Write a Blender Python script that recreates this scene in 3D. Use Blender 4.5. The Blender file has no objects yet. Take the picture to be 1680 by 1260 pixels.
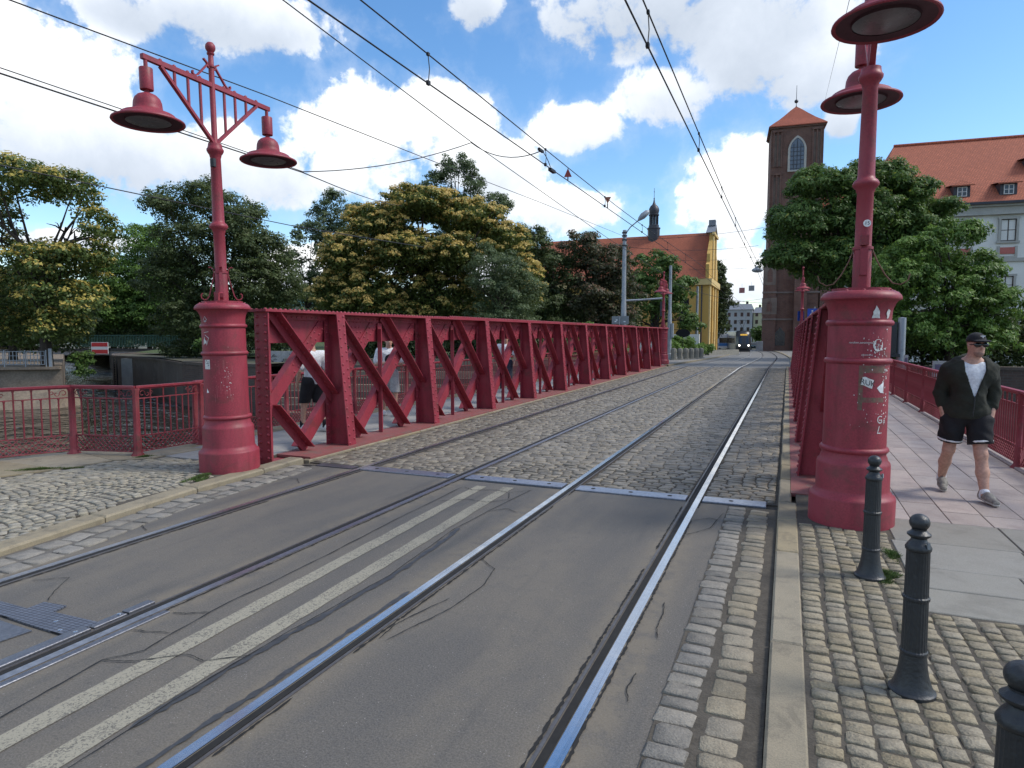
import bpy, bmesh, math, random
import numpy as np
from mathutils import Vector, Matrix

SC = bpy.context.scene
COL = SC.collection
RND = random.Random(11)
NPR = np.random.default_rng(5)
PI = math.pi
rad = math.radians

# ------------------------------------------------------------------ camera
cam_data = bpy.data.cameras.new('camera')
cam = bpy.data.objects.new('camera', cam_data)
COL.objects.link(cam)
cam.location = (0, 0, 1.82)
cam.rotation_euler = (rad(90 - 4.342), 0, rad(22.697))
cam_data.sensor_width = 36
cam_data.lens = 36 * 1080 / 1680
cam_data.clip_start = 0.05
cam_data.clip_end = 5000
SC.camera = cam

# ------------------------------------------------------------------ light
SUN_EL, SUN_AZ = 47, 72          # azimuth clockwise from +Y (down the bridge)
sun_data = bpy.data.lights.new('sun', 'SUN')
sun_data.energy = 2.4
sun_data.angle = rad(17)
sun_data.color = (1.0, 0.95, 0.87)
sun = bpy.data.objects.new('sun', sun_data)
COL.objects.link(sun)
sun.rotation_euler = (rad(90 - SUN_EL), 0, rad(180 - SUN_AZ))
SC.view_settings.view_transform = 'Standard'
SC.view_settings.look = 'None'
SC.view_settings.gamma = 1
SC.view_settings.exposure = 0.36
SC.view_settings.use_curve_mapping = False
SC.cycles.max_bounces = 6
SC.cycles.diffuse_bounces = 3
SC.cycles.glossy_bounces = 3
SC.cycles.transmission_bounces = 3
SC.cycles.transparent_max_bounces = 6
SC.cycles.use_denoising = True


class NT:
    """tiny helper for building node trees"""
    def __init__(s, tree):
        s.t = tree
        s.n = tree.nodes
        s.l = tree.links

    def node(s, kind, **kw):
        n = s.n.new(kind)
        for k, v in kw.items():
            setattr(n, k, v)
        return n

    def put(s, sock, v):
        if isinstance(v, bpy.types.NodeSocket):
            s.l.new(v, sock)
        elif v is not None:
            sock.default_value = v

    def m(s, op, a, b=None, c=None, clamp=False):
        n = s.node('ShaderNodeMath', operation=op, use_clamp=clamp)
        for i, v in enumerate((a, b, c)):
            s.put(n.inputs[i], v)
        return n.outputs[0]

    def noise(s, vec, scale, detail=4, rough=0.55, dist=0.0, out=0):
        n = s.node('ShaderNodeTexNoise')
        s.put(n.inputs['Vector'], vec)
        n.inputs['Scale'].default_value = scale
        n.inputs['Detail'].default_value = detail
        n.inputs['Roughness'].default_value = rough
        n.inputs['Distortion'].default_value = dist
        return n.outputs[out]

    def mix(s, f, a, b, mode='MIX'):
        n = s.node('ShaderNodeMix', data_type='RGBA', blend_type=mode)
        s.put(n.inputs[0], f)
        for i, v in ((6, a), (7, b)):
            if isinstance(v, (tuple, list)):
                v = (*v[:3], 1)
            s.put(n.inputs[i], v)
        return n.outputs[2]

    def ramp(s, f, stops):
        n = s.node('ShaderNodeValToRGB')
        e = n.color_ramp.elements
        while len(e) < len(stops):
            e.new(0.5)
        for i, (p, c) in enumerate(stops):
            e[i].position = p
            e[i].color = (*c[:3], 1) if not isinstance(c, (int, float)) else (c, c, c, 1)
        s.put(n.inputs[0], f)
        return n.outputs[0]

    def step(s, v, lo, hi):
        n = s.node('ShaderNodeMapRange', interpolation_type='SMOOTHSTEP')
        s.put(n.inputs[0], v)
        n.inputs[1].default_value = lo
        n.inputs[2].default_value = hi
        return n.outputs[0]

    def mapping(s, vec, scale=(1, 1, 1), loc=(0, 0, 0), rot=(0, 0, 0)):
        n = s.node('ShaderNodeMapping')
        s.put(n.inputs[0], vec)
        n.inputs['Scale'].default_value = scale
        n.inputs['Location'].default_value = loc
        n.inputs['Rotation'].default_value = rot
        return n.outputs[0]


# ------------------------------------------------------------------ sky with cumulus
world = bpy.data.worlds.new('World')
SC.world = world
world.use_nodes = True
W = NT(world.node_tree)
W.n.clear()
sky = W.node('ShaderNodeTexSky', sky_type='NISHITA')
sky.sun_disc = False
sky.sun_elevation = rad(SUN_EL)
sky.sun_rotation = rad(SUN_AZ)
sky.air_density = 1.0
sky.dust_density = 0.45
sky.ozone_density = 1.6
sky.altitude = 100
tc = W.node('ShaderNodeTexCoord')
sep = W.node('ShaderNodeSeparateXYZ')
W.l.new(tc.outputs['Generated'], sep.inputs[0])
DX, DY, DZ = sep.outputs
az = W.m('MULTIPLY', W.m('ARCTAN2', DX, DY), 180 / PI)
el = W.m('MULTIPLY', W.m('ARCSINE', DZ), 180 / PI)
gen = tc.outputs['Generated']
n_big = W.noise(gen, 5.5, 2, 0.5)
n_mid = W.noise(gen, 15, 9, 0.60, 0.15)
n_fine = W.noise(gen, 46, 5, 0.6)
warp = W.m('MULTIPLY', W.m('SUBTRACT', n_mid, 0.5), 2.0)
# cloud masses: azimuth, elevation, half sizes in degrees, brightness, edge softness
CLOUDS = [
    (-57, 15.8, 7.0, 5.0, 0.9), (-63, 18, 8, 5.0, 0.9), (-54, 13.3, 8.5, 3.2, 0.5), (-47, 13.6, 5.5, 3.0, 0.75),
    (-42, 12.8, 4.5, 2.8, 0.7), (-32.5, 16.8, 6.8, 4.4, 1.1), (-37.5, 14.6, 5.5, 4.2, 1.05), (-28, 16.8, 4.6, 4.2, 1.1),
    (-24.5, 13.5, 5.0, 2.6, 0.7), (-45, 23, 8.5, 2.4, 0.45), (-52, 22.3, 4, 1.8, 0.4), (-25.8, 25.6, 2.8, 2.4, 0.45),
    (-17.3, 17.0, 4.3, 2.3, 0.85), (-10, 19, 4.6, 2.5, 0.75), (-10, 25, 12, 4.0, 0.35), (-2.5, 22, 7.5, 4.8, 0.35),
    (1.5, 19.8, 4.8, 3.4, 0.6), (-18.5, 10.6, 5.5, 2.2, 0.9), (-4.0, 11.0, 4.6, 4.4, 0.95), (-3.0, 5, 4.5, 3.4, 0.9),
    (-39, 5.0, 7, 2.2, 0.8), (-55, 6.6, 5, 0.9, 0.7), (-28, 6.0, 8, 2.8, 0.85), (-14, 5, 8, 2.6, 0.85), (3.2, 15.9, 1.4, 1.8, 0.5),
]
Fm, Sw, Ww = None, None, None
for a0, e0, ra, re, br in CLOUDS:
    u = W.m('DIVIDE', W.m('SUBTRACT', az, a0), ra)
    v = W.m('DIVIDE', W.m('SUBTRACT', el, e0), re)
    d2 = W.m('ADD', W.m('MULTIPLY', u, u), W.m('MULTIPLY', v, v))
    w = W.m('SUBTRACT', 1.0, d2)
    Fm = w if Fm is None else W.m('SMOOTH_MAX', Fm, w, 0.25)
    wp = W.m('DIVIDE', 1.0, W.m('ADD', 0.08, W.m('MULTIPLY', d2, d2)))
    sh = W.m('ADD', W.m('MULTIPLY', v, 0.42), br)
    t = W.m('MULTIPLY', wp, sh)
    Sw = t if Sw is None else W.m('ADD', Sw, t)
    Ww = wp if Ww is None else W.m('ADD', Ww, wp)
shade = W.m('DIVIDE', Sw, Ww)
# scattered clouds all round the rest of the sky
rest = W.m('MULTIPLY', W.step(W.m('ABSOLUTE', W.m('ADD', az, 20)), 44, 58), 1.0)
rest = W.m('MAXIMUM', rest, W.step(el, 28, 34))
broken = W.m('MULTIPLY', W.m('SUBTRACT', n_big, 0.52), 7.0)
broken = W.m('SUBTRACT', broken, W.m('MULTIPLY', W.m('SUBTRACT', 1.0, rest), 20.0))
Fm = W.m('MAXIMUM', Fm, broken)
field = W.m('ADD', W.m('ADD', Fm, W.m('MULTIPLY', warp, 1.75)), W.m('MULTIPLY', W.m('SUBTRACT', n_fine, 0.5), 0.55))
dens = W.step(field, -0.05, 0.55)
veil = W.m('MULTIPLY', W.step(W.m('ADD', field, W.m('MULTIPLY', warp, 1.6)), -1.2, 1.2), 0.22)
dens = W.m('MAXIMUM', dens, veil)
lit = W.m('ADD', shade, W.m('MULTIPLY', warp, 0.55))
lit = W.m('ADD', lit, W.m('MULTIPLY', W.m('SUBTRACT', 0.45, field), 0.12))
cl_col = W.ramp(lit, [(0.0, (4.2, 4.8, 5.7)), (0.42, (5.7, 6.3, 7.2)), (0.78, (7.9, 8.3, 8.8)), (1.05, (9.8, 9.9, 9.9))])
hs = W.node('ShaderNodeHueSaturation')
hs.inputs['Saturation'].default_value = 1.24
hs.inputs['Value'].default_value = 1.6
W.l.new(sky.outputs[0], hs.inputs['Color'])
final = W.mix(dens, hs.outputs[0], cl_col)
bg = W.node('ShaderNodeBackground')
bg.inputs['Strength'].default_value = 0.105
W.l.new(final, bg.inputs['Color'])
wo = W.node('ShaderNodeOutputWorld')
W.l.new(bg.outputs[0], wo.inputs[0])
world.cycles.sampling_method = 'MANUAL'
world.cycles.sample_map_resolution = 512


# ------------------------------------------------------------------ materials
MATS = {}


def mat(name, col, rough=0.7, metal=0.0, var=0.15, vscale=3.0, bump=0.0, bscale=40.0, col2=None, spec=0.5, streak=None, fade=None,
        objrand=0.0, tint=False, dirt=None, dscale=1.2, damt=0.5, coord='Object', stretch=(1, 1, 1)):
    """Principled paint/stone with large scale mottling, fine grain, optional per-object or per-piece variation."""
    if name in MATS:
        return MATS[name]
    m = bpy.data.materials.new(name)
    m.use_nodes = True
    T = NT(m.node_tree)
    b = m.node_tree.nodes['Principled BSDF']
    tco = T.node('ShaderNodeTexCoord')
    vec = tco.outputs['Object' if coord == 'World' else coord]
    if coord == 'World':
        vec = T.node('ShaderNodeNewGeometry').outputs['Position']
    vec = T.mapping(vec, stretch)
    n1 = T.noise(vec, vscale, 6, 0.6)
    c2 = col2 if col2 else tuple(c * 0.55 for c in col)
    f = T.step(n1, 0.32, 0.70)
    base = T.mix(T.m('MULTIPLY', f, min(1, var * 2.2)), col, c2)
    n2 = T.noise(vec, bscale, 3, 0.6)
    base = T.mix(0.30 if var > 0.05 else 0.08, base, T.mix(T.step(n2, 0.3, 0.7), tuple(c * 0.5 for c in col), tuple(min(1, c * 1.45) for c in col)))
    if dirt:
        n3 = T.noise(vec, dscale, 7, 0.68, 0.4)
        base = T.mix(T.m('MULTIPLY', T.step(n3, 0.5, 0.66), damt), base, dirt)
    if fade:
        nf = T.noise(T.mapping(vec, (1, 1, 0.6), (3.1, 1.7, 0.4)), 1.3, 7, 0.7, 0.5)
        base = T.mix(T.m('MULTIPLY', T.step(nf, 0.44, 0.64), 0.7), base, fade)
    if streak:
        mp = T.mapping(vec, streak)
        n4 = T.noise(mp, 1.0, 5, 0.6)
        base = T.mix(T.m('MULTIPLY', T.step(n4, 0.5, 0.75), 0.45), base, tuple(c * 0.5 for c in col))
    if objrand or tint:
        oi = T.node('ShaderNodeObjectInfo')
        r = oi.outputs['Random']
        if tint:
            at = T.node('ShaderNodeAttribute', attribute_name='tint')
            r = T.m('FRACT', T.m('ADD', r, at.outputs['Fac']))
        k = T.m('ADD', T.m('MULTIPLY', r, objrand * 2), 1 - objrand)
        r2 = T.m('FRACT', T.m('MULTIPLY', r, 7.31))
        hsn = T.node('ShaderNodeHueSaturation')
        T.put(hsn.inputs['Value'], k)
        T.put(hsn.inputs['Saturation'], T.m('ADD', T.m('MULTIPLY', r2, 0.3), 0.85))
        T.l.new(base, hsn.inputs['Color'])
        base = hsn.outputs[0]
    T.l.new(base, b.inputs['Base Color'])
    rr = T.m('ADD', T.m('MULTIPLY', T.m('SUBTRACT', n1, 0.5), 0.3), rough, clamp=True)
    T.l.new(rr, b.inputs['Roughness'])
    b.inputs['Metallic'].default_value = metal
    b.inputs['Specular IOR Level'].default_value = spec
    if bump:
        bn = T.node('ShaderNodeBump')
        bn.inputs['Strength'].default_value = min(1, bump)
        bn.inputs['Distance'].default_value = 0.01
        T.l.new(T.m('ADD', n2, T.m('MULTIPLY', n1, 0.6)), bn.inputs['Height'])
        T.l.new(bn.outputs[0], b.inputs['Normal'])
    MATS[name] = m
    return m


RED = mat('red_paint', (0.262, 0.030, 0.046), 0.50, var=0.16, vscale=2.2, bump=0.12, bscale=60, col2=(0.185, 0.022, 0.034),
          dirt=(0.105, 0.036, 0.030), dscale=3.5, damt=0.55, streak=(9, 9, 0.9), spec=0.4, fade=(0.295, 0.046, 0.064))
RED_WORN = mat('worn_red_paint', (0.225, 0.030, 0.042), 0.6, var=0.25, vscale=4, bump=0.3, bscale=50, col2=(0.15, 0.027, 0.03),
               dirt=(0.10, 0.048, 0.036), dscale=6, damt=0.7, spec=0.35, fade=(0.30, 0.075, 0.085))
RED_FLOOR = mat('red_floor_plate', (0.24, 0.065, 0.062), 0.75, var=0.3, vscale=6, bump=0.4, bscale=90, col2=(0.19, 0.095, 0.08),
                dirt=(0.14, 0.11, 0.09), dscale=5, damt=0.7)
ASPHALT = None
STEEL = mat('polished_rail', (0.62, 0.63, 0.65), 0.20, 1.0, var=0.04, vscale=4, bscale=30, streak=(60, 0.6, 60))
STEEL_D = mat('dull_steel', (0.20, 0.205, 0.225), 0.42, 0.85, var=0.25, vscale=7, bump=0.15, bscale=60, col2=(0.13, 0.13, 0.15))
RAIL_SIDE = mat('rail_lip_steel', (0.16, 0.15, 0.145), 0.5, 0.7, var=0.3, vscale=5, col2=(0.09, 0.07, 0.06))
GROOVE = mat('rail_groove_dirt', (0.012, 0.011, 0.010), 0.9, var=0.3, vscale=8)
PLATE = mat('joint_plate_steel', (0.36, 0.385, 0.45), 0.34, 0.8, var=0.25, vscale=3, col2=(0.17, 0.18, 0.22), bump=0.1)
CRACK = mat('crack_filler', (0.013, 0.012, 0.011), 0.9, var=0.2)
TAR = mat('tar_seal', (0.045, 0.046, 0.048), 0.5, var=0.3, vscale=12, bscale=30, bump=0.3)
MORTAR = mat('sett_mortar', (0.082, 0.070, 0.054), 0.95, var=0.4, vscale=9, bump=0.6, bscale=70, coord='World')
SETT_Y = mat('yellowish_sett', (0.25, 0.215, 0.155), 0.75, var=0.35, vscale=14, bump=0.8, bscale=90, col2=(0.17, 0.145, 0.105), objrand=0.18, tint=True, coord='World')
SETT = mat('granite_sett', (0.225, 0.205, 0.172), 0.72, var=0.35, vscale=14, bump=0.8, bscale=90, col2=(0.13, 0.122, 0.11), objrand=0.25, tint=True, coord='World')
SETT_DECK = mat('worn_deck_sett', (0.200, 0.172, 0.128), 0.50, var=0.3, vscale=9, bump=0.5, bscale=80, col2=(0.115, 0.105, 0.09), objrand=0.30, tint=True, coord='World')
COBBLE = mat('yellow_grey_cobble', (0.262, 0.222, 0.152), 0.78, var=0.4, vscale=22, bump=1.0, bscale=70, col2=(0.185, 0.155, 0.105), objrand=0.15, tint=True, coord='World')
COBBLE_L = mat('fan_cobble', (0.285, 0.255, 0.195), 0.75, var=0.3, vscale=16, bump=0.6, bscale=80, col2=(0.17, 0.155, 0.125), objrand=0.20, tint=True, coord='World')
KERB = mat('granite_kerb', (0.270, 0.224, 0.146), 0.75, var=0.3, vscale=5, bump=0.3, bscale=120, col2=(0.19, 0.165, 0.115), dirt=(0.10, 0.085, 0.062), dscale=4, damt=0.5, objrand=0.1, coord='World')
SLAB_GREY = mat('grey_granite_slab', (0.235, 0.222, 0.190), 0.65, var=0.2, vscale=4, bump=0.2, bscale=150, col2=(0.18, 0.17, 0.148), dirt=(0.14, 0.13, 0.11), dscale=2.5, damt=0.5, objrand=0.08, coord='World')
SLAB_PINK = mat('pink_granite_slab', (0.36, 0.308, 0.275), 0.65, var=0.25, vscale=3, bump=0.3, bscale=110, col2=(0.26, 0.21, 0.205), dirt=(0.2, 0.17, 0.16), dscale=3, damt=0.4, objrand=0.10, coord='World')
SLAB_LIGHT = mat('light_grey_slab', (0.31, 0.295, 0.275), 0.65, var=0.2, vscale=4, bump=0.2, bscale=120, dirt=(0.2, 0.2, 0.19), dscale=3, damt=0.4, objrand=0.1, coord='World')
IRON = mat('black_cast_iron', (0.018, 0.021, 0.025), 0.42, 0.0, var=0.3, vscale=12, bump=0.35, bscale=60, col2=(0.028, 0.03, 0.032), spec=0.5)
GLASS_LAMP = mat('frosted_lamp_glass', (0.13, 0.13, 0.14), 0.3, var=0.1, vscale=8)
STEEL_L = mat('worn_rail', (0.40, 0.39, 0.40), 0.36, 0.95, var=0.2, vscale=4, bscale=30, streak=(60, 0.6, 60))
MOSS = mat('moss', (0.065, 0.125, 0.020), 0.9, var=0.4, vscale=20, col2=(0.09, 0.075, 0.035))
WHITE = mat('white_paint', (0.72, 0.72, 0.72), 0.6, var=0.08)
PAPER = mat('sticker_paper', (0.62, 0.61, 0.59), 0.7, var=0.25, vscale=25, col2=(0.40, 0.38, 0.37))
INK = mat('black_ink', (0.02, 0.02, 0.025), 0.6, var=0.05)
GLUE = mat('tape_residue', (0.115, 0.085, 0.055), 0.7, var=0.5, vscale=22, col2=(0.22, 0.05, 0.055))
WIRE = mat('copper_wire', (0.014, 0.014, 0.016), 0.6, 0.0, var=0.1)
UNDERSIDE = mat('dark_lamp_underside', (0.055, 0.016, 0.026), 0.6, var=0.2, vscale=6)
GALV = mat('galvanised_pole', (0.30, 0.325, 0.35), 0.5, 0.3, var=0.2, vscale=2, col2=(0.22, 0.25, 0.28), dirt=(0.14, 0.15, 0.16), dscale=2)
CONCRETE = mat('old_concrete', (0.105, 0.082, 0.066), 0.9, var=0.4, vscale=0.6, bump=0.6, bscale=12, col2=(0.075, 0.062, 0.055), dirt=(0.16, 0.145, 0.125), dscale=0.8, damt=0.4, streak=(1.6, 1.6, 0.25), coord='World')
CONCRETE_L = mat('pale_concrete', (0.32, 0.32, 0.32), 0.85, var=0.3, vscale=1.5, bump=0.3, bscale=20, streak=(2, 2, 0.3), coord='World')
SANDSTONE = mat('tan_masonry', (0.235, 0.185, 0.135), 0.9, var=0.4, vscale=1.0, bump=0.5, bscale=9, col2=(0.15, 0.115, 0.085), dirt=(0.10, 0.085, 0.075), dscale=0.7, damt=0.5, coord='World')
YELLOW = mat('ochre_render', (0.52, 0.325, 0.085), 0.85, var=0.2, vscale=0.5, col2=(0.42, 0.26, 0.075), streak=(1.5, 1.5, 0.15))
YELLOW_L = mat('pale_ochre_trim', (0.62, 0.46, 0.20), 0.8, var=0.15, vscale=0.8)
RENDER_W = mat('pale_render', (0.74, 0.73, 0.67), 0.9, var=0.12, vscale=0.4, col2=(0.66, 0.65, 0.60), streak=(0.8, 0.8, 0.1))
TRIM_G = mat('stone_trim', (0.42, 0.41, 0.37), 0.85, var=0.2, vscale=2)
PINKP = mat('pink_panel', (0.46, 0.145, 0.12), 0.85, var=0.15, vscale=3)
SLATE = mat('dark_copper', (0.045, 0.047, 0.058), 0.5, 0.2, var=0.3, vscale=3, streak=(6, 6, 0.5))
DARKW = mat('dark_window_glass', (0.02, 0.024, 0.03), 0.1, var=0.1, spec=0.8)
FRAME_W = mat('white_window_frame', (0.6, 0.6, 0.58), 0.6, var=0.05)
FRAME_D = mat('brown_window_frame', (0.05, 0.035, 0.028), 0.6, var=0.1)
BARK = mat('bark', (0.055, 0.042, 0.032), 0.95, var=0.5, vscale=5, bump=0.8, bscale=25, stretch=(1, 1, 0.3))
LAWN = mat('lawn', (0.05, 0.085, 0.022), 0.95, var=0.4, vscale=0.8, bump=0.6, bscale=20, col2=(0.085, 0.085, 0.035), coord='World')
SOIL = mat('bank_ground', (0.10, 0.088, 0.065), 0.95, var=0.4, vscale=0.4, bump=0.5, bscale=6, col2=(0.055, 0.07, 0.03), coord='World')
FAR_ROAD = mat('far_road_setts', (0.16, 0.155, 0.145), 0.6, var=0.3, vscale=1.2, bump=0.8, bscale=9, col2=(0.12, 0.115, 0.11), coord='World', stretch=(1, 1, 1))
PAVE_FAR = mat('far_pavement', (0.205, 0.195, 0.18), 0.8, var=0.2, vscale=0.8, bump=0.3, bscale=6, coord='World')


def tile_roof_mat(name, col, sx, sz):
    """clay tiles: rows down the slope with jittered colour"""
    m = bpy.data.materials.new(name)
    m.use_nodes = True
    T = NT(m.node_tree)
    b = m.node_tree.nodes['Principled BSDF']
    tco = T.node('ShaderNodeTexCoord')
    vec = tco.outputs['Object']
    br = T.node('ShaderNodeTexBrick')
    br.offset = 0.5
    sp = T.node('ShaderNodeSeparateXYZ')
    T.l.new(vec, sp.inputs[0])
    cb = T.node('ShaderNodeCombineXYZ')
    T.l.new(T.m('ADD', sp.outputs[0], T.m('MULTIPLY', sp.outputs[1], 0.0)), cb.inputs[0])
    T.l.new(sp.outputs[2], cb.inputs[1])
    T.l.new(cb.outputs[0], br.inputs['Vector'])
    br.inputs['Scale'].default_value = 1.0
    br.inputs['Brick Width'].default_value = sx
    br.inputs['Row Height'].default_value = sz
    br.inputs['Mortar Size'].default_value = 0.02
    br.inputs['Mortar Smooth'].default_value = 0.3
    br.inputs['Color1'].default_value = (*col, 1)
    br.inputs['Color2'].default_value = (*[c * 0.78 for c in col], 1)
    br.inputs['Mortar'].default_value = (*[c * 0.4 for c in col], 1)
    n = T.noise(vec, 0.35, 6, 0.65)
    base = T.mix(T.m('MULTIPLY', T.step(n, 0.4, 0.7), 0.5), br.outputs['Color'], tuple(c * 0.62 for c in col))
    T.l.new(base, b.inputs['Base Color'])
    b.inputs['Roughness'].default_value = 0.85
    bn = T.node('ShaderNodeBump')
    bn.inputs['Strength'].default_value = 0.6
    bn.inputs['Distance'].default_value = 0.03
    T.l.new(br.outputs['Fac'], bn.inputs['Height'])
    bn.invert = True
    T.l.new(bn.outputs[0], b.inputs['Normal'])
    return m


TILE_R = tile_roof_mat('red_clay_tiles', (0.46, 0.132, 0.070), 0.18, 0.13)
TILE_T = tile_roof_mat('tower_clay_tiles', (0.38, 0.095, 0.05), 0.30, 0.25)


def brick_mat(name, c1, c2, mort, bw, bh):
    m = bpy.data.materials.new(name)
    m.use_nodes = True
    T = NT(m.node_tree)
    b = m.node_tree.nodes['Principled BSDF']
    vec = T.node('ShaderNodeTexCoord').outputs['Object']
    sp = T.node('ShaderNodeSeparateXYZ')
    T.l.new(vec, sp.inputs[0])
    cb = T.node('ShaderNodeCombineXYZ')
    T.l.new(T.m('ADD', sp.outputs[0], sp.outputs[1]), cb.inputs[0])
    T.l.new(sp.outputs[2], cb.inputs[1])
    br = T.node('ShaderNodeTexBrick')
    T.l.new(cb.outputs[0], br.inputs['Vector'])
    br.inputs['Scale'].default_value = 1.0
    br.inputs['Brick Width'].default_value = bw
    br.inputs['Row Height'].default_value = bh
    br.inputs['Mortar Size'].default_value = bh * 0.12
    br.inputs['Color1'].default_value = (*c1, 1)
    br.inputs['Color2'].default_value = (*c2, 1)
    br.inputs['Mortar'].default_value = (*mort, 1)
    n = T.noise(vec, 0.5, 7, 0.7)
    base = T.mix(T.m('MULTIPLY', T.step(n, 0.42, 0.68), 0.6), br.outputs['Color'], tuple(c * 0.5 for c in c1))
    n2 = T.noise(T.mapping(vec, (1.2, 1.2, 0.2)), 1.2, 5, 0.6)
    base = T.mix(T.m('MULTIPLY', T.step(n2, 0.5, 0.72), 0.35), base, tuple(min(1, c * 1.5) for c in c2))
    T.l.new(base, b.inputs['Base Color'])
    b.inputs['Roughness'].default_value = 0.92
    bn = T.node('ShaderNodeBump')
    bn.inputs['Strength'].default_value = 0.4
    bn.inputs['Distance'].default_value = 0.02
    T.l.new(T.m('ADD', T.m('MULTIPLY', br.outputs['Fac'], -1), n2), bn.inputs['Height'])
    T.l.new(bn.outputs[0], b.inputs['Normal'])
    return m


BRICK_T = brick_mat('tower_brick', (0.170, 0.084, 0.062), (0.122, 0.063, 0.050), (0.15, 0.12, 0.10), 0.5, 0.18)
BRICK_Q = brick_mat('quay_brick', (0.115, 0.075, 0.058), (0.08, 0.056, 0.046), (0.10, 0.09, 0.08), 0.4, 0.14)


def asphalt_mat():
    m = bpy.data.materials.new('asphalt')
    m.use_nodes = True
    T = NT(m.node_tree)
    b = m.node_tree.nodes['Principled BSDF']
    pos = T.node('ShaderNodeNewGeometry').outputs['Position']
    big = T.noise(T.mapping(pos, (1.3, 0.35, 1)), 1.1, 6, 0.6, 0.3)
    mid = T.noise(pos, 6, 6, 0.65)
    fine = T.noise(pos, 95, 4, 0.85)
    base = T.mix(T.step(big, 0.36, 0.64), (0.088, 0.080, 0.069), (0.142, 0.121, 0.091))
    base = T.mix(T.m('MULTIPLY', T.step(mid, 0.45, 0.75), 0.45), base, (0.060, 0.060, 0.060))
    base = T.mix(0.42, base, T.mix(T.step(fine, 0.3, 0.72), (0.015, 0.015, 0.015), (0.24, 0.22, 0.195)))
    v = T.node('ShaderNodeTexVoronoi', feature='F1')
    T.put(v.inputs['Vector'], pos)
    v.inputs['Scale'].default_value = 42
    chip = T.m('LESS_THAN', v.outputs['Distance'], 0.115)
    sel = T.m('GREATER_THAN', T.noise(pos, 9, 2), 0.56)
    base = T.mix(T.m('MULTIPLY', T.m('MULTIPLY', chip, sel), 0.75), base, (0.36, 0.34, 0.31))
    # sandy dust trodden in beside the rails, and oily darker lanes
    sx = T.node('ShaderNodeSeparateXYZ')
    T.l.new(pos, sx.inputs[0])
    dmin = None
    for rx in (-0.87, -2.34, -3.8, -5.29):
        dd = T.m('ABSOLUTE', T.m('SUBTRACT', sx.outputs[0], rx))
        dmin = dd if dmin is None else T.m('MINIMUM', dmin, dd)
    edge = T.m('ADD', dmin, T.m('MULTIPLY', T.m('SUBTRACT', big, 0.5), 0.5))
    dust = T.m('SUBTRACT', 1.0, T.step(edge, 0.08, 0.26))
    base = T.mix(T.m('MULTIPLY', dust, T.m('MULTIPLY', T.step(mid, 0.3, 0.6), 0.55)), base, (0.205, 0.168, 0.115))
    oil = T.noise(T.mapping(pos, (2.6, 0.25, 1)), 1.0, 5, 0.6)
    base = T.mix(T.m('MULTIPLY', T.step(oil, 0.56, 0.72), 0.5), base, (0.052, 0.052, 0.052))
    spots = T.noise(pos, 26, 3, 0.6)
    base = T.mix(T.m('MULTIPLY', T.step(spots, 0.58, 0.7), 0.35), base, (0.055, 0.052, 0.048))
    T.l.new(base, b.inputs['Base Color'])
    b.inputs['Roughness'].default_value = 0.72
    bn = T.node('ShaderNodeBump')
    bn.inputs['Strength'].default_value = 0.45
    bn.inputs['Distance'].default_value = 0.006
    T.l.new(T.m('ADD', fine, T.m('MULTIPLY', mid, 0.8)), bn.inputs['Height'])
    T.l.new(bn.outputs[0], b.inputs['Normal'])
    return m


ASPHALT = asphalt_mat()


def line_mat():
    """worn cream road paint rubbed through to the asphalt"""
    m = bpy.data.materials.new('worn_line_paint')
    m.use_nodes = True
    T = NT(m.node_tree)
    b = m.node_tree.nodes['Principled BSDF']
    pos = T.node('ShaderNodeNewGeometry').outputs['Position']
    n = T.noise(pos, 75, 3, 0.6, 0.8)
    big = T.noise(pos, 2.5, 4, 0.6)
    thr = T.m('ADD', n, T.m('MULTIPLY', T.m('SUBTRACT', big, 0.5), 0.35))
    base = T.mix(T.step(thr, 0.36, 0.52), (0.125, 0.115, 0.095), (0.285, 0.262, 0.200))
    T.l.new(base, b.inputs['Base Color'])
    b.inputs['Roughness'].default_value = 0.8
    bn = T.node('ShaderNodeBump')
    bn.inputs['Strength'].default_value = 0.5
    bn.inputs['Distance'].default_value = 0.004
    T.l.new(n, bn.inputs['Height'])
    T.l.new(bn.outputs[0], b.inputs['Normal'])
    return m


LINE = line_mat()


def water_mat():
    m = bpy.data.materials.new('river_water')
    m.use_nodes = True
    T = NT(m.node_tree)
    b = m.node_tree.nodes['Principled BSDF']
    pos = T.node('ShaderNodeNewGeometry').outputs['Position']
    b.inputs['Base Color'].default_value = (0.022, 0.019, 0.014, 1)
    b.inputs['Roughness'].default_value = 0.03
    b.inputs['IOR'].default_value = 1.33
    n1 = T.noise(T.mapping(pos, (0.75, 1.0, 1), (0, 0, 0), (0, 0, 0.6)), 0.85, 2, 0.45, 0.4)
    n2 = T.noise(pos, 2.6, 2, 0.5)
    n2 = T.m('MULTIPLY', n2, 0.25)
    bn = T.node('ShaderNodeBump')
    bn.inputs['Strength'].default_value = 1.0
    bn.inputs['Distance'].default_value = 0.55
    T.l.new(T.m('ADD', n1, n2), bn.inputs['Height'])
    T.l.new(bn.outputs[0], b.inputs['Normal'])
    return m


WATER = water_mat()


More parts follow.
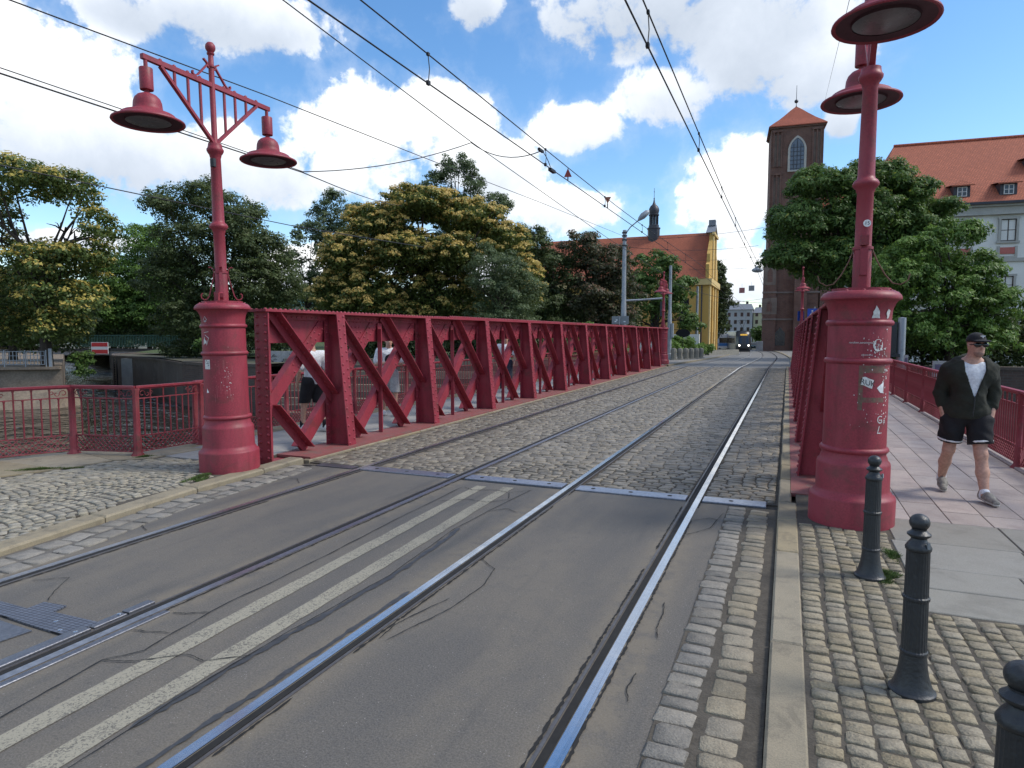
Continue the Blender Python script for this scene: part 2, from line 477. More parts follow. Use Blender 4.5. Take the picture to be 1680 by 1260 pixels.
def leaf_mat(name, dark, light, ripe1=None, ripe2=None):
    m = bpy.data.materials.new(name)
    m.use_nodes = True
    T = NT(m.node_tree)
    T.n.remove(m.node_tree.nodes['Principled BSDF'])
    out = m.node_tree.nodes['Material Output']
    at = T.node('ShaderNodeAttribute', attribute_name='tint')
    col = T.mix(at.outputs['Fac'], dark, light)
    if ripe1:
        ar = T.node('ShaderNodeAttribute', attribute_name='ripe')
        rc = T.mix(at.outputs['Fac'], ripe1, ripe2)
        col = T.mix(ar.outputs['Fac'], col, rc)
    d = T.node('ShaderNodeBsdfPrincipled')
    d.inputs['Roughness'].default_value = 0.5
    d.inputs['Specular IOR Level'].default_value = 0.35
    T.l.new(col, d.inputs['Base Color'])
    tr = T.node('ShaderNodeBsdfTranslucent')
    T.l.new(T.mix(0.25, col, (0.10, 0.14, 0.02)), tr.inputs['Color'])
    mx = T.node('ShaderNodeMixShader')
    mx.inputs[0].default_value = 0.42
    T.l.new(d.outputs[0], mx.inputs[1])
    T.l.new(tr.outputs[0], mx.inputs[2])
    T.l.new(mx.outputs[0], out.inputs[0])
    return m


def emit_mat(name, col, s):
    m = bpy.data.materials.new(name)
    m.use_nodes = True
    b = m.node_tree.nodes['Principled BSDF']
    b.inputs['Base Color'].default_value = (*col, 1)
    b.inputs['Emission Color'].default_value = (*col, 1)
    b.inputs['Emission Strength'].default_value = s
    return m


# ------------------------------------------------------------------ mesh builder
class MB:
    def __init__(s):
        s.v, s.f, s.smooth = [], [], True

    def add(s, vs, fs):
        o = len(s.v)
        s.v.extend(tuple(p) for p in vs)
        s.f.extend(tuple(i + o for i in f) for f in fs)
        return s

    def box(s, x0, x1, y0, y1, z0, z1):
        x0, x1 = min(x0, x1), max(x0, x1)
        return s.add([(x0, y0, z0), (x1, y0, z0), (x1, y1, z0), (x0, y1, z0), (x0, y0, z1), (x1, y0, z1), (x1, y1, z1), (x0, y1, z1)],
                     [(3, 2, 1, 0), (4, 5, 6, 7), (0, 1, 5, 4), (1, 2, 6, 5), (2, 3, 7, 6), (3, 0, 4, 7)])

    def bbox(s, x0, x1, y0, y1, z0, z1, b=0.01):
        """box with chamfered upper edges"""
        vs = [(x0, y0, z0), (x1, y0, z0), (x1, y1, z0), (x0, y1, z0), (x0, y0, z1 - b), (x1, y0, z1 - b), (x1, y1, z1 - b), (x0, y1, z1 - b),
              (x0 + b, y0 + b, z1), (x1 - b, y0 + b, z1), (x1 - b, y1 - b, z1), (x0 + b, y1 - b, z1)]
        fs = [(3, 2, 1, 0), (8, 9, 10, 11)]
        for i in range(4):
            j = (i + 1) % 4
            fs += [(i, j, j + 4, i + 4), (i + 4, j + 4, j + 8, i + 8)]
        return s.add(vs, fs)

    def obox(s, c, u, v, w):
        """oriented box: centre and three half-axis vectors"""
        c, u, v, w = map(Vector, (c, u, v, w))
        vs = [c + a * u + b * v + d * w for d in (-1, 1) for a, b in ((-1, -1), (1, -1), (1, 1), (-1, 1))]
        return s.add(vs, [(3, 2, 1, 0), (4, 5, 6, 7), (0, 1, 5, 4), (1, 2, 6, 5), (2, 3, 7, 6), (3, 0, 4, 7)])

    def bar(s, p, q, w, h, up=(0, 0, 1)):
        p, q, up = Vector(p), Vector(q), Vector(up)
        d = (q - p)
        side = d.cross(up)
        if side.length < 1e-6:
            side = d.cross(Vector((1, 0, 0)))
        side.normalize()
        u2 = side.cross(d).normalized()
        return s.obox((p + q) / 2, d / 2, side * w / 2, u2 * h / 2)

    def poly(s, pts, ex):
        """extrude a planar polygon (3D points) by vector ex"""
        n = len(pts)
        ex = Vector(ex)
        vs = [Vector(p) for p in pts] + [Vector(p) + ex for p in pts]
        fs = [tuple(range(n))[::-1], tuple(range(n, 2 * n))]
        fs += [(i, (i + 1) % n, (i + 1) % n + n, i + n) for i in range(n)]
        return s.add(vs, fs)

    def face(s, pts):
        return s.add(pts, [tuple(range(len(pts)))])

    def tube(s, pts, r, n=8, caps=True):
        pts = [Vector(p) for p in pts]
        rs = r if isinstance(r, (list, tuple)) else [r] * len(pts)
        rings = []
        prev = None
        for i, p in enumerate(pts):
            t = (pts[min(i + 1, len(pts) - 1)] - pts[max(i - 1, 0)])
            if t.length < 1e-9:
                t = Vector((0, 0, 1))
            t.normalize()
            a = prev if prev is not None else (Vector((1, 0, 0)) if abs(t.x) < 0.8 else Vector((0, 1, 0)))
            a = a - t * a.dot(t)
            if a.length < 1e-5:
                a = t.orthogonal()
            a.normalize()
            prev = a
            b = t.cross(a)
            rings.append([p + (a * math.cos(2 * PI * k / n) + b * math.sin(2 * PI * k / n)) * rs[i] for k in range(n)])
        vs = [q for ring in rings for q in ring]
        fs = []
        for i in range(len(pts) - 1):
            for k in range(n):
                k2 = (k + 1) % n
                fs.append((i * n + k, i * n + k2, (i + 1) * n + k2, (i + 1) * n + k))
        if caps:
            fs.append(tuple(range(n))[::-1])
            fs.append(tuple((len(pts) - 1) * n + k for k in range(n)))
        return s.add(vs, fs)

    def lathe(s, prof, n=32, c=(0, 0, 0), flute=None, caps=True):
        vs, fs = [], []
        for j, (r, z) in enumerate(prof):
            for k in range(n):
                rr = r
                if flute and flute[0] <= z <= flute[1] and k % 2:
                    rr = r - flute[2]
                vs.append((c[0] + rr * math.cos(2 * PI * k / n), c[1] + rr * math.sin(2 * PI * k / n), c[2] + z))
        for j in range(len(prof) - 1):
            for k in range(n):
                k2 = (k + 1) % n
                fs.append((j * n + k, j * n + k2, (j + 1) * n + k2, (j + 1) * n + k))
        if caps:
            if prof[0][0] > 1e-4:
                fs.append(tuple(range(n))[::-1])
            if prof[-1][0] > 1e-4:
                fs.append(tuple((len(prof) - 1) * n + k for k in range(n)))
        return s.add(vs, fs)

    def rivet(s, p, nrm, r=0.016, n=6):
        p, nrm = Vector(p), Vector(nrm).normalized()
        a = nrm.orthogonal().normalized()
        b = nrm.cross(a)
        vs = []
        for rr, h in ((1, 0.0), (0.72, 0.55)):
            vs += [p + (a * math.cos(2 * PI * k / n) + b * math.sin(2 * PI * k / n)) * r * rr + nrm * r * h for k in range(n)]
        vs.append(p + nrm * r * 0.8)
        fs = [(k, (k + 1) % n, (k + 1) % n + n, k + n) for k in range(n)] + [(k + n, (k + 1) % n + n, 2 * n) for k in range(n)]
        return s.add(vs, fs)

    def sphere(s, c, r, n=12, m=8, sc=(1, 1, 1)):
        vs = [(c[0], c[1], c[2] - r * sc[2])]
        for j in range(1, m):
            t = -PI / 2 + PI * j / m
            for k in range(n):
                vs.append((c[0] + r * sc[0] * math.cos(t) * math.cos(2 * PI * k / n), c[1] + r * sc[1] * math.cos(t) * math.sin(2 * PI * k / n), c[2] + r * sc[2] * math.sin(t)))
        vs.append((c[0], c[1], c[2] + r * sc[2]))
        fs = [(0, 1 + (k + 1) % n, 1 + k) for k in range(n)]
        for j in range(m - 2):
            for k in range(n):
                k2 = (k + 1) % n
                fs.append((1 + j * n + k, 1 + j * n + k2, 1 + (j + 1) * n + k2, 1 + (j + 1) * n + k))
        L = len(vs) - 1
        fs += [(L, 1 + (m - 2) * n + k, 1 + (m - 2) * n + (k + 1) % n) for k in range(n)]
        return s.add(vs, fs)

    def mesh(s, name, m, angle=38, recalc=False):
        me = bpy.data.meshes.new(name)
        me.from_pydata(s.v, [], s.f)
        if recalc:
            bm = bmesh.new()
            bm.from_mesh(me)
            bmesh.ops.recalc_face_normals(bm, faces=bm.faces)
            bm.to_mesh(me)
            bm.free()
        if m:
            me.materials.append(m)
        if angle:
            me.polygons.foreach_set('use_smooth', [True] * len(me.polygons))
            me.set_sharp_from_angle(angle=rad(angle))
        me.update()
        return me

    def build(s, name, m, parent=None, angle=38, recalc=False, label=None, kind=None):
        o = bpy.data.objects.new(name, s.mesh(name, m, angle, recalc))
        COL.objects.link(o)
        if parent:
            o.parent = parent
        if label:
            o['label'] = label
        if kind:
            o['kind'] = kind
        return o


def thing(name, label, cat, loc=(0, 0, 0), rz=0, group=None):
    o = bpy.data.objects.new(name, None)
    o.empty_display_size = 0.2
    COL.objects.link(o)
    o.location = loc
    o.rotation_euler = (0, 0, rz)
    tag(o, label, cat, group)
    return o


def tag(o, label=None, cat=None, group=None, kind=None):
    if label:
        o['label'] = label
    if cat:
        o['category'] = cat
    if group:
        o['group'] = group
    if kind:
        o['kind'] = kind
    return o


def struct(name, label=None):
    o = bpy.data.objects.new(name, None)
    COL.objects.link(o)
    o['kind'] = 'structure'
    if label:
        o['label'] = label
    return o


def inst(name, me, parent, loc=(0, 0, 0), rz=0, scale=(1, 1, 1)):
    o = bpy.data.objects.new(name, me)
    COL.objects.link(o)
    o.parent = parent
    o.location = loc
    o.rotation_euler = (0, 0, rz)
    o.scale = scale
    return o


def copy_tree(o, parent=None):
    c = o.copy()
    COL.objects.link(c)
    c.parent = parent
    for ch in list(o.children):
        copy_tree(ch, c)
    return c


def np_mesh(name, V, F, m, attrs=None, smooth=False):
    """fast mesh from numpy: V (n,3), F (m,k) with k = 3 or 4; attrs = {name: per-face floats}"""
    me = bpy.data.meshes.new(name)
    V = np.ascontiguousarray(V, dtype=np.float32)
    F = np.ascontiguousarray(F, dtype=np.int32)
    me.vertices.add(len(V))
    me.vertices.foreach_set('co', V.ravel())
    k = F.shape[1]
    me.loops.add(F.size)
    me.loops.foreach_set('vertex_index', F.ravel())
    me.polygons.add(len(F))
    me.polygons.foreach_set('loop_start', np.arange(0, F.size, k, dtype=np.int32))
    me.update(calc_edges=True)
    for nm, a in (attrs or {}).items():
        at = me.attributes.new(nm, 'FLOAT', 'FACE')
        at.data.foreach_set('value', np.ascontiguousarray(a, dtype=np.float32))
    if smooth:
        me.polygons.foreach_set('use_smooth', np.ones(len(F), dtype=bool))
    if m:
        me.materials.append(m)
    me.validate()
    return me


def link_mesh(name, me, parent=None, kind=None, label=None):
    o = bpy.data.objects.new(name, me)
    COL.objects.link(o)
    if parent:
        o.parent = parent
    if kind:
        o['kind'] = kind
    if label:
        o['label'] = label
    return o


def zg(y):
    """the island road falls gently beyond the bridge"""
    return float(np.interp(y, [38, 86, 115, 140, 200], [0.0, -0.80, -1.06, -1.2, -1.3]))


# ================================================================== GROUND, RIVER, ROAD
CAMP = Vector((0, 0, 1.82))
_p, _a = rad(4.342), rad(22.697)
FWD = Vector((-math.sin(_a) * math.cos(_p), math.cos(_a) * math.cos(_p), -math.sin(_p)))
RGT = Vector((math.cos(_a), math.sin(_a), 0))
UPV = RGT.cross(FWD)


def inview(x, y, z=0.0, pad=0.02):
    """does a point fall inside the photograph's field of view (to choose which pieces are separate objects)"""
    d = Vector((x, y, z)) - CAMP
    zc = d.dot(FWD)
    return zc > 0.1 and abs(d.dot(RGT) / zc) < 0.778 + pad and abs(d.dot(UPV) / zc) < 0.583 + pad


ground = struct('ground')
MB().face([(-2500, -2500, -4.4), (2500, -2500, -4.4), (2500, 2500, -4.4), (-2500, 2500, -4.4)]).build('ground_sheet', SOIL, ground)
river = MB().face([(-500, -60, -3.2), (500, -60, -3.2), (500, 160, -3.2), (-500, 160, -3.2)]).build('river', WATER, kind='structure')

# near bank
nb = [(-60, -60), (60, -60), (60, 2.5), (12, 4.5), (3.25, 7.1), (3.25, 8.2), (-9.15, 8.2), (-9.15, 6.85), (-10.0, 6.55), (-10.42, 5.65), (-11.7, 3.0), (-14, -2), (-60, -8)]
MB().poly([(x, y, -0.04) for x, y in nb][::-1], (0, 0, -4.2)).build('near_bank', CONCRETE, kind='structure', angle=None)

# bridge deck
deck = struct('bridge_deck')
MB().box(-9.15, 3.2, 8.2, 38.2, -0.85, -0.035).build('deck_slab', MORTAR, deck, angle=None)
g = MB()
for x in (-8.6, -6.9, -5, -3, -1, 0.7, 2.7):
    g.box(x - 0.12, x + 0.12, 8.25, 38.1, -1.6, -0.86)
g.build('girder', RED_WORN, deck, angle=None)
MB().box(-6.3, 0.0, 7.5, 38.1, -0.034, -0.0155).build('sett_bed', MORTAR, deck, angle=None)
MB().box(-6.3, 0.0, 7.28, 7.5, -0.04, -0.032).build('deck_end_bed', MORTAR, deck, angle=None)

# far terrain: columns of points behind the shoreline
SHORE = [(-500, 260), (-300, 160), (-90, 66), (-76, 60), (-69, 57), (-64, 46.8), (-59, 43), (-47.8, 38.7), (-39, 33.7), (-36.5, 32.8), (-31, 32.4), (-30.9, 36.0), (-12.2, 41.8), (-12.1, 38.2), (3.3, 38.2), (12, 39), (60, 44), (200, 60), (500, 90)]
sx = np.array([p[0] for p in SHORE], float)
sy = np.array([p[1] for p in SHORE], float)
XS = sorted(set(list(sx) + list(np.linspace(-60, 30, 46)) + list(np.linspace(-480, -60, 12)) + list(np.linspace(30, 500, 12))))
XS = np.array(XS)
YF = np.interp(XS, sx, sy)
rows = []
TT = list(np.linspace(0, 1, 22))
for t in TT:
    Y = YF + (np.maximum(150, YF + 10) - YF) * t
    rows.append(np.stack([XS, Y, np.array([zg(y) - 0.10 for y in Y])], 1))
rows.append(np.stack([XS * 5, np.full_like(XS, 2400), np.full_like(XS, -1.3)], 1))
V = np.concatenate(rows)
nx = len(XS)
F = []
for j in range(len(rows) - 1):
    for i in range(nx - 1):
        F.append((j * nx + i, j * nx + i + 1, (j + 1) * nx + i + 1, (j + 1) * nx + i))
o = link_mesh('far_bank', np_mesh('far_bank', V, np.array(F), SOIL), kind='structure')

# quay walls of the far side
def wall_strip(name, pts, z0, z1, m, thick=0.5, cap=None):
    b = MB()
    for (xa, ya), (xb, yb) in zip(pts, pts[1:]):
        d = Vector((xb - xa, yb - ya, 0)).normalized()
        n = Vector((-d.y, d.x, 0)) * thick
        b.poly([(xa, ya, z0), (xb, yb, z0), (xb + n.x, yb + n.y, z0), (xa + n.x, ya + n.y, z0)], (0, 0, z1 - z0))
    return b.build(name, m, angle=None)


lw = thing('lock_wall', 'dark stained concrete lock wall rising from the water beyond the flared railing', 'wall', (-47.8, 38.7, -3.2))
lpts = [(-92, 66.5), (-76, 60), (-69.2, 57), (-64.1, 46.7), (-59, 42.9), (-47.8, 38.6), (-39.2, 33.7)]


def rel(pts, o):
    return [(x - o.location.x, y - o.location.y) for x, y in pts]


w = wall_strip('wall_face', rel(lpts, lw), -0.6, 2.85, CONCRETE)
w.parent = lw
w = wall_strip('coping', [(x, y - 0.06) for x, y in rel(lpts, lw)], 2.86, 3.02, CONCRETE, 0.7)
w.parent = lw
# pale buttresses and a ladder slot in the lock wall
b = MB()
b.box(-54.9 + 47.8, -53.5 + 47.8, 41.1 - 38.7 - 0.35, 41.9 - 38.7, -0.6, 2.84)
b.build('pale_pier', CONCRETE_L, lw, angle=None)
b = MB()
for k in range(14):
    z = -0.1 + k * 0.22
    b.bar((-56.9 + 47.8, 41.55 - 38.7, z), (-56.3 + 47.8, 41.35 - 38.7, z), 0.05, 0.05)
for xx, yy in ((-56.9, 41.55), (-56.3, 41.35)):
    b.box(xx + 47.75, xx + 47.85, yy - 38.75, yy - 38.65, -0.3, 2.9)
b.build('iron_ladder', IRON, lw)

qb = thing('quay_wall', 'brown brick quay wall between the lock wall and the stone river steps', 'wall', (-35, 33, -3.2))
w = wall_strip('wall_face', rel([(-39.1, 33.6), (-36.5, 32.7), (-30.6, 32.3)], qb), -0.6, 2.9, BRICK_Q)
w.parent = qb
w = wall_strip('coping', rel([(-39.1, 33.55), (-36.5, 32.65), (-30.6, 32.25)], qb), 2.91, 3.11, CONCRETE, 0.7)
w.parent = qb
qr = thing('quay_wall', 'dark brick quay wall under the trees behind the walking man', 'wall', (12, 38.6, -3.2))
w = wall_strip('wall_face', rel([(3.3, 38.1), (12, 38.9), (60, 43.9), (120, 50)], qr), -0.6, 3.25, BRICK_Q)
w.parent = qr
w = wall_strip('coping', rel([(3.3, 38.03), (12, 38.83), (60, 43.83), (120, 49.9)], qr), 3.26, 3.42, CONCRETE, 0.7)
w.parent = qr
ab = thing('abutment', 'far stone abutment under the end of the red bridge', 'abutment', (-4, 38.4, -3.2))
MB().box(-8.1, 7.2, -0.15, 1.2, -0.6, 2.3).build('wall_face', BRICK_Q, ab, angle=None)

# river steps
st = thing('river_steps', 'stepped stone terraces going down to the water behind the bridge lattice', 'steps', (-30.5, 31.6, -3.2))
A, Bp = Vector((0, 0, 0)), Vector((19.3, 6.1, 0))
dn = (Bp - A).normalized()
nn = Vector((-dn.y, dn.x, 0))
for k in range(9):
    p = A + nn * (0.52 * k)
    q = Bp + nn * (0.52 * k)
    b = MB()
    b.poly([p, q, q + nn * 0.6, p + nn * 0.6], (0, 0, 0.15 + 0.40 * k))
    b.build('step', CONCRETE if k % 2 else SANDSTONE, st, angle=None)
gw = thing('graffiti_wall', 'low pale wall covered in dark scribbled graffiti above the river steps', 'wall', (-31.6, 35.6, 0.0))
b = MB()
b.poly([(-2.2, -0.5, -0.4), (3.6, 1.3, -0.4), (3.5, 1.6, -0.4), (-2.3, -0.2, -0.4)], (0, 0, 1.05))
b.build('wall_face', CONCRETE_L, gw, angle=None)
b = MB()
for k in range(26):
    t0 = RND.uniform(0.02, 0.9)
    z = RND.uniform(-0.1, 0.5)
    pts = []
    for j in range(6):
        t = t0 + 0.012 * j
        pts.append((-2.2 + 5.8 * t, -0.5 + 1.8 * t - 0.012, z + RND.uniform(-0.14, 0.14)))
    b.tube(pts, 0.016, 4)
b.build('graffiti', INK, gw, kind='stuff')
lawn = MB()
lawn.face([(-60, 46, 0.0), (-32, 38.0, 0.05), (-12.4, 43.5, 0.05), (-12.4, 60, 0.5), (-40, 66, 1.2), (-70, 64, 0.6)])
lawn.build('lawn', LAWN, kind='structure', angle=None)

# the island bank on the left with its masonry edge
isl = struct('island_bank')
MB().poly([(-46.2, 29.9, -0.45), (-49.0, 27.6, -0.45), (-66, 17, -0.45), (-160, -40, -0.45), (-300, 60, -0.45), (-92, 60, -0.45)][::-1], (0, 0, -3.6)).build('bank_block', SANDSTONE, isl, angle=None)
b = MB()
b.add([(-46.0, 29.7, -1.9), (-48.9, 27.2, -1.9), (-66, 16.5, -1.9), (-45.5, 28.9, -3.3), (-48.4, 26.2, -3.3), (-66, 14.6, -3.3), (-46.6, 31, -1.9), (-46.2, 31.2, -3.3)],
      [(0, 1, 4, 3), (1, 2, 5, 4), (6, 0, 3, 7)])
b.build('stone_apron', SANDSTONE, isl, angle=None)
b = MB()
for (xa, ya), (xb, yb) in zip([(-46.1, 29.75), (-48.95, 27.45)], [(-48.95, 27.45), (-66, 16.8)]):
    b.bar((xa, ya, -0.5), (xb, yb, -0.5), 0.35, 0.18)
b.build('bank_coping', SANDSTONE, isl, angle=None)

# ------------------------------------------------------------------ the road
road = struct('road')
MB().box(-6.02, -0.05, -12, 7.24, -0.3, 0.0).build('asphalt', ASPHALT, road, angle=None)
MB().box(-7.0, -6.0, -12, 7.24, -0.3, -0.012).build('asphalt_verge', ASPHALT, road, angle=None)
for xa, ya, xb, yb in ((-3.04, -3.0, -3.338, 7.03), (-2.69, -3.0, -3.012, 7.1)):
    wv = 0.066
    b = MB()
    n = 60
    L, Rr = [], []
    for i in range(n + 1):
        t = i / n
        x, y = xa + (xb - xa) * t, ya + (yb - ya) * t
        L.append((x - wv + RND.uniform(-0.006, 0.006), y, 0.004))
        Rr.append((x + wv + RND.uniform(-0.006, 0.006), y, 0.004))
    b.add(L + Rr, [(i, i + n + 1, i + n + 2, i + 1) for i in range(n)])
    b.build('lane_line', LINE, road, angle=None)


def ribbon(b, pts, w, z, jit=0.5, sub=9, amp_=0.55):
    """ragged flat ribbon along a polyline"""
    P = []
    for (xa, ya), (xb, yb) in zip(pts, pts[1:]):
        for k in range(sub):
            t = k / sub
            P.append(Vector((xa + (xb - xa) * t, ya + (yb - ya) * t, z)))
    P.append(Vector((*pts[-1], z)))
    amp = w * amp_
    Lp, Rp = [], []
    wx = wy = 0.0
    for i, p in enumerate(P):
        d = (P[min(i + 1, len(P) - 1)] - P[max(i - 1, 0)]).normalized()
        n = Vector((-d.y, d.x, 0))
        wx = wx * 0.7 + RND.uniform(-amp, amp)
        ww = w * (0.5 + RND.random() * jit * 1.6) * (0.25 if i in (0, len(P) - 1) else 1)
        c = p + n * wx
        Lp.append(c + n * ww * 0.5)
        Rp.append(c - n * ww * 0.5)
    k = len(P)
    b.add(Lp + Rp, [(i, i + k, i + k + 1, i + 1) for i in range(k - 1)])


b = MB()
ribbon(b, [(-3.40, 1.0), (-3.39, 1.82), (-3.47, 2.39), (-3.36, 2.56), (-3.44, 3.1), (-3.44, 3.81), (-3.46, 4.49), (-3.50, 5.63), (-3.52, 6.9)], 0.009, 0.008)
ribbon(b, [(-2.73, 1.2), (-2.73, 1.72), (-2.76, 2.23), (-2.77, 2.96), (-2.74, 3.55), (-2.72, 4.11), (-2.82, 5.35), (-2.79, 6.02), (-2.7, 7.1)], 0.007, 0.008)
ribbon(b, [(-2.24, 4.71), (-2.04, 4.54), (-1.98, 4.22), (-2.01, 3.75), (-2.08, 3.47), (-2.16, 3.2)], 0.007, 0.008)
ribbon(b, [(-3.47, 2.39), (-3.3, 2.45), (-3.1, 2.62), (-2.95, 2.60), (-2.75, 2.75)], 0.008, 0.009)
ribbon(b, [(-3.66, 3.0), (-3.56, 3.02), (-3.44, 3.1)], 0.009, 0.008)
ribbon(b, [(-3.66, 2.72), (-3.55, 2.74), (-3.42, 2.78)], 0.008, 0.008)
ribbon(b, [(-2.79, 6.02), (-2.65, 6.2), (-2.5, 6.1)], 0.008, 0.008)
ribbon(b, [(-3.46, 6.2), (-3.2, 6.4), (-2.95, 6.35), (-2.75, 6.6)], 0.008, 0.009)
ribbon(b, [(-2.7, 7.05), (-2.9, 6.85), (-2.8, 6.6)], 0.007, 0.008)
ribbon(b, [(-3.5, 6.9), (-3.35, 6.8), (-3.1, 6.9), (-2.9, 6.85)], 0.010, 0.009)
ribbon(b, [(-0.72, 4.4), (-0.69, 4.2), (-0.70, 4.0), (-0.665, 3.85)], 0.007, 0.008)
ribbon(b, [(-0.70, 3.4), (-0.71, 3.25), (-0.68, 3.1)], 0.007, 0.008)
ribbon(b, [(-5.1, 3.0), (-4.9, 3.15), (-4.75, 2.95), (-4.6, 2.8)], 0.007, 0.008)
ribbon(b, [(-5.5, 3.4), (-5.75, 3.9), (-5.7, 4.5), (-5.85, 5.4), (-5.8, 6.5)], 0.008, 0.008)
ribbon(b, [(-5.42, 4.2), (-5.6, 4.3), (-5.72, 4.4)], 0.007, 0.008)
ribbon(b, [(-5.45, 6.3), (-5.65, 6.5), (-5.9, 6.45)], 0.008, 0.008)
ribbon(b, [(-0.80, 6.0), (-0.62, 6.3), (-0.55, 6.9)], 0.008, 0.008)
ribbon(b, [(-0.80, 6.5), (-0.66, 6.65), (-0.58, 6.6)], 0.008, 0.008)
ribbon(b, [(-0.57, 4.9), (-0.53, 4.9), (-0.49, 4.92)], 0.005, 0.008)
ribbon(b, [(-2.1, 3.9), (-2.17, 3.6), (-2.22, 3.4), (-2.2, 3.2)], 0.008, 0.008)
b.build('crack', CRACK, road, angle=None, kind='stuff')
b = MB()
ribbon(b, [(-2.75, 2.0), (-2.74, 2.9), (-2.71, 3.6), (-2.70, 4.3), (-2.78, 5.4)], 0.040, 0.006, 0.6, 20, 0.2)
ribbon(b, [(-2.45, 1.4), (-2.46, 1.9), (-2.44, 2.5), (-2.43, 3.1), (-2.42, 3.9)], 0.038, 0.006, 0.5, 18, 0.10)
b.build('tar_seal', TAR, road, angle=None, kind='stuff')
b = MB()
for x in (-0.978, -0.818, -2.238, -3.735, -5.185):
    for y0 in np.arange(-2, 7.1, 0.5):
        if RND.random() < 0.8:
            ribbon(b, [(x, y0), (x, y0 + 0.25), (x, y0 + 0.5)], 0.012, 0.0045, 0.9, 12, 0.25)
b.build('rail_edge_gap', CRACK, road, angle=None, kind='stuff')

# far road beyond the bridge
def xoff(y):
    return -1.9 * ((max(60.0, y) - 60) / 54) ** 2


ys = list(np.arange(37.9, 140, 3))


def strip(name, xl, xr, dz, m, parent, ys=ys, follow=True, kind=None):
    L = [(xl + (xoff(y) if follow else 0), y, zg(y) + dz) for y in ys]
    Rr = [(xr + (xoff(y) if follow else 0), y, zg(y) + dz) for y in ys]
    k = len(ys)
    return MB().add(L + Rr, [(i, i + k, i + k + 1, i + 1) for i in range(k - 1)]).build(name, m, parent, kind=kind)


strip('far_carriageway', -6.3, 0.25, -0.01, FAR_ROAD, road)
strip('far_pavement', -12.5, -6.45, 0.06, PAVE_FAR, road)
strip('far_pavement', 0.45, 6.0, 0.06, PAVE_FAR, road)
strip('far_kerb_top', -6.45, -6.22, 0.085, KERB, road)
strip('far_kerb_top', 0.22, 0.46, 0.085, KERB, road)
for x0 in (-6.22, 0.22):
    L = [(x0 + xoff(y), y, zg(y) - 0.05) for y in ys]
    U = [(x0 + xoff(y), y, zg(y) + 0.085) for y in ys]
    k = len(ys)
    MB().add(L + U, [(i, i + 1, i + k + 1, i + k) for i in range(k - 1)]).build('far_kerb_face', KERB, road)

# ------------------------------------------------------------------ rails
RY = [-6, 0] + list(np.arange(3, 38, 5)) + list(np.arange(38, 140, 4))


def rail_strip(x0, x1, z0, z1, parent, name, m):
    """long bar of rectangular section following the track"""
    vs, fs = [], []
    for y in RY:
        o = xoff(y)
        z = zg(y)
        vs += [(x0 + o, y, z + z0), (x1 + o, y, z + z0), (x1 + o - 0.004 * (1 if x1 > x0 else -1), y, z + z1), (x0 + o + 0.004 * (1 if x1 > x0 else -1), y, z + z1)]
    for i in range(len(RY) - 1):
        for k in range(4):
            k2 = (k + 1) % 4
            fs.append((i * 4 + k, i * 4 + k2, (i + 1) * 4 + k2, (i + 1) * 4 + k))
    return MB().add(vs, fs).build(name, m, parent, angle=30, recalc=True)


for x, sgn, lab in ((-0.86, 1, 'polished grooved tram rail nearest the right kerb and bollards'),
                    (-2.36, -1, 'bluish tram rail just right of the double cream line'),
                    (-3.785, 1, 'tram rail just left of the double cream line, with the switch plates'),
                    (-5.31, -1, 'tram rail nearest the left kerb and fan cobbles')):
    t = thing('tram_rail', lab, 'tram rail', (0, 0, 0), 0, 'tram rails in the roadway')
    rail_strip(x - 0.034, x + 0.034, -0.1, 0.007, t, 'rail_head', STEEL if x > -3 else STEEL_L)
    a, c = (x - 0.034, x - 0.082) if sgn > 0 else (x + 0.034, x + 0.082)
    rail_strip(min(a, c), max(a, c), -0.1, 0.0045, t, 'groove', GROOVE)
    a, c = (x - 0.082, x - 0.108) if sgn > 0 else (x + 0.082, x + 0.108)
    rail_strip(min(a, c), max(a, c), -0.1, 0.006, t, 'guard_lip', RAIL_SIDE)

# switch plates at the left
sw = thing('switch_plates', 'steel cover and guard plates bolted beside the left tram rail in the foreground', 'steel plate', (-3.9, 2.5, 0.0))
sp = lambda pts, z0, h: MB().poly([(x + 3.9, y - 2.5, z0) for x, y in pts], (0, 0, h))


def chequer_mat():
    m = bpy.data.materials.new('ribbed_cover_plate')
    m.use_nodes = True
    T = NT(m.node_tree)
    b = m.node_tree.nodes['Principled BSDF']
    pos = T.node('ShaderNodeNewGeometry').outputs['Position']
    s_ = T.node('ShaderNodeSeparateXYZ')
    T.l.new(pos, s_.inputs[0])
    g1 = T.m('LESS_THAN', T.m('FRACT', T.m('MULTIPLY', s_.outputs[0], 22)), 0.12)
    g2 = T.m('LESS_THAN', T.m('FRACT', T.m('MULTIPLY', s_.outputs[1], 40)), 0.16)
    gg = T.m('MAXIMUM', g1, g2)
    n = T.noise(pos, 8, 4)
    T.l.new(T.mix(gg, T.mix(n, (0.10, 0.11, 0.14), (0.22, 0.235, 0.28)), (0.025, 0.028, 0.035)), b.inputs['Base Color'])
    b.inputs['Metallic'].default_value = 0.6
    b.inputs['Roughness'].default_value = 0.45
    bn = T.node('ShaderNodeBump')
    bn.invert = True
    bn.inputs['Distance'].default_value = 0.004
    T.l.new(gg, bn.inputs['Height'])
    T.l.new(bn.outputs[0], b.inputs['Normal'])
    return m


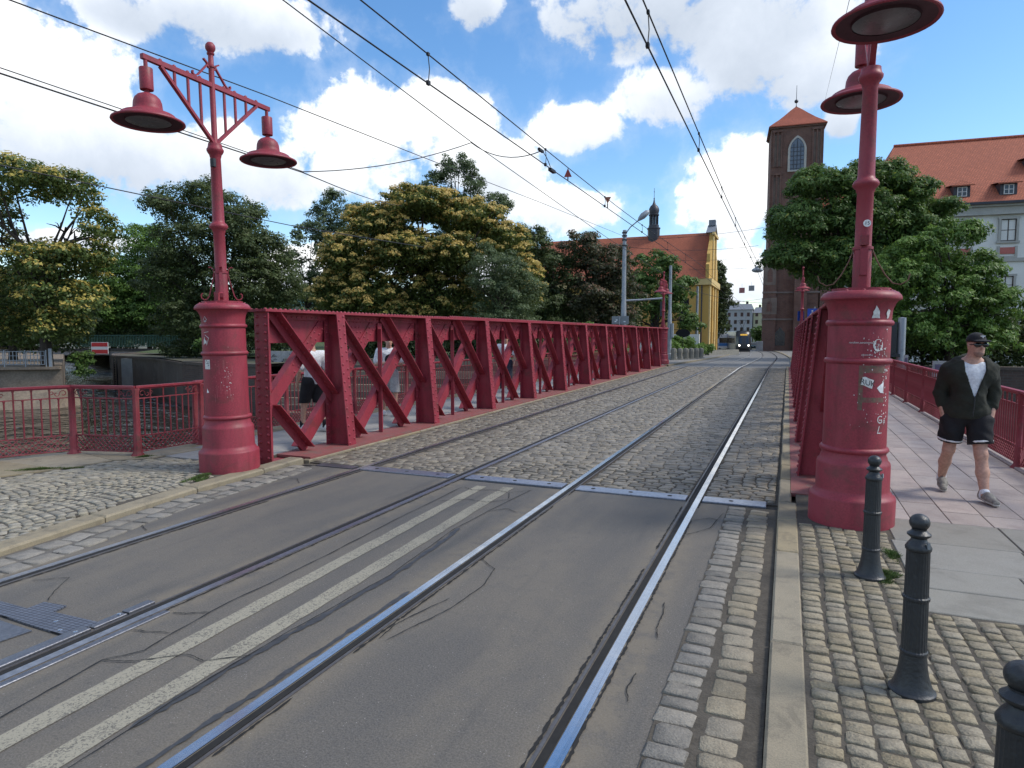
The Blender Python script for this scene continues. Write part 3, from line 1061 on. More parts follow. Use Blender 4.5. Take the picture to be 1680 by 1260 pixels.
CHEQ = chequer_mat()
sp([(-5.15, 2.56), (-4.30, 2.51), (-3.97, 2.50), (-3.93, 2.70), (-4.37, 2.69), (-4.39, 2.79), (-4.59, 2.77), (-4.58, 2.66), (-5.15, 2.67)][::-1], 0.003, 0.012).build('cover_plate', CHEQ, sw)
sp([(-5.15, 2.30), (-4.25, 2.27), (-4.22, 2.47), (-5.15, 2.51)], 0.003, 0.006).build('cover_plate', STEEL_D, sw)
for (x0, x1, y0, y1, zz) in ((-3.985, -3.90, 0.4, 2.62, 0.018), (-3.965, -3.90, 2.64, 2.86, 0.014), (-3.965, -3.895, 2.87, 3.06, 0.02), (-3.735, -3.685, 0.6, 3.0, 0.010)):
    MB().bbox(x0 + 3.9, x1 + 3.9, y0 - 2.5, y1 - 2.5, -0.01, zz, 0.004).build('guard_plate', STEEL_D, sw)
for x, y in ((-3.94, 2.55), (-3.935, 2.83), (-4.2, 2.6), (-4.05, 2.53)):
    MB().lathe([(0.014, 0), (0.014, 0.004), (0.006, 0.006)], 10, (x + 3.9, y - 2.5, 0.015)).build('bolt', STEEL, sw)

# expansion joint
ej = thing('expansion_joint', 'bolted blue-grey steel strip across the tram tracks where the bridge begins', 'steel strip', (-3, 7.35, 0))
for k, (x0, x1, y0) in enumerate(((-5.25, -3.92, 7.26), (-3.70, -2.42, 7.30), (-2.24, -0.98, 7.26), (-0.81, -0.16, 7.28))):
    pl = MB().bbox(x0 + 3, x1 + 3, y0 - 7.35, y0 + 0.22 - 7.35, -0.02, 0.016, 0.005).build('joint_plate', PLATE, ej)
    for t in ((0.15, 0.5, 0.85) if x1 - x0 > 1 else (0.45,)):
        xb = x0 + (x1 - x0) * t + 3
        MB().lathe([(0.026, 0.0155), (0.026, 0.0175), (0.016, 0.0178), (0.015, 0.0165)], 12, (xb, y0 + 0.11 - 7.35, 0)).build('bolt', GROOVE, pl)
MB().box(-6.0 + 3, -5.4 + 3, 7.27 - 7.35, 7.44 - 7.35, -0.02, 0.006).build('joint_plate', STEEL_D, ej)
MB().box(-3.2, 2.95, 7.24 - 7.35, 7.285 - 7.35, -0.2, -0.004).build('joint_gap', GROOVE, ej)


# ------------------------------------------------------------------ stones
def stone_mesh(seed, bulge=0.06):
    """unit paving stone, 1 x 1 footprint, top at z = 0, rounded uneven outline"""
    r = random.Random(seed)
    out = []
    for sx_, sy_ in ((1, 1), (-1, 1), (-1, -1), (1, -1)):
        cx, cy = sx_ * (0.5 - r.uniform(0, 0.05)), sy_ * (0.5 - r.uniform(0, 0.05))
        k = r.uniform(0.05, 0.13)
        pa, pb = (cx, cy - sy_ * k), (cx - sx_ * k, cy)
        out += [pa, pb] if sx_ * sy_ > 0 else [pb, pa]
    vs = [(x * 0.89, y * 0.89, r.uniform(-0.005, 0.002)) for x, y in out]
    vs += [(x * 0.985, y * 0.985, -0.007 - r.uniform(0, 0.004)) for x, y in out]
    vs += [(x, y, -0.022) for x, y in out]
    vs += [(x, y, -0.055) for x, y in out]
    vs.append((r.uniform(-.1, .1), r.uniform(-.1, .1), r.uniform(-0.001, 0.003)))
    n = 8
    fs = [(i, (i + 1) % n, 32) for i in range(n)]
    for a in (0, n, 2 * n):
        fs += [(a + n + i, a + n + (i + 1) % n, a + (i + 1) % n, a + i) for i in range(n)]
    return vs, fs


def stone_meshes(nm, m, count=8, base=0):
    res = []
    for k in range(count):
        vs, fs = stone_mesh(base + k)
        b = MB()
        b.add(vs, fs)
        res.append(b.mesh(nm, m, angle=50))
    return res


def lay_stones(parent, name, stuffname, stones, m, limit=300, seed=0, stuff_label=None):
    """stones: list of (x, y, z_top, width, length, rot). The ones largest in the photograph become parts, the rest one mass."""
    ms = stone_meshes(name, m, 8, seed)
    r = random.Random(seed)
    key = lambda s_: (0 if inview(s_[0], s_[1], s_[2]) else 1, s_[0] ** 2 + s_[1] ** 2)
    stones = sorted(stones, key=key)
    for s_ in stones[:limit]:
        o = inst(name, ms[r.randrange(8)], parent, (s_[0], s_[1], s_[2]), s_[5] + r.choice((0, PI)), (s_[3], s_[4], 1))
        o.rotation_euler[0] = r.uniform(-0.03, 0.03)
        o.rotation_euler[1] = r.uniform(-0.03, 0.03)
    rest = stones[limit:]
    if rest:
        S = np.array(rest, float)
        n = len(S)
        rr = np.random.default_rng(seed + 3)
        base = np.array([(-.5, -.5), (.5, -.5), (.5, .5), (-.5, .5)])
        Vv = np.zeros((n, 12, 3))
        for lvl, (sc, dz) in enumerate(((0.86, 0.0), (0.99, -0.008), (1.0, -0.05))):
            for k in range(4):
                lx = base[k, 0] * sc * S[:, 3] + rr.uniform(-.006, .006, n)
                ly = base[k, 1] * sc * S[:, 4] + rr.uniform(-.006, .006, n)
                c, s2 = np.cos(S[:, 5]), np.sin(S[:, 5])
                Vv[:, lvl * 4 + k, 0] = S[:, 0] + lx * c - ly * s2
                Vv[:, lvl * 4 + k, 1] = S[:, 1] + lx * s2 + ly * c
                Vv[:, lvl * 4 + k, 2] = S[:, 2] + dz + (rr.uniform(-.004, .004, n) if lvl == 0 else 0)
        Fb = [(0, 1, 2, 3)] + [(4 + k, 4 + (k + 1) % 4, (k + 1) % 4, k) for k in range(4)] + [(8 + k, 8 + (k + 1) % 4, 4 + (k + 1) % 4, 4 + k) for k in range(4)]
        Fb = np.array(Fb)
        Ff = (np.arange(n)[:, None, None] * 12 + Fb[None]).reshape(-1, 4)
        tint = np.repeat(rr.random(n), len(Fb))
        me = np_mesh(stuffname, Vv.reshape(-1, 3), Ff, m, {'tint': tint})
        link_mesh(stuffname, me, parent, 'stuff')


# setts on the deck
R2 = random.Random(3)
stones = []
y = 7.60
while y < 37.9:
    pitch = R2.uniform(0.094, 0.112)
    for x0, x1 in ((-6.26, -5.37), (-5.19, -3.90), (-3.74, -2.41), (-2.24, -0.98), (-0.81, -0.07)):
        x = x0 + R2.uniform(-0.02, 0.02)
        while x < x1 - 0.05:
            w_ = min(R2.uniform(0.125, 0.215), x1 - x)
            if x1 - x - w_ < 0.06:
                w_ = x1 - x
            stones.append((x + w_ / 2, y + R2.uniform(-0.006, 0.006), -0.004 + R2.uniform(-0.007, 0.005), w_ - 0.006, pitch - 0.006, R2.uniform(-0.05, 0.05)))
            x += w_
    y += pitch
lay_stones(deck, 'sett', 'deck_setts', stones, SETT_DECK, 300, 20)

# gutters
R2 = random.Random(4)
stones = []
for xc, wd, lr in ((-0.435, 0.185, (0.10, 0.155)), (-0.222, 0.185, (0.10, 0.165))):
    y = 0.4
    while y < 7.12:
        l_ = R2.uniform(*lr) * (1.28 - 0.055 * y)
        stones.append((xc + R2.uniform(-0.01, 0.01), y + l_ / 2, 0.013 + R2.uniform(-0.003, 0.005), wd + R2.uniform(-0.012, 0.015), l_ - 0.006, R2.uniform(-0.05, 0.05)))
        y += l_
gut = struct('gutter', 'two rows of big granite setts beside the right kerb')
MB().box(-0.53, -0.05, -6, 7.22, -0.1, 0.0055).build('gutter_bed', MORTAR, gut, angle=None)
lay_stones(gut, 'sett', 'gutter_setts', [s_ for s_ in stones if s_[0] < -0.33], SETT, 300, 31)
lay_stones(gut, 'sett', 'gutter_setts', [s_ for s_ in stones if s_[0] >= -0.33], SETT_Y, 300, 32)


def kx(y):
    return float(np.interp(y, [-10, 3.2, 3.7, 4.33, 4.96, 5.6, 6.3, 7.3], [-5.8, -5.87, -5.93, -6.08, -6.19, -6.24, -6.27, -6.35]))


R2 = random.Random(5)
stones = []
for off, wd in ((0.13, 0.21), (0.36, 0.20)):
    y = 0.5
    while y < 7.1:
        l_ = R2.uniform(0.16, 0.27)
        an = math.atan2(kx(y + l_) - kx(y), l_)
        stones.append((kx(y + l_ / 2) + off + R2.uniform(-0.012, 0.012), y + l_ / 2, 0.010 + R2.uniform(-0.003, 0.005), wd, l_ - 0.010, -an + R2.uniform(-0.05, 0.05)))
        y += l_
gutl = struct('gutter', 'ragged row of flat setts along the left kerb')
lay_stones(gutl, 'sett', 'gutter_setts', stones, SETT, 300, 41)

# kerbs
KZ = 0.05
kr = struct('kerb', 'worn pale granite kerb on the right')
bounds = [-2.0, 0.3, 2.1, 3.99, 5.72, 6.76, 7.44]
for ya, yb in zip(bounds, bounds[1:]):
    MB().bbox(-0.045, 0.135, ya + 0.006, yb - 0.006, -0.2, KZ, 0.014).build('kerb_stone', KERB, kr)
y = 7.46
while y < 38:
    l_ = RND.uniform(0.9, 1.3)
    MB().bbox(-0.04 + RND.uniform(-.006, .006), 0.085, y + 0.006, y + l_ - 0.006, -0.2, KZ + RND.uniform(-.004, .004), 0.012).build('kerb_stone', KERB, kr)
    y += l_
kl = struct('kerb', 'pale granite kerb on the left')
y = 0.8
while y < 7.3:
    l_ = min(RND.uniform(0.9, 1.25), 7.45 - y)
    xa, xb = kx(y + 0.006), kx(y + l_ - 0.006)
    vs = []
    for z, e in ((-0.2, 0), (KZ - 0.012, 0.0), (KZ + 0.006, 0.022)):
        vs += [(xa - 0.24 + e, y + 0.006 + e, z), (xa - e, y + 0.006 + e, z), (xb - e, y + l_ - 0.006 - e, z), (xb - 0.24 + e, y + l_ - 0.006 - e, z)]
    fs = [(8, 9, 10, 11)] + [(4 + k, 4 + (k + 1) % 4, 8 + (k + 1) % 4, 8 + k) for k in range(4)] + [(k, (k + 1) % 4, 4 + (k + 1) % 4, 4 + k) for k in range(4)]
    MB().add(vs, fs).build('kerb_stone', KERB, kl)
    y += l_
y = 7.48
while y < 38:
    l_ = RND.uniform(0.9, 1.3)
    MB().bbox(-6.40, -6.285, y + 0.006, y + l_ - 0.006, -0.2, 0.02, 0.01).build('kerb_stone', KERB, kl)
    y += l_

# right pavement: cobbles then slabs
pv = struct('pavement', 'cobbled and slabbed pavement on the right')
MB().box(0.13, 12, -10, 8.18, -0.06, 0.0405).build('pavement_bed', MORTAR, pv, angle=None)
R2 = random.Random(6)
stones = []
x = 0.142
while x < 3.0:
    w_ = R2.uniform(0.102, 0.138)
    y = 1.2 + R2.uniform(0, 0.1)
    drift = R2.uniform(-0.008, 0.008)
    ymax = 6.62 if x + w_ < 0.88 else 4.77
    if x < 0.88 < x + w_:
        w_ = 0.88 - x if 0.88 - x > 0.07 else w_
        ymax = 6.62 if x + w_ < 0.885 else 4.77
    while y < ymax:
        l_ = min(R2.uniform(0.082, 0.112), ymax + 0.03 - y)
        xx, yy = x + w_ / 2 + drift * (y - 3) + 0.012 * math.sin(y * 2.3 + x * 5), y + l_ / 2
        if (xx - 0.59) ** 2 + (yy - 6.97) ** 2 > 0.40 ** 2 and l_ > 0.04:
            stones.append((xx + R2.uniform(-0.004, 0.004), yy, KZ + R2.uniform(-0.006, 0.006), w_ - 0.006 + R2.uniform(-0.008, 0.006), l_ - 0.006, R2.uniform(-0.09, 0.09)))
        y += l_
    x += w_
lay_stones(pv, 'cobble', 'cobbles', stones, COBBLE, 300, 51)
xb = lambda y: 0.885
rowsY = [(4.81, 5.26), (5.26, 5.72), (5.72, 6.42), (6.42, 7.17)]
cuts = [[0.87, 1.95, 3.1, 4.2], [0.87, 1.6, 2.7, 3.9], [0.87, 1.80, 3.0, 4.2], [0.90, 1.82, 2.8, 4.1]]
for (ya, yb), cs in zip(rowsY, cuts):
    for xa, x2 in zip(cs, cs[1:]):
        MB().bbox(xa + 0.004, x2 - 0.004, ya + 0.004, yb - 0.004, 0.0, KZ + RND.uniform(-.002, .002), 0.006).build('slab', SLAB_GREY, pv)
MB().box(4.0, 12, 4.8, 8.1, 0, KZ - 0.002).build('slab', SLAB_GREY, pv)

# right footway over the bridge
fw_ = struct('footway', 'pinkish granite footway along the right side of the bridge')
MB().box(0.75, 2.80, 7.17, 38.2, -0.05, 0.036).build('footway_bed', MORTAR, fw_, angle=None)
MB().bbox(2.805, 3.05, 7.2, 38.1, -0.05, 0.07, 0.01).build('edge_course', SLAB_PINK, fw_)
colx = [0.80, 1.14, 1.47, 1.80, 2.13, 2.46, 2.80]
for i, (xa, x2) in enumerate(zip(colx, colx[1:])):
    y = 7.18 + 0.0
    first = True
    while y < 38.0:
        l_ = RND.uniform(0.5, 0.8) if not first else RND.uniform(0.25, 0.9)
        first = False
        l_ = min(l_, 38.1 - y)
        MB().bbox(xa + 0.0025, x2 - 0.0025, y + 0.0025, y + l_ - 0.0025, 0.0, KZ + RND.uniform(-.0025, .0025), 0.004).build('paving_slab', SLAB_PINK, fw_)
        y += l_

# left footway and fan cobbles
fl = struct('footway', 'pale grey slab footway behind the left lattice girder')
MB().box(-8.85, -6.92, 6.75, 38.2, -0.05, 0.036).build('footway_bed', MORTAR, fl, angle=None)
for xa, x2 in ((-8.55, -8.02), (-8.02, -7.48), (-7.48, -6.95)):
    y = 6.80
    while y < 38.0:
        l_ = min(RND.uniform(0.8, 1.2), 38.1 - y)
        MB().bbox(xa + 0.004, x2 - 0.004, y + 0.004, y + l_ - 0.004, 0.0, KZ + RND.uniform(-.002, .002), 0.005).build('paving_slab', SLAB_LIGHT, fl)
        y += l_
MB().bbox(-9.1, -8.555, 7.45, 38.1, -0.05, 0.055, 0.01).build('edge_course', KERB, fl)

pl_ = struct('pavement', 'fan-laid cobbled pavement on the left')
MB().poly([(-6.1, -8, 0.0405), (-6.45, 6.78, 0.0405), (-8.8, 6.78, 0.0405), (-9.1, 6.6, 0.0405), (-13, -8, 0.0405)], (0, 0, -0.1)).build('pavement_bed', MORTAR, pl_, angle=None)
edge_pts = [(-8.25, 7.45), (-8.34, 6.60), (-8.70, 6.26), (-8.76, 5.6), (-9.0, 4.9), (-9.9, 3.4), (-11.0, 1.0)]
outer_pts = [(-8.95, 7.45), (-9.02, 6.82), (-9.88, 6.55), (-10.33, 5.6), (-10.75, 4.7), (-11.62, 2.9), (-12.55, 0.8)]
ex_ = [p[1] for p in edge_pts][::-1]
ey_ = [p[0] for p in edge_pts][::-1]
R2 = random.Random(8)
stones = []
fanw = 1.25
for fan in range(-6, 3):
    xc = -7.0 + fan * fanw
    y0 = 0.4
    while y0 < 7.6:
        n = 12
        for k in range(n):
            u = (k + 0.5) / n * 2 - 1
            x = xc + u * fanw / 2
            yy = y0 + 0.34 * math.sqrt(max(0, 1 - (u * 0.93) ** 2))
            if yy < 1.0 or yy > 6.74:
                continue
            if x > kx(yy) - 0.29 or x < np.interp(yy, ex_, ey_) + 0.05:
                continue
            if (x + 6.75) ** 2 + (yy - 6.5) ** 2 < 0.41 ** 2:
                continue
            sl = math.atan2(-0.34 * u * 0.86 / math.sqrt(max(0.06, 1 - (u * 0.93) ** 2)), fanw / 2)
            stones.append((x + R2.uniform(-.01, .01), yy + R2.uniform(-.01, .01), KZ + R2.uniform(-.007, .006), 0.103 + R2.uniform(-.012, .008), 0.097 + R2.uniform(-.01, .006), sl * 0.8))
        y0 += 0.103
lay_stones(pl_, 'cobble', 'cobbles', stones, COBBLE_L, 300, 61)
for i in range(len(edge_pts) - 1):
    q = [edge_pts[i], edge_pts[i + 1], outer_pts[i + 1], outer_pts[i]]
    cx, cy = sum(p[0] for p in q) / 4, sum(p[1] for p in q) / 4
    q = [(cx + (x - cx) * 0.99, cy + (y - cy) * 0.99, -0.05) for x, y in q]
    MB().poly(q, (0, 0, 0.108 + RND.uniform(-.006, .006))).build('edge_slab', KERB, pl_, angle=None, recalc=True)


def moss_patch(name, label, cx, cy, rx, ry, ang, n, z=KZ):
    """a mat of short blades"""
    r = np.random.default_rng(int(abs(cx * 1000)) + n)
    a = r.random(n) * 2 * PI
    q = np.sqrt(r.random(n)) * (0.6 + 0.4 * np.sin(a * 3 + 1))
    lx, ly = q * np.cos(a) * rx, q * np.sin(a) * ry
    X = cx + lx * math.cos(ang) - ly * math.sin(ang)
    Y = cy + lx * math.sin(ang) + ly * math.cos(ang)
    t = r.random(n) * 2 * PI
    h = r.uniform(0.012, 0.05, n) * np.maximum(0.35, 1 - q)
    w_ = r.uniform(0.004, 0.009, n)
    lean = r.normal(0, 0.02, (n, 2))
    Vv = np.zeros((n, 3, 3))
    Vv[:, 0] = np.stack([X - np.cos(t) * w_, Y - np.sin(t) * w_, np.full(n, z - 0.012)], 1)
    Vv[:, 1] = np.stack([X + np.cos(t) * w_, Y + np.sin(t) * w_, np.full(n, z - 0.012)], 1)
    Vv[:, 2] = np.stack([X + lean[:, 0], Y + lean[:, 1], z + h], 1)
    me = np_mesh(name, Vv.reshape(-1, 3), np.arange(3 * n).reshape(-1, 3), MOSS)
    o = link_mesh(name, me, None, 'stuff', label)
    o['category'] = 'grass'


moss_patch('grass', 'green tuft of grass at the foot of the left red pillar', -6.66, 5.93, 0.42, 0.12, 1.9, 2600)
moss_patch('moss', 'mossy strip along the kerb stones by the flared railing', -8.98, 5.45, 0.55, 0.07, 0.72, 2600)
moss_patch('moss', 'bit of moss at the foot of the corner railing post', -8.5, 6.62, 0.24, 0.05, 0.9, 900)
moss_patch('grass', 'weeds growing around the base of the bollard by the pillar', 0.70, 5.42, 0.13, 0.22, 0.2, 1500)
moss_patch('grass', 'weeds in the slab joint just beyond the farther bollard', 0.82, 5.95, 0.06, 0.22, 0.1, 700)


# ================================================================== LATTICE GIRDERS
def girder(label, xpl, ystart, sx):
    """sx = +1: the road lies on the +X side of the truss plane"""
    t = thing('lattice_girder', label, 'bridge girder', (xpl, ystart, 0), 0, 'lattice girders of the bridge')
    H, P, N = 2.13, 1.385, 22
    L = P * N
    X = lambda d: sx * d
    riv = MB()

    def bx(b, d0, d1, y0, y1, z0, z1):
        return b.box(X(d0), X(d1), y0, y1, z0, z1)

    bx(MB(), -0.10, 0.52, 0.28, L + 0.1, 0.012, 0.05).build('base_plate', RED_FLOOR, t, angle=None)
    bx(MB(), -0.14, 0.30, -0.1, L + 0.1, -0.75, 0.0).build('bottom_chord', RED_WORN, t, angle=None)
    bx(MB(), -0.20, 0.235, -0.22, L + 0.22, H, H + 0.034).build('top_flange', RED, t, angle=None)
    bx(MB(), -0.17, 0.205, 5.2, L - 7.0, H + 0.0345, H + 0.058).build('cover_plate', RED, t, angle=None)
    bx(MB(), -0.015, 0.0, 0.0, L, 1.69, H).build('top_web', RED, t, angle=None)
    b = MB()
    bx(b, 0.002, 0.085, 0.03, L - 0.03, H - 0.016, H - 0.001)
    bx(b, 0.0225, 0.034, 0.03, L - 0.03, H - 0.1, H - 0.017)
    b.build('flange_angle', RED, t, angle=None)
    for e, yy in ((0, -0.15), (1, L + 0.15)):
        b = MB()
        bx(b, -0.03, 0.215, yy - 0.012, yy + 0.012, -0.06, H - 0.002)
        bx(b, -0.03, -0.012, min(yy, 0 if e == 0 else L) + (0.013 if e == 0 else -0.15), max(yy, 0 if e == 0 else L) - (0.013 if e else -0.12), 0.0, H - 0.003)
        b.build('end_post', RED, t, angle=None)
        s_ = -1 if e == 0 else 1
        for k in range(19):
            for d in (0.022, 0.165):
                riv.rivet((X(d), yy + s_ * 0.012, 0.08 + k * 0.11), (0, s_, 0), 0.026, 8)
    # rivets on the top flange edge rows
    y = -0.18
    while y < L + 0.2:
        zt = H + (0.058 if 5.2 < y < L - 7 else 0.034)
        for d in (-0.155, 0.19):
            riv.rivet((X(d), y, zt), (0, 0, 1), 0.025, 6)
        y += 0.098
    y = 0.08
    while y < L:
        riv.rivet((X(0.034), y, H - 0.06), (sx, 0, 0), 0.019, 6)
        y += 0.11
    for n in range(1, N):
        yn = n * P
        if n % 2 == 0:
            b = MB()
            bx(b, 0.045, 0.057, yn - 0.062, yn + 0.062, 0.05, H - 0.12)
            bx(b, 0.058, 0.125, yn - 0.062, yn - 0.05, 0.05, H - 0.22)
            b.build('mid_post', RED, t, angle=None)
            for k in range(13):
                riv.rivet((X(0.057), yn + 0.02, 0.18 + k * 0.14), (sx, 0, 0), 0.020, 6)
        else:
            b = MB()
            b.poly([(X(0.036), yn - 0.009, 0.052), (X(0.425), yn - 0.009, 0.052), (X(0.235), yn - 0.009, H - 0.003), (X(0.036), yn - 0.009, H - 0.003)], (0, 0.018, 0))
            bx(b, 0.036, 0.046, yn - 0.135, yn - 0.0095, 0.052, H - 0.105)
            bx(b, 0.036, 0.046, yn + 0.0095, yn + 0.10, 0.052, H - 0.105)
            bx(b, 0.047, 0.228, yn - 0.028, yn - 0.0095, 1.80, H - 0.02)
            br = b.build('bracket', RED, t, angle=None, recalc=True)
            b = MB()
            p0, p1 = Vector((X(0.437), yn, 0.02)), Vector((X(0.247), yn, H + 0.0))
            d = (p1 - p0)
            nrm = Vector((sx * d.z, 0, -sx * d.x)).normalized()
            b.obox((p0 + p1) / 2, d / 2, Vector((0, 0.098, 0)), nrm * 0.010)
            b.build('flange', RED, br, angle=None)
            for k in range(15):
                q = p0 + d * (0.03 + k * 0.066)
                for yy, zo in ((-0.058, 0), (0.058, 0.03)):
                    riv.rivet(q + nrm * 0.010 + Vector((0, yy, 0)) + d * zo, nrm, 0.022, 6)
            for k in range(17):
                riv.rivet((X(0.046), yn - 0.09, 0.12 + k * 0.115), (sx, 0, 0), 0.020, 6)
    # diagonals falling away from the viewer: outstanding leg plus flat
    R45 = 1.5 * P

    def clip(ya, za, yb, zb):
        if ya < 0:
            za, ya = za + (zb - za) * (0 - ya) / (yb - ya), 0
        if yb > L:
            zb, yb = za + (zb - za) * (L - ya) / (yb - ya), L
        return ya, za, yb, zb

    for n in range(-1, N):
        ya, za, yb, zb = clip(n * P + 0.02, H - 0.02, n * P + R45 + 0.02, 0.055)
        if yb - ya < 0.15:
            continue
        u = Vector((0, yb - ya, zb - za)).normalized()
        v = Vector((0, -u.z, u.y))            # in the plane, upwards
        c = Vector((0, (ya + yb) / 2, (za + zb) / 2))
        hl = Vector((0, yb - ya, zb - za)) / 2
        b = MB()
        b.obox(c + Vector((X(0.138), 0, 0)) + v * 0.07, hl, Vector((0.070, 0, 0)), v * 0.007)
        b.obox(c + Vector((X(0.064), 0, 0)) + v * 0.010, hl * 0.995, Vector((0.006, 0, 0)), v * 0.055)
        b.build('diagonal', RED, t, angle=None)
        ln = hl.length * 2
        k = 0.1
        while k < ln - 0.1:
            q = Vector((X(0.105), ya, za)) + u * k + v * 0.063
            riv.rivet(q, -v, 0.019, 6)
            k += 0.13
    for n in range(0, N + 2):
        yb, zb = n * P - 0.03, H - 0.04
        ya, za = yb - R45, 0.055
        ya, za, yb, zb = clip(ya, za, yb, zb)
        if yb - ya < 0.15:
            continue
        u = Vector((0, yb - ya, zb - za)).normalized()
        v = Vector((0, -u.z, u.y))
        c = Vector((0, (ya + yb) / 2, (za + zb) / 2))
        hl = Vector((0, yb - ya, zb - za)) / 2
        b = MB()
        b.obox(c + Vector((X(0.011), 0, 0)), hl, Vector((0.008, 0, 0)), v * 0.098)
        if zb > 1.6:
            f = (1.62 - za) / (zb - za)
            c2 = Vector((X(-0.05), ya, za)) + Vector((0, yb - ya, zb - za)) * f / 2 - v * 0.0
            b.obox(c2 + v * 0.09, hl * f, Vector((0.052, 0, 0)), v * 0.007)
        b.build('counter_diagonal', RED, t, angle=None)
        ln = hl.length * 2
        k = ln - 0.08
        while k > 0 and za + (zb - za) * k / ln > 1.25:
            for vv in (-0.05, 0.05):
                riv.rivet(Vector((X(0.019), ya, za)) + u * (k + vv * 0.6) + v * vv, (sx, 0, 0), 0.020, 6)
            k -= 0.115
        if n % 2 == 0 and 0 < n < N:      # riveted splice in the top web
            for i in range(5):
                for j in range(4):
                    yy, zz = n * P - 0.95 + i * 0.10 + (j % 2) * 0.05, 1.76 + j * 0.09
                    if (zz - 1.69) < 0.9 - (i * 0.1) * 0.5:
                        riv.rivet((X(0.0), yy, zz), (sx, 0, 0), 0.019, 6)
    riv.build('rivets', RED, t, angle=60, kind='stuff')
    return t


girder('dark red riveted lattice girder left of the tram tracks, seen from its road side', -6.83, 7.265, 1)
girder('dark red riveted lattice girder on the right, seen almost end-on behind the stickered pillar', 0.60, 7.60, -1)


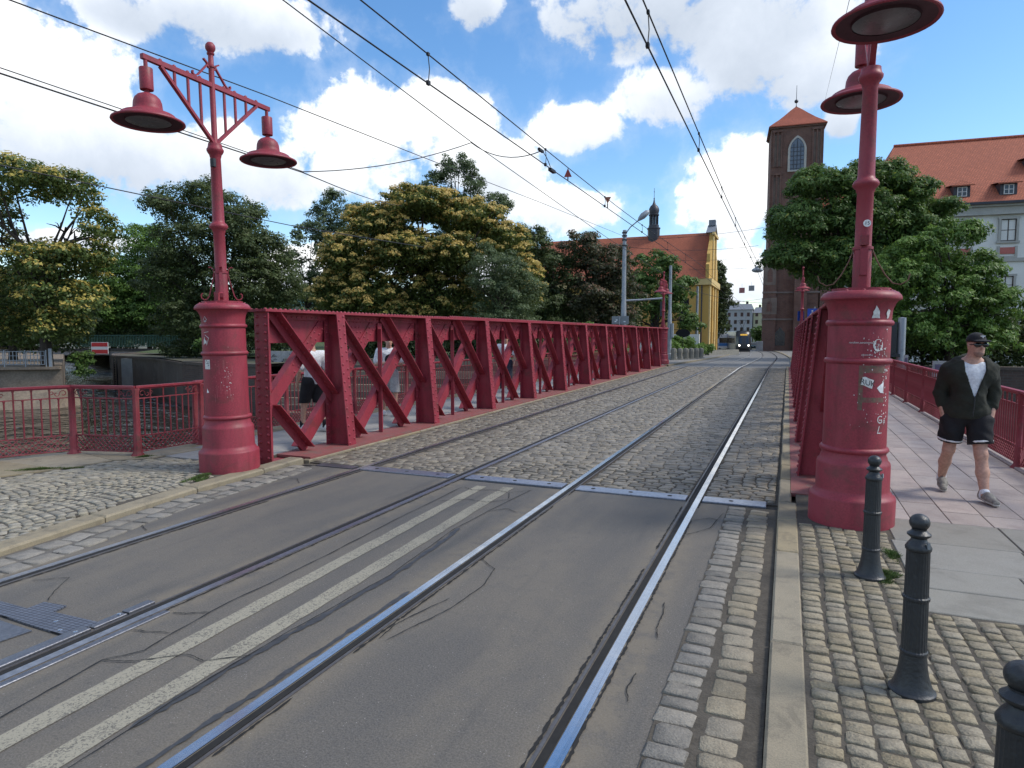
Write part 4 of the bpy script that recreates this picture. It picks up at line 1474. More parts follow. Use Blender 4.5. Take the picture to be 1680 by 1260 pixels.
# ================================================================== LAMP POSTS
def lamp_post(label, x, y, z=0.0, braces=True):
    t = thing('lamp_post', label, 'lamp post', (x, y, z), 0, 'red lamp posts at the corners of the bridge')
    ped = [(0.372, -0.12), (0.372, 0.285), (0.366, 0.305), (0.345, 0.315), (0.336, 0.335), (0.322, 0.352), (0.318, 0.37), (0.316, 0.60), (0.310, 0.625), (0.290, 0.645), (0.286, 0.668),
           (0.276, 0.69), (0.276, 0.715), (0.288, 0.722), (0.297, 0.737), (0.297, 0.75), (0.288, 0.765), (0.273, 0.772), (0.270, 1.0), (0.267, 1.545),
           (0.280, 1.552), (0.288, 1.567), (0.288, 1.578), (0.280, 1.592), (0.266, 1.60), (0.265, 1.895), (0.279, 1.902), (0.287, 1.917), (0.287, 1.928), (0.279, 1.942), (0.266, 1.95),
           (0.268, 2.02), (0.276, 2.06), (0.296, 2.105), (0.316, 2.128), (0.338, 2.136), (0.342, 2.15), (0.334, 2.175), (0.312, 2.20), (0.285, 2.213), (0.248, 2.216), (0.248, 2.24), (0.0, 2.245)]
    pd = MB().lathe(ped, 48).build('pedestal', RED, t, angle=50)
    b = MB()
    for k in range(12):
        a = 2 * PI * k / 12
        b.rivet((0.27 * math.cos(a), 0.27 * math.sin(a), 2.214), (0, 0, 1), 0.016)
    b.build('bolts', RED, t, kind='stuff')
    pole = [(0.078, 2.24), (0.078, 2.60), (0.071, 2.62), (0.070, 3.12), (0.078, 3.13), (0.082, 3.155), (0.096, 3.165), (0.112, 3.19), (0.112, 3.205), (0.096, 3.232), (0.078, 3.245), (0.072, 3.27), (0.063, 4.06),
            (0.068, 4.07), (0.074, 4.10), (0.086, 4.115), (0.102, 4.145), (0.104, 4.165), (0.090, 4.185), (0.084, 4.21), (0.082, 4.235), (0.040, 4.24), (0.036, 4.25), (0.034, 5.17), (0.046, 5.18), (0.046, 5.20), (0.034, 5.21),
            (0.032, 5.33), (0.044, 5.338), (0.046, 5.355), (0.032, 5.362), (0.040, 5.372), (0.058, 5.40), (0.062, 5.425), (0.056, 5.455), (0.036, 5.482), (0.0, 5.49)]
    MB().lathe(pole, 28).build('pole', RED, t, angle=50)
    MB().box(-0.035, 0.035, -0.10, -0.06, 2.25, 2.36).build('fuse_box', RED, t, angle=None)
    MB().lathe([(0.088, 2.60), (0.088, 2.625), (0.07, 2.627)], 24).build('collar', RED, t)
    for k in range(4 if braces else 0):
        a = PI / 4 + k * PI / 2
        ca, sa = math.cos(a), math.sin(a)
        pts = [(0.082, 2.61), (0.095, 2.53), (0.125, 2.41), (0.15, 2.31), (0.18, 2.265), (0.212, 2.262), (0.240, 2.285), (0.245, 2.325), (0.224, 2.345)]
        b = MB()
        for (r0, z0), (r1, z1) in zip(pts, pts[1:]):
            b.bar((r0 * ca, r0 * sa, z0), (r1 * ca, r1 * sa, z1), 0.04, 0.014, (-ca * (z1 - z0), -sa * (z1 - z0), (r1 - r0)))
        pts = [(0.082, 2.61), (0.092, 2.655), (0.115, 2.68), (0.145, 2.675)]
        for (r0, z0), (r1, z1) in zip(pts, pts[1:]):
            b.bar((r0 * ca, r0 * sa, z0), (r1 * ca, r1 * sa, z1), 0.035, 0.010, (-ca * (z1 - z0), -sa * (z1 - z0), (r1 - r0)))
        b.build('scroll_brace', RED, t, angle=None, recalc=True)
    if not braces:          # only a stiffening channel and thin bent rods remain
        b = MB()
        b.box(-0.028, 0.034, -0.125, -0.074, 2.36, 2.60)
        b.build('channel', RED, t, angle=None)
        MB().box(-0.03, 0.036, -0.135, -0.074, 2.63, 2.72).build('fuse_box', RED_WORN, t, angle=None)
        for s_ in (-1, 1):
            pts = [(s_ * 0.075, -0.02, 2.60), (s_ * 0.12, -0.06, 2.48), (s_ * 0.18, -0.10, 2.36), (s_ * 0.24, -0.13, 2.28), (s_ * 0.30, -0.14, 2.265), (s_ * 0.36, -0.13, 2.30), (s_ * 0.375, -0.12, 2.36)]
            MB().tube(pts, 0.006, 6).build('bent_rod', mat('rusty_rod', (0.16, 0.075, 0.05), 0.8, var=0.3, vscale=20), t)
    ZA = 4.96
    MB().box(-0.026, 0.026, -0.99, 0.99, ZA - 0.028, ZA + 0.028).build('crossarm', RED, t, angle=None)
    for s_ in (-1, 1):
        MB().bar((0, s_ * 0.75, ZA - 0.03), (0, s_ * 0.02, 4.245), 0.05, 0.034).build('strut', RED, t, angle=None)
        for o in (0.19, 0.37, 0.56, 0.75):
            zs = 4.245 + (ZA - 0.03 - 4.245) * (o - 0.02) / 0.73
            b = MB()
            if o < 0.7:
                b.bar((0, s_ * o, zs), (0, s_ * o, ZA + 0.03), 0.026, 0.026)
            b.sphere((0, s_ * o, ZA + 0.035), 0.022, 8, 6)
            b.build('picket' if o < 0.7 else 'knob', RED, t)
        b = MB()
        pts = [(0.05, 5.21), (0.22, ZA + 0.06), (0.27, ZA + 0.035), (0.30, ZA + 0.06), (0.29, ZA + 0.085)]
        for (r0, z0), (r1, z1) in zip(pts, pts[1:]):
            b.bar((0, s_ * r0, z0), (0, s_ * r1, z1), 0.03, 0.018)
        pts = [(0.04, 5.16), (0.07, 5.22), (0.12, 5.25)]
        for (r0, z0), (r1, z1) in zip(pts, pts[1:]):
            b.bar((0, s_ * r0, z0), (0, s_ * r1, z1), 0.03, 0.018)
        b.build('stay', RED, t, angle=None)
        yl = s_ * 0.945
        lamp = MB()
        prof = [(0.350, 4.240), (0.376, 4.228), (0.384, 4.238), (0.380, 4.253), (0.340, 4.272), (0.292, 4.300), (0.282, 4.318), (0.268, 4.326), (0.226, 4.338), (0.176, 4.360), (0.156, 4.380), (0.152, 4.42), (0.148, 4.46),
                (0.133, 4.502), (0.100, 4.537), (0.060, 4.556), (0.030, 4.563), (0.028, 4.595), (0.070, 4.597), (0.072, 4.604), (0.072, 4.835), (0.069, 4.84), (0.022, 4.842), (0.022, ZA - 0.02)]
        lamp.lathe(prof, 40, (0, yl, 0), caps=False)
        lp = lamp.build('lamp', RED, t, angle=45)
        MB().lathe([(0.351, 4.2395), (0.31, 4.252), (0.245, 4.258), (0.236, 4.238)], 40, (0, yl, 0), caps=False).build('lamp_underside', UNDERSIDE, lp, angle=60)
        MB().lathe([(0.0, 4.212), (0.10, 4.216), (0.19, 4.228), (0.236, 4.243)], 36, (0, yl, 0), caps=False).build('lamp_glass', GLASS_LAMP, lp, angle=60)
    return t


def curved_patch(b, r, a0, a1, z0, z1, n=10, shape=None, dr=0.0):
    """thin sticker wrapped on a round pillar; shape: list of (u, v) outline"""
    at = lambda u, v: ((r + dr * v) * math.cos(a0 + (a1 - a0) * u), (r + dr * v) * math.sin(a0 + (a1 - a0) * u), z0 + (z1 - z0) * v)
    if shape is None:
        b.add([at(k / n, v) for v in (0, 1) for k in range(n + 1)], [(k, k + 1, n + 2 + k, n + 1 + k) for k in range(n)])
        return
    k = len(shape)
    cu = sum(u for u, v in shape) / k
    cv = sum(v for u, v in shape) / k
    rings = [at(cu + (u - cu) * f, cv + (v - cv) * f) for f in (1.0, 0.66, 0.33) for u, v in shape] + [at(cu, cv)]
    fs = [(j * k + i, j * k + (i + 1) % k, (j + 1) * k + (i + 1) % k, (j + 1) * k + i) for j in (0, 1) for i in range(k)]
    fs += [(2 * k + i, 2 * k + (i + 1) % k, 3 * k) for i in range(k)]
    b.add(rings, fs)


def torn(seed, n=22):
    r = random.Random(seed)
    return [(0.5 + 0.5 * math.cos(2 * PI * k / n) * r.uniform(0.55, 1), 0.5 + 0.5 * math.sin(2 * PI * k / n) * r.uniform(0.55, 1)) for k in range(n)]


def scratch_marks(t, m, r0, a_c, z_c, da, dz, n, seed, s=0.01, name='peeled_paint', bias=None):
    """small chips and flakes on the pillar face"""
    r = random.Random(seed)
    b = MB()
    for k in range(n):
        a = a_c + r.gauss(0, da)
        z = z_c + r.gauss(0, dz)
        w_ = s * r.uniform(0.3, 1.2)
        h = s * r.uniform(0.3, 1.6)
        curved_patch(b, r0 + 0.0012, a - w_ / r0, a + w_ / r0, z - h, z + h, shape=torn(seed * 31 + k, 7))
    return b.build(name, m, t, angle=None, kind='stuff')


def text_mesh(body, size, m, name, parent, place, extrude=0.0006, xr=1.0, font_shear=0.0):
    """flat lettering; place(u, v) -> 3D point"""
    cu = bpy.data.curves.new(name, 'FONT')
    cu.body = body
    cu.size = size
    cu.shear = font_shear
    cu.align_x = 'CENTER'
    cu.align_y = 'CENTER'
    ob = bpy.data.objects.new(name, cu)
    COL.objects.link(ob)
    dg = bpy.context.evaluated_depsgraph_get()
    me = bpy.data.meshes.new_from_object(ob.evaluated_get(dg))
    bpy.data.objects.remove(ob)
    for v in me.vertices:
        v.co = place(v.co.x * xr, v.co.y)
    me.materials.clear()
    me.materials.append(m)
    return link_mesh(name, me, parent)


LL = lamp_post('tall red two-armed lamp post on a round pillar at the left corner of the bridge', -6.76, 6.50)
LL.rotation_euler = (0.0057, -0.0136, 0)
LR = lamp_post('red lamp post on a fat stickered pillar beside the bollards, its lamps overhead', 0.60, 6.97, 0.0, False)
lamp_post('small red lamp post at the far left end of the bridge by the grey poles', -6.80, 39.3, -0.02)
lamp_post('far red lamp post at the far right end of the bridge before the brick tower', 0.66, 39.5, -0.02)

LR.rotation_euler = (-0.003, 0.0067, 0)
# stickers, residue and scrawls on the right pillar (angles: -pi/2 faces the camera)
rp = 0.2685
F0 = -PI / 2 - 0.05
b = MB()
curved_patch(b, rp + 0.0008, F0 + 0.02, F0 + 0.95, 1.47, 1.535)
curved_patch(b, rp + 0.0012, F0 + 0.10, F0 + 0.95, 1.20, 1.245)
curved_patch(b, rp + 0.0010, F0 + 0.02, F0 + 0.16, 1.13, 1.50)
b.build('tape_residue', GLUE, LR, angle=None)
b = MB()
curved_patch(b, rp + 0.0018, F0 + 0.09, F0 + 0.50, 1.325, 1.435, shape=[(0.0, 0.35), (0.12, 0.95), (0.3, 1.0), (0.6, 0.85), (1.0, 0.72), (0.88, 0.0), (0.5, 0.15), (0.2, 0.3)])
stk = b.build('sticker', PAPER, LR, angle=None)
text_mesh('RUK', 0.07, INK, 'sticker_marks', stk, lambda u, v: ((rp + 0.003) * math.cos(F0 + 0.31 + u / rp), (rp + 0.003) * math.sin(F0 + 0.31 + u / rp), 1.378 + v - u * 0.25), xr=0.95)
b = MB()
curved_patch(b, rp + 0.0018, F0 + 0.62, F0 + 0.90, 1.285, 1.39, shape=[(0.0, 0.45), (0.6, 0.8), (1, 1), (1, 0.0), (0.5, 0.05)])
b.build('sticker', WHITE, LR, angle=None)
b = MB()
curved_patch(b, 0.268, F0 + 0.33, F0 + 0.62, 1.96, 2.075, dr=0.016, shape=[(0, 0.02), (0.15, 0.35), (0.1, 0.5), (0.3, 0.75), (0.38, 1), (0.6, 0.8), (0.85, 0.55), (0.9, 0.2), (1, 0.02)])
b.build('sticker', PAPER, LR, angle=None)
b = MB()
curved_patch(b, 0.268, F0 + 0.85, F0 + 1.05, 1.955, 2.06, dr=0.013, shape=torn(5))
b.build('sticker', PAPER, LR, angle=None)
# round worn emblem sticker with dark strokes
b = MB()
curved_patch(b, rp + 0.0012, F0 + 0.42, F0 + 0.78, 1.665, 1.775, shape=[(0.5 + 0.5 * math.cos(2 * PI * k / 20), 0.5 + 0.5 * math.sin(2 * PI * k / 20)) for k in range(20)])
em = b.build('sticker', PAPER, LR, angle=None)
b = MB()
for k, (u0, v0, u1, v1) in enumerate(((0.30, 0.2, 0.34, 0.85), (0.45, 0.15, 0.47, 0.6), (0.40, 0.62, 0.62, 0.9), (0.62, 0.1, 0.68, 0.7), (0.55, 0.3, 0.8, 0.36), (0.2, 0.45, 0.4, 0.5), (0.75, 0.5, 0.85, 0.8))):
    curved_patch(b, rp + 0.0022, F0 + 0.42 + 0.36 * (u0 - 0.03), F0 + 0.42 + 0.36 * (u1 + 0.03), 1.665 + 0.11 * v0, 1.665 + 0.11 * (v1 + 0.05))
b.build('sticker_marks', RED_WORN, em, angle=None)
text_mesh('random panamaman', 0.026, PAPER, 'scrawl', LR, lambda u, v: ((rp + 0.002) * math.cos(F0 + 0.06 + u / rp), (rp + 0.002) * math.sin(F0 + 0.06 + u / rp), 1.742 + v), xr=0.98, font_shear=0.25)
text_mesh('allpanorama', 0.020, PAPER, 'scrawl', LR, lambda u, v: ((rp + 0.002) * math.cos(F0 + 0.24 + u / rp), (rp + 0.002) * math.sin(F0 + 0.24 + u / rp), 1.632 + v), xr=0.98, font_shear=0.25)
text_mesh('G', 0.10, PAPER, 'graffiti', LR, lambda u, v: ((rp + 0.003) * math.cos(F0 + 0.80 + u / rp), (rp + 0.003) * math.sin(F0 + 0.80 + u / rp), 1.04 + v), xr=0.9)
text_mesh('L.', 0.10, PAPER, 'graffiti', LR, lambda u, v: ((rp + 0.003) * math.cos(F0 + 0.80 + u / rp), (rp + 0.003) * math.sin(F0 + 0.80 + u / rp), 0.945 + v), xr=0.9, font_shear=0.3)
text_mesh('o', 0.07, PAPER, 'graffiti', LR, lambda u, v: ((rp + 0.003) * math.cos(F0 + 1.02 + u / rp), (rp + 0.003) * math.sin(F0 + 1.02 + u / rp), 1.03 + v), xr=0.9)
scratch_marks(LR, PAPER, rp, F0 + 0.55, 1.68, 0.30, 0.09, 46, 3, 0.007)
scratch_marks(LR, PAPER, rp, F0 + 0.95, 1.40, 0.10, 0.22, 40, 4, 0.009)
scratch_marks(LR, PAPER, rp, F0 + 0.5, 1.05, 0.4, 0.12, 22, 6, 0.006)
scratch_marks(LR, WHITE, rp, F0 + 0.3, 0.9, 0.5, 0.4, 14, 9, 0.004)
# round numbered badge on the pole
b = MB()
b.lathe([(0.033, 0), (0.033, 0.003), (0, 0.003)], 24)
o = b.build('number_badge', WHITE, LR)
o.location = (0.018, -0.086, 2.83)
o.rotation_euler = (PI / 2, 0, 0.2)
text_mesh('15', 0.046, INK, 'badge_number', o, lambda u, v: (u, v, 0.0042))
# marks on the left pillar
FL = -PI / 2 + 0.80
rl = 0.2695
b = MB()
curved_patch(b, rl + 0.001, FL - 1.06, FL - 0.72, 1.375, 1.495)
s1 = b.build('sticker', PAPER, LL, angle=None)
b = MB()
for k in range(6):
    u = FL - 1.03 + 0.28 * RND.random()
    z = 1.39 + 0.09 * RND.random()
    curved_patch(b, rl + 0.002, u, u + 0.05, z, z + 0.012)
b.build('sticker_marks', INK, s1, angle=None)
b = MB()
curved_patch(b, rl + 0.001, FL - 1.10, FL - 0.86, 1.68, 1.79, shape=[(0, 0), (0.1, 0.5), (0.5, 1.0), (0.6, 0.6), (1, 0.5), (0.95, 0.1), (0.6, 0.25)])
b.build('sticker', PAPER, LL, angle=None)
b = MB()
curved_patch(b, rl + 0.001, FL - 1.02, FL - 0.85, 1.07, 1.13, shape=[(0, 0), (0.2, 1), (1, 0.1)])
b.build('sticker', WHITE, LL, angle=None)
b = MB()
for (u0, z0), (u1, z1) in (((0, 2.0), (0.12, 2.045)), ((0.12, 2.045), (0.24, 2.0)), ((0.02, 1.985), (0.22, 1.985)), ((0.06, 2.0), (0.12, 1.97)), ((0.18, 2.0), (0.12, 1.97)),
                           ((0.0, 1.84), (0.3, 1.85)), ((0.3, 1.77), (0.16, 1.68)), ((0.08, 1.81), (0.3, 1.77))):
    pts = [((rl + 0.001) * math.cos(FL - 1.02 + u0 + (u1 - u0) * q / 3), (rl + 0.001) * math.sin(FL - 1.02 + u0 + (u1 - u0) * q / 3), z0 + (z1 - z0) * q / 3) for q in range(4)]
    b.tube(pts, 0.003, 4)
b.build('scrawl', PAPER, LL)
scratch_marks(LL, PAPER, rl, FL + 0.05, 1.1, 0.10, 0.28, 26, 12, 0.007)
scratch_marks(LL, mat('faded_pink_scratch', (0.45, 0.14, 0.15), 0.7), rl, FL - 0.2, 1.25, 0.35, 0.22, 60, 13, 0.006)
b = MB()
for k in range(14):
    u = FL + RND.uniform(-0.55, 0.35)
    z = RND.uniform(0.95, 1.5)
    curved_patch(b, rl + 0.0008, u, u + 0.010, z - RND.uniform(0.05, 0.18), z, n=1)
b.build('scratch', MATS['faded_pink_scratch'], LL, angle=None, kind='stuff')
MB().box(-0.03, 0.03, -0.02, 0.02, -0.05, 0.05).build('small_label', INK, LL, angle=None).location = (0.045, -0.085, 3.98)


# ================================================================== RAILINGS
def baluster_mesh(h, name='baluster'):
    b = MB()
    b.lathe([(0.011, 0), (0.011, h - 0.03), (0.016, h - 0.02), (0.016, h - 0.008), (0.008, h)], 6)
    return b.mesh(name, RED_WORN)


BAL_T, BAL_S = baluster_mesh(0.69), baluster_mesh(0.55)


def scroll(b, c, u, r):
    """curled ornament in the plane of u (unit, horizontal) and z"""
    for cx, cz, rr, a0, a1 in ((0, 0, r, 0, 1.7 * PI), (1.75 * r, -0.25 * r, r * 0.75, PI * 0.9, 2.5 * PI), (3.1 * r, 0.1 * r, r * 0.6, 0, 1.8 * PI)):
        pts = []
        for k in range(10):
            a = a0 + (a1 - a0) * k / 9
            q = rr * (1 - 0.45 * k / 9)
            pts.append(c + u * (cx + q * math.cos(a)) + Vector((0, 0, cz + q * math.sin(a))))
        b.tube(pts, 0.006, 4)


def railing(label, pts, group, posts_big=True, detail=True):
    """pts: ground points of the posts in order (x, y)"""
    o0 = Vector((*pts[0], KZ))
    t = thing('railing', label, 'railing', o0, 0, group)
    P = [Vector((x, y, 0)) - Vector((o0.x, o0.y, 0)) for x, y in pts]
    hr = MB()
    for a, c in zip(P, P[1:]):
        d = (c - a).normalized()
        hr.bar(a + Vector((0, 0, 1.005)) - d * 0.01, c + Vector((0, 0, 1.005)) + d * 0.01, 0.075, 0.03)
        hr.bar(a + Vector((0, 0, 0.978)), c + Vector((0, 0, 0.978)), 0.035, 0.022)
    hr.build('handrail', RED, t, angle=None)
    for a in P:
        b = MB()
        b.lathe([(0.105, -0.03), (0.10, 0.0), (0.062, 0.05), (0.056, 0.10), (0.056, 0.30), (0.047, 0.315), (0.043, 0.93), (0.055, 0.96), (0.055, 0.985)], 8, a)
        b.build('post', RED_WORN, t, angle=30)
    for a, c in zip(P, P[1:]):
        ln = (c - a).length
        d = (c - a) / ln
        for z in (0.835, 0.285, 0.055):
            MB().bar(a + Vector((0, 0, z)), c + Vector((0, 0, z)), 0.024, 0.014).build('rail', RED_WORN, t, angle=None)
        n = int((ln - 0.12) / 0.106)
        off = (ln - (n - 1) * 0.106) / 2
        for k in range(n):
            q = a + d * (off + 0.106 * k)
            inst('baluster', BAL_T if k % 2 else BAL_S, t, (q.x, q.y, 0.285))
        b = MB()
        x = 0.05
        hh = 0.225
        while x < ln - 0.05:
            for s_ in (1, -1):
                x0, x1 = x, x + s_ * hh
                z0, z1 = 0.06, 0.06 + hh
                if x1 > ln - 0.05:
                    z1 = z0 + (ln - 0.05 - x0)
                    x1 = ln - 0.05
                if x1 < 0.05:
                    z1 = z0 + (x0 - 0.05)
                    x1 = 0.05
                if abs(x1 - x0) > 0.01:
                    b.bar(a + d * x0 + Vector((0, 0, z0)), a + d * x1 + Vector((0, 0, z1)), 0.014, 0.010)
            x += 0.075
        b.build('lattice_panel', RED_WORN, t, angle=None)
        b = MB()
        if detail:
            scroll(b, a + d * 0.10 + Vector((0, 0, 0.905)), d, 0.045)
            scroll(b, c - d * 0.10 + Vector((0, 0, 0.905)), -d, 0.045)
            b.build('scroll_ornament', RED_WORN, t)
    return t


GRP = 'red iron railings of the bridge footways'
railing('worn red railing flaring outwards over the water in the left foreground',
        [(-8.64, 7.75), (-8.70, 6.66), (-9.74, 6.42), (-10.18, 5.45), (-11.05, 3.45), (-11.95, 1.4), (-12.85, -0.7)], GRP)
railing('red railing on the water side of the left footway, seen through the lattice girder',
        [(-8.82, 7.80)] + [(-8.82, 9.9 + 2.15 * k) for k in range(14)], GRP)
railing('long red railing along the right footway behind the walking man',
        [(3.3, 7.1), (2.87, 8.36)] + [(2.87, 10.55 + 2.25 * k) for k in range(13)], GRP)


# ================================================================== BOLLARDS
bt = thing('bollard', 'black fluted cast iron bollard halfway along the cobbles, ball on top', 'bollard', (0.62, 3.68, KZ), 0.3, 'black bollards along the right kerb')
bp = [(0.105, -0.02), (0.105, 0.008), (0.098, 0.014), (0.092, 0.02), (0.081, 0.05), (0.070, 0.09), (0.063, 0.135), (0.0585, 0.185), (0.0575, 0.195), (0.062, 0.20), (0.0625, 0.21), (0.0575, 0.216), (0.0565, 0.225),
      (0.0545, 0.465), (0.0600, 0.47), (0.0605, 0.482), (0.0545, 0.488), (0.0535, 0.50), (0.0515, 0.705), (0.0515, 0.715)]
MB().lathe(bp, 48, flute=(0.21, 0.706, 0.0022)).build('shaft', IRON, bt, angle=25)
cp_ = [(0.0515, 0.712), (0.0570, 0.718), (0.0585, 0.73), (0.052, 0.742), (0.046, 0.752), (0.036, 0.765), (0.034, 0.775), (0.044, 0.783), (0.052, 0.79), (0.052, 0.797), (0.042, 0.805), (0.032, 0.815), (0.033, 0.822)]
MB().lathe(cp_, 32).build('collar', IRON, bt, angle=50)
b = MB()
b.sphere((0, 0, 0.853), 0.0455, 20, 14, (1, 1, 0.92))
b.build('ball', IRON, bt, angle=60)
b = MB()
for a in (-1.8, 0.6):
    b.box(-0.006, 0.006, -0.006, 0.006, 0.735, 0.765)
b.build('eyelet', GALV, bt, angle=None).location = (0.02, -0.05, 0)
b2 = copy_tree(bt)
b2.location = (0.605, 5.36, KZ)
b2['label'] = 'black fluted bollard standing right in front of the stickered red pillar'
b2.rotation_euler[2] = 1.1
b3 = copy_tree(bt)
b3.location = (0.61, 2.10, KZ)
b3['label'] = 'nearest black bollard, cut off by the bottom right corner'
b3.rotation_euler[2] = 2.2


# ================================================================== PEOPLE (implicit bodies meshed by surface nets)
def surface_nets(fn, lo, hi, h):
    lo, hi = np.array(lo, float), np.array(hi, float)
    n = np.ceil((hi - lo) / h).astype(int) + 1
    ax = [lo[i] + h * np.arange(n[i]) for i in range(3)]
    G = np.stack(np.meshgrid(*ax, indexing='ij'), -1)
    Vv = fn(G.reshape(-1, 3)).reshape(n)
    s = Vv < 0
    cells = tuple(n - 1)
    acc = np.zeros(cells + (3,))
    cnt = np.zeros(cells)
    cor = [(i, j, k) for i in (0, 1) for j in (0, 1) for k in (0, 1)]

    def sub(A, c):
        return A[c[0]:c[0] + cells[0], c[1]:c[1] + cells[1], c[2]:c[2] + cells[2]]

    for a in cor:
        for ax_ in range(3):
            if a[ax_]:
                continue
            b = list(a)
            b[ax_] = 1
            va, vb = sub(Vv, a), sub(Vv, b)
            x = (va < 0) != (vb < 0)
            with np.errstate(divide='ignore', invalid='ignore'):
                t = np.where(x, va / (va - vb), 0)
            p = np.zeros(cells + (3,))
            for q in range(3):
                p[..., q] = a[q]
            p[..., ax_] = t
            acc += p * x[..., None]
            cnt += x
    m = cnt > 0
    idx = -np.ones(cells, int)
    idx[m] = np.arange(m.sum())
    ijk = np.argwhere(m)
    P = lo + h * (ijk + acc[m] / cnt[m][:, None])
    F = []
    for ax_ in range(3):
        o1, o2 = [(1, 2), (2, 0), (0, 1)][ax_]
        sl0 = [slice(None)] * 3
        sl1 = [slice(None)] * 3
        sl0[ax_] = slice(0, n[ax_] - 1)
        sl1[ax_] = slice(1, n[ax_])
        ch = s[tuple(sl0)] != s[tuple(sl1)]
        flip = s[tuple(sl0)]
        e = np.argwhere(ch)
        e = e[(e[:, o1] > 0) & (e[:, o2] > 0) & (e[:, o1] < n[o1] - 1) & (e[:, o2] < n[o2] - 1)]
        if not len(e):
            continue

        def at(d1, d2):
            q = e.copy()
            q[:, o1] -= d1
            q[:, o2] -= d2
            return idx[q[:, 0], q[:, 1], q[:, 2]]

        quad = np.stack([at(1, 1), at(0, 1), at(0, 0), at(1, 0)], 1)
        fl = flip[e[:, 0], e[:, 1], e[:, 2]]
        quad[~fl] = quad[~fl][:, ::-1]
        F.append(quad)
    F = np.concatenate(F)
    return P, F[(F >= 0).all(1)]


def cap(a, b, ra, rb):
    a, b = np.array(a, float), np.array(b, float)

    def f(P):
        ab = b - a
        t = np.clip(((P - a) @ ab) / (ab @ ab), 0, 1)
        return np.linalg.norm(P - a - t[:, None] * ab, axis=1) - (ra + (rb - ra) * t)
    return f


def ell(c, r, R=None):
    c, r = np.array(c, float), np.array(r, float)
    Rm = None if R is None else np.array(R)

    def f(P):
        q = P - c
        if Rm is not None:
            q = q @ Rm
        k = np.linalg.norm(q / r, axis=1)
        return (k - 1) * r.min()
    return f


def uni(fs, k=0.03):
    def f(P):
        d = fs[0](P)
        for g_ in fs[1:]:
            e = g_(P)
            h_ = np.clip(0.5 + 0.5 * (e - d) / k, 0, 1)
            d = e * (1 - h_) + d * h_ - k * h_ * (1 - h_)
        return d
    return f


def both(*fs):
    return lambda P: np.maximum.reduce([f(P) for f in fs])


def less(a, b):
    return lambda P: np.maximum(a(P), -b(P))


def grow(f, d):
    return lambda P: f(P) - d


def half(n, c):
    n = np.array(n, float)
    n = n / np.linalg.norm(n)
    c = np.array(c, float)
    return lambda P: (P - c) @ n


def wrinkle(f, amp, fr):
    return lambda P: f(P) + amp * np.sin(P[:, 0] * fr + 2 * np.sin(P[:, 2] * fr * 0.6)) * np.sin(P[:, 2] * fr * 0.9 + P[:, 1] * fr * 0.8)


def sdf_obj(name, f, lo, hi, h, m, parent, label=None):
    P, F = surface_nets(f, lo, hi, h)
    me = np_mesh(name, P, F, m, None, True)
    o = link_mesh(name, me, parent)
    if label:
        o['label'] = label
    return o


SKIN = mat('skin', (0.47, 0.275, 0.205), 0.55, var=0.12, vscale=9, col2=(0.42, 0.22, 0.165), spec=0.35)
OLIVE = mat('dark_olive_fleece', (0.0235, 0.0255, 0.018), 0.95, var=0.25, vscale=8, bump=0.4, bscale=120)
BLACKC = mat('black_cloth', (0.010, 0.010, 0.013), 0.9, var=0.15, vscale=10, bump=0.3, bscale=120)
TEE = mat('white_cotton', (0.66, 0.68, 0.72), 0.9, var=0.06, vscale=8)
SHOE = mat('grey_trainer', (0.26, 0.245, 0.215), 0.8, var=0.5, vscale=30, col2=(0.10, 0.095, 0.09))
SOLE = mat('pale_sole', (0.45, 0.44, 0.41), 0.8, var=0.1)
SHOEW = mat('white_trainer', (0.62, 0.62, 0.61), 0.8, var=0.2, vscale=20)
HAIR = mat('brown_hair', (0.035, 0.022, 0.014), 0.7, var=0.3, vscale=30)
SHADES = mat('dark_sunglasses', (0.006, 0.006, 0.007), 0.12, var=0.05, spec=0.7)
KHAKI = mat('pale_trousers', (0.40, 0.40, 0.40), 0.9, var=0.15, vscale=8)
NAVY = mat('navy_cloth', (0.025, 0.03, 0.05), 0.9, var=0.15, vscale=8)


def rotz(a):
    return np.array([[math.cos(a), -math.sin(a), 0], [math.sin(a), math.cos(a), 0], [0, 0, 1]])


def head_parts(c, yaw, sc=1.0):
    """head facing local -Y turned by yaw; returns sdf of skin and frame"""
    Rm = rotz(yaw)
    w = lambda x, y, z: np.array(c) + sc * (Rm @ np.array([x, y, z]))
    fs = [ell(w(0, 0.012, 0.03), (0.076 * sc, 0.095 * sc, 0.095 * sc), Rm), ell(w(0, -0.022, -0.045), (0.058 * sc, 0.066 * sc, 0.078 * sc), Rm), ell(w(0, -0.052, -0.082), (0.030 * sc, 0.026 * sc, 0.026 * sc), Rm)]
    sk = uni(fs, 0.035 * sc)
    nose = cap(w(0, -0.084, 0.005), w(0, -0.104, -0.028), 0.009 * sc, 0.014 * sc)
    lips = ell(w(0, -0.082, -0.058), (0.022 * sc, 0.010 * sc, 0.007 * sc), Rm)
    ears = [ell(w(s_ * 0.077, 0.012, -0.008), (0.010 * sc, 0.020 * sc, 0.032 * sc), Rm) for s_ in (-1, 1)]
    brow = ell(w(0, -0.078, 0.028), (0.045 * sc, 0.014 * sc, 0.010 * sc), Rm)
    sk = uni([sk, nose, brow], 0.012 * sc)
    sk = uni([sk, lips] + ears, 0.006 * sc)
    return sk, w, Rm


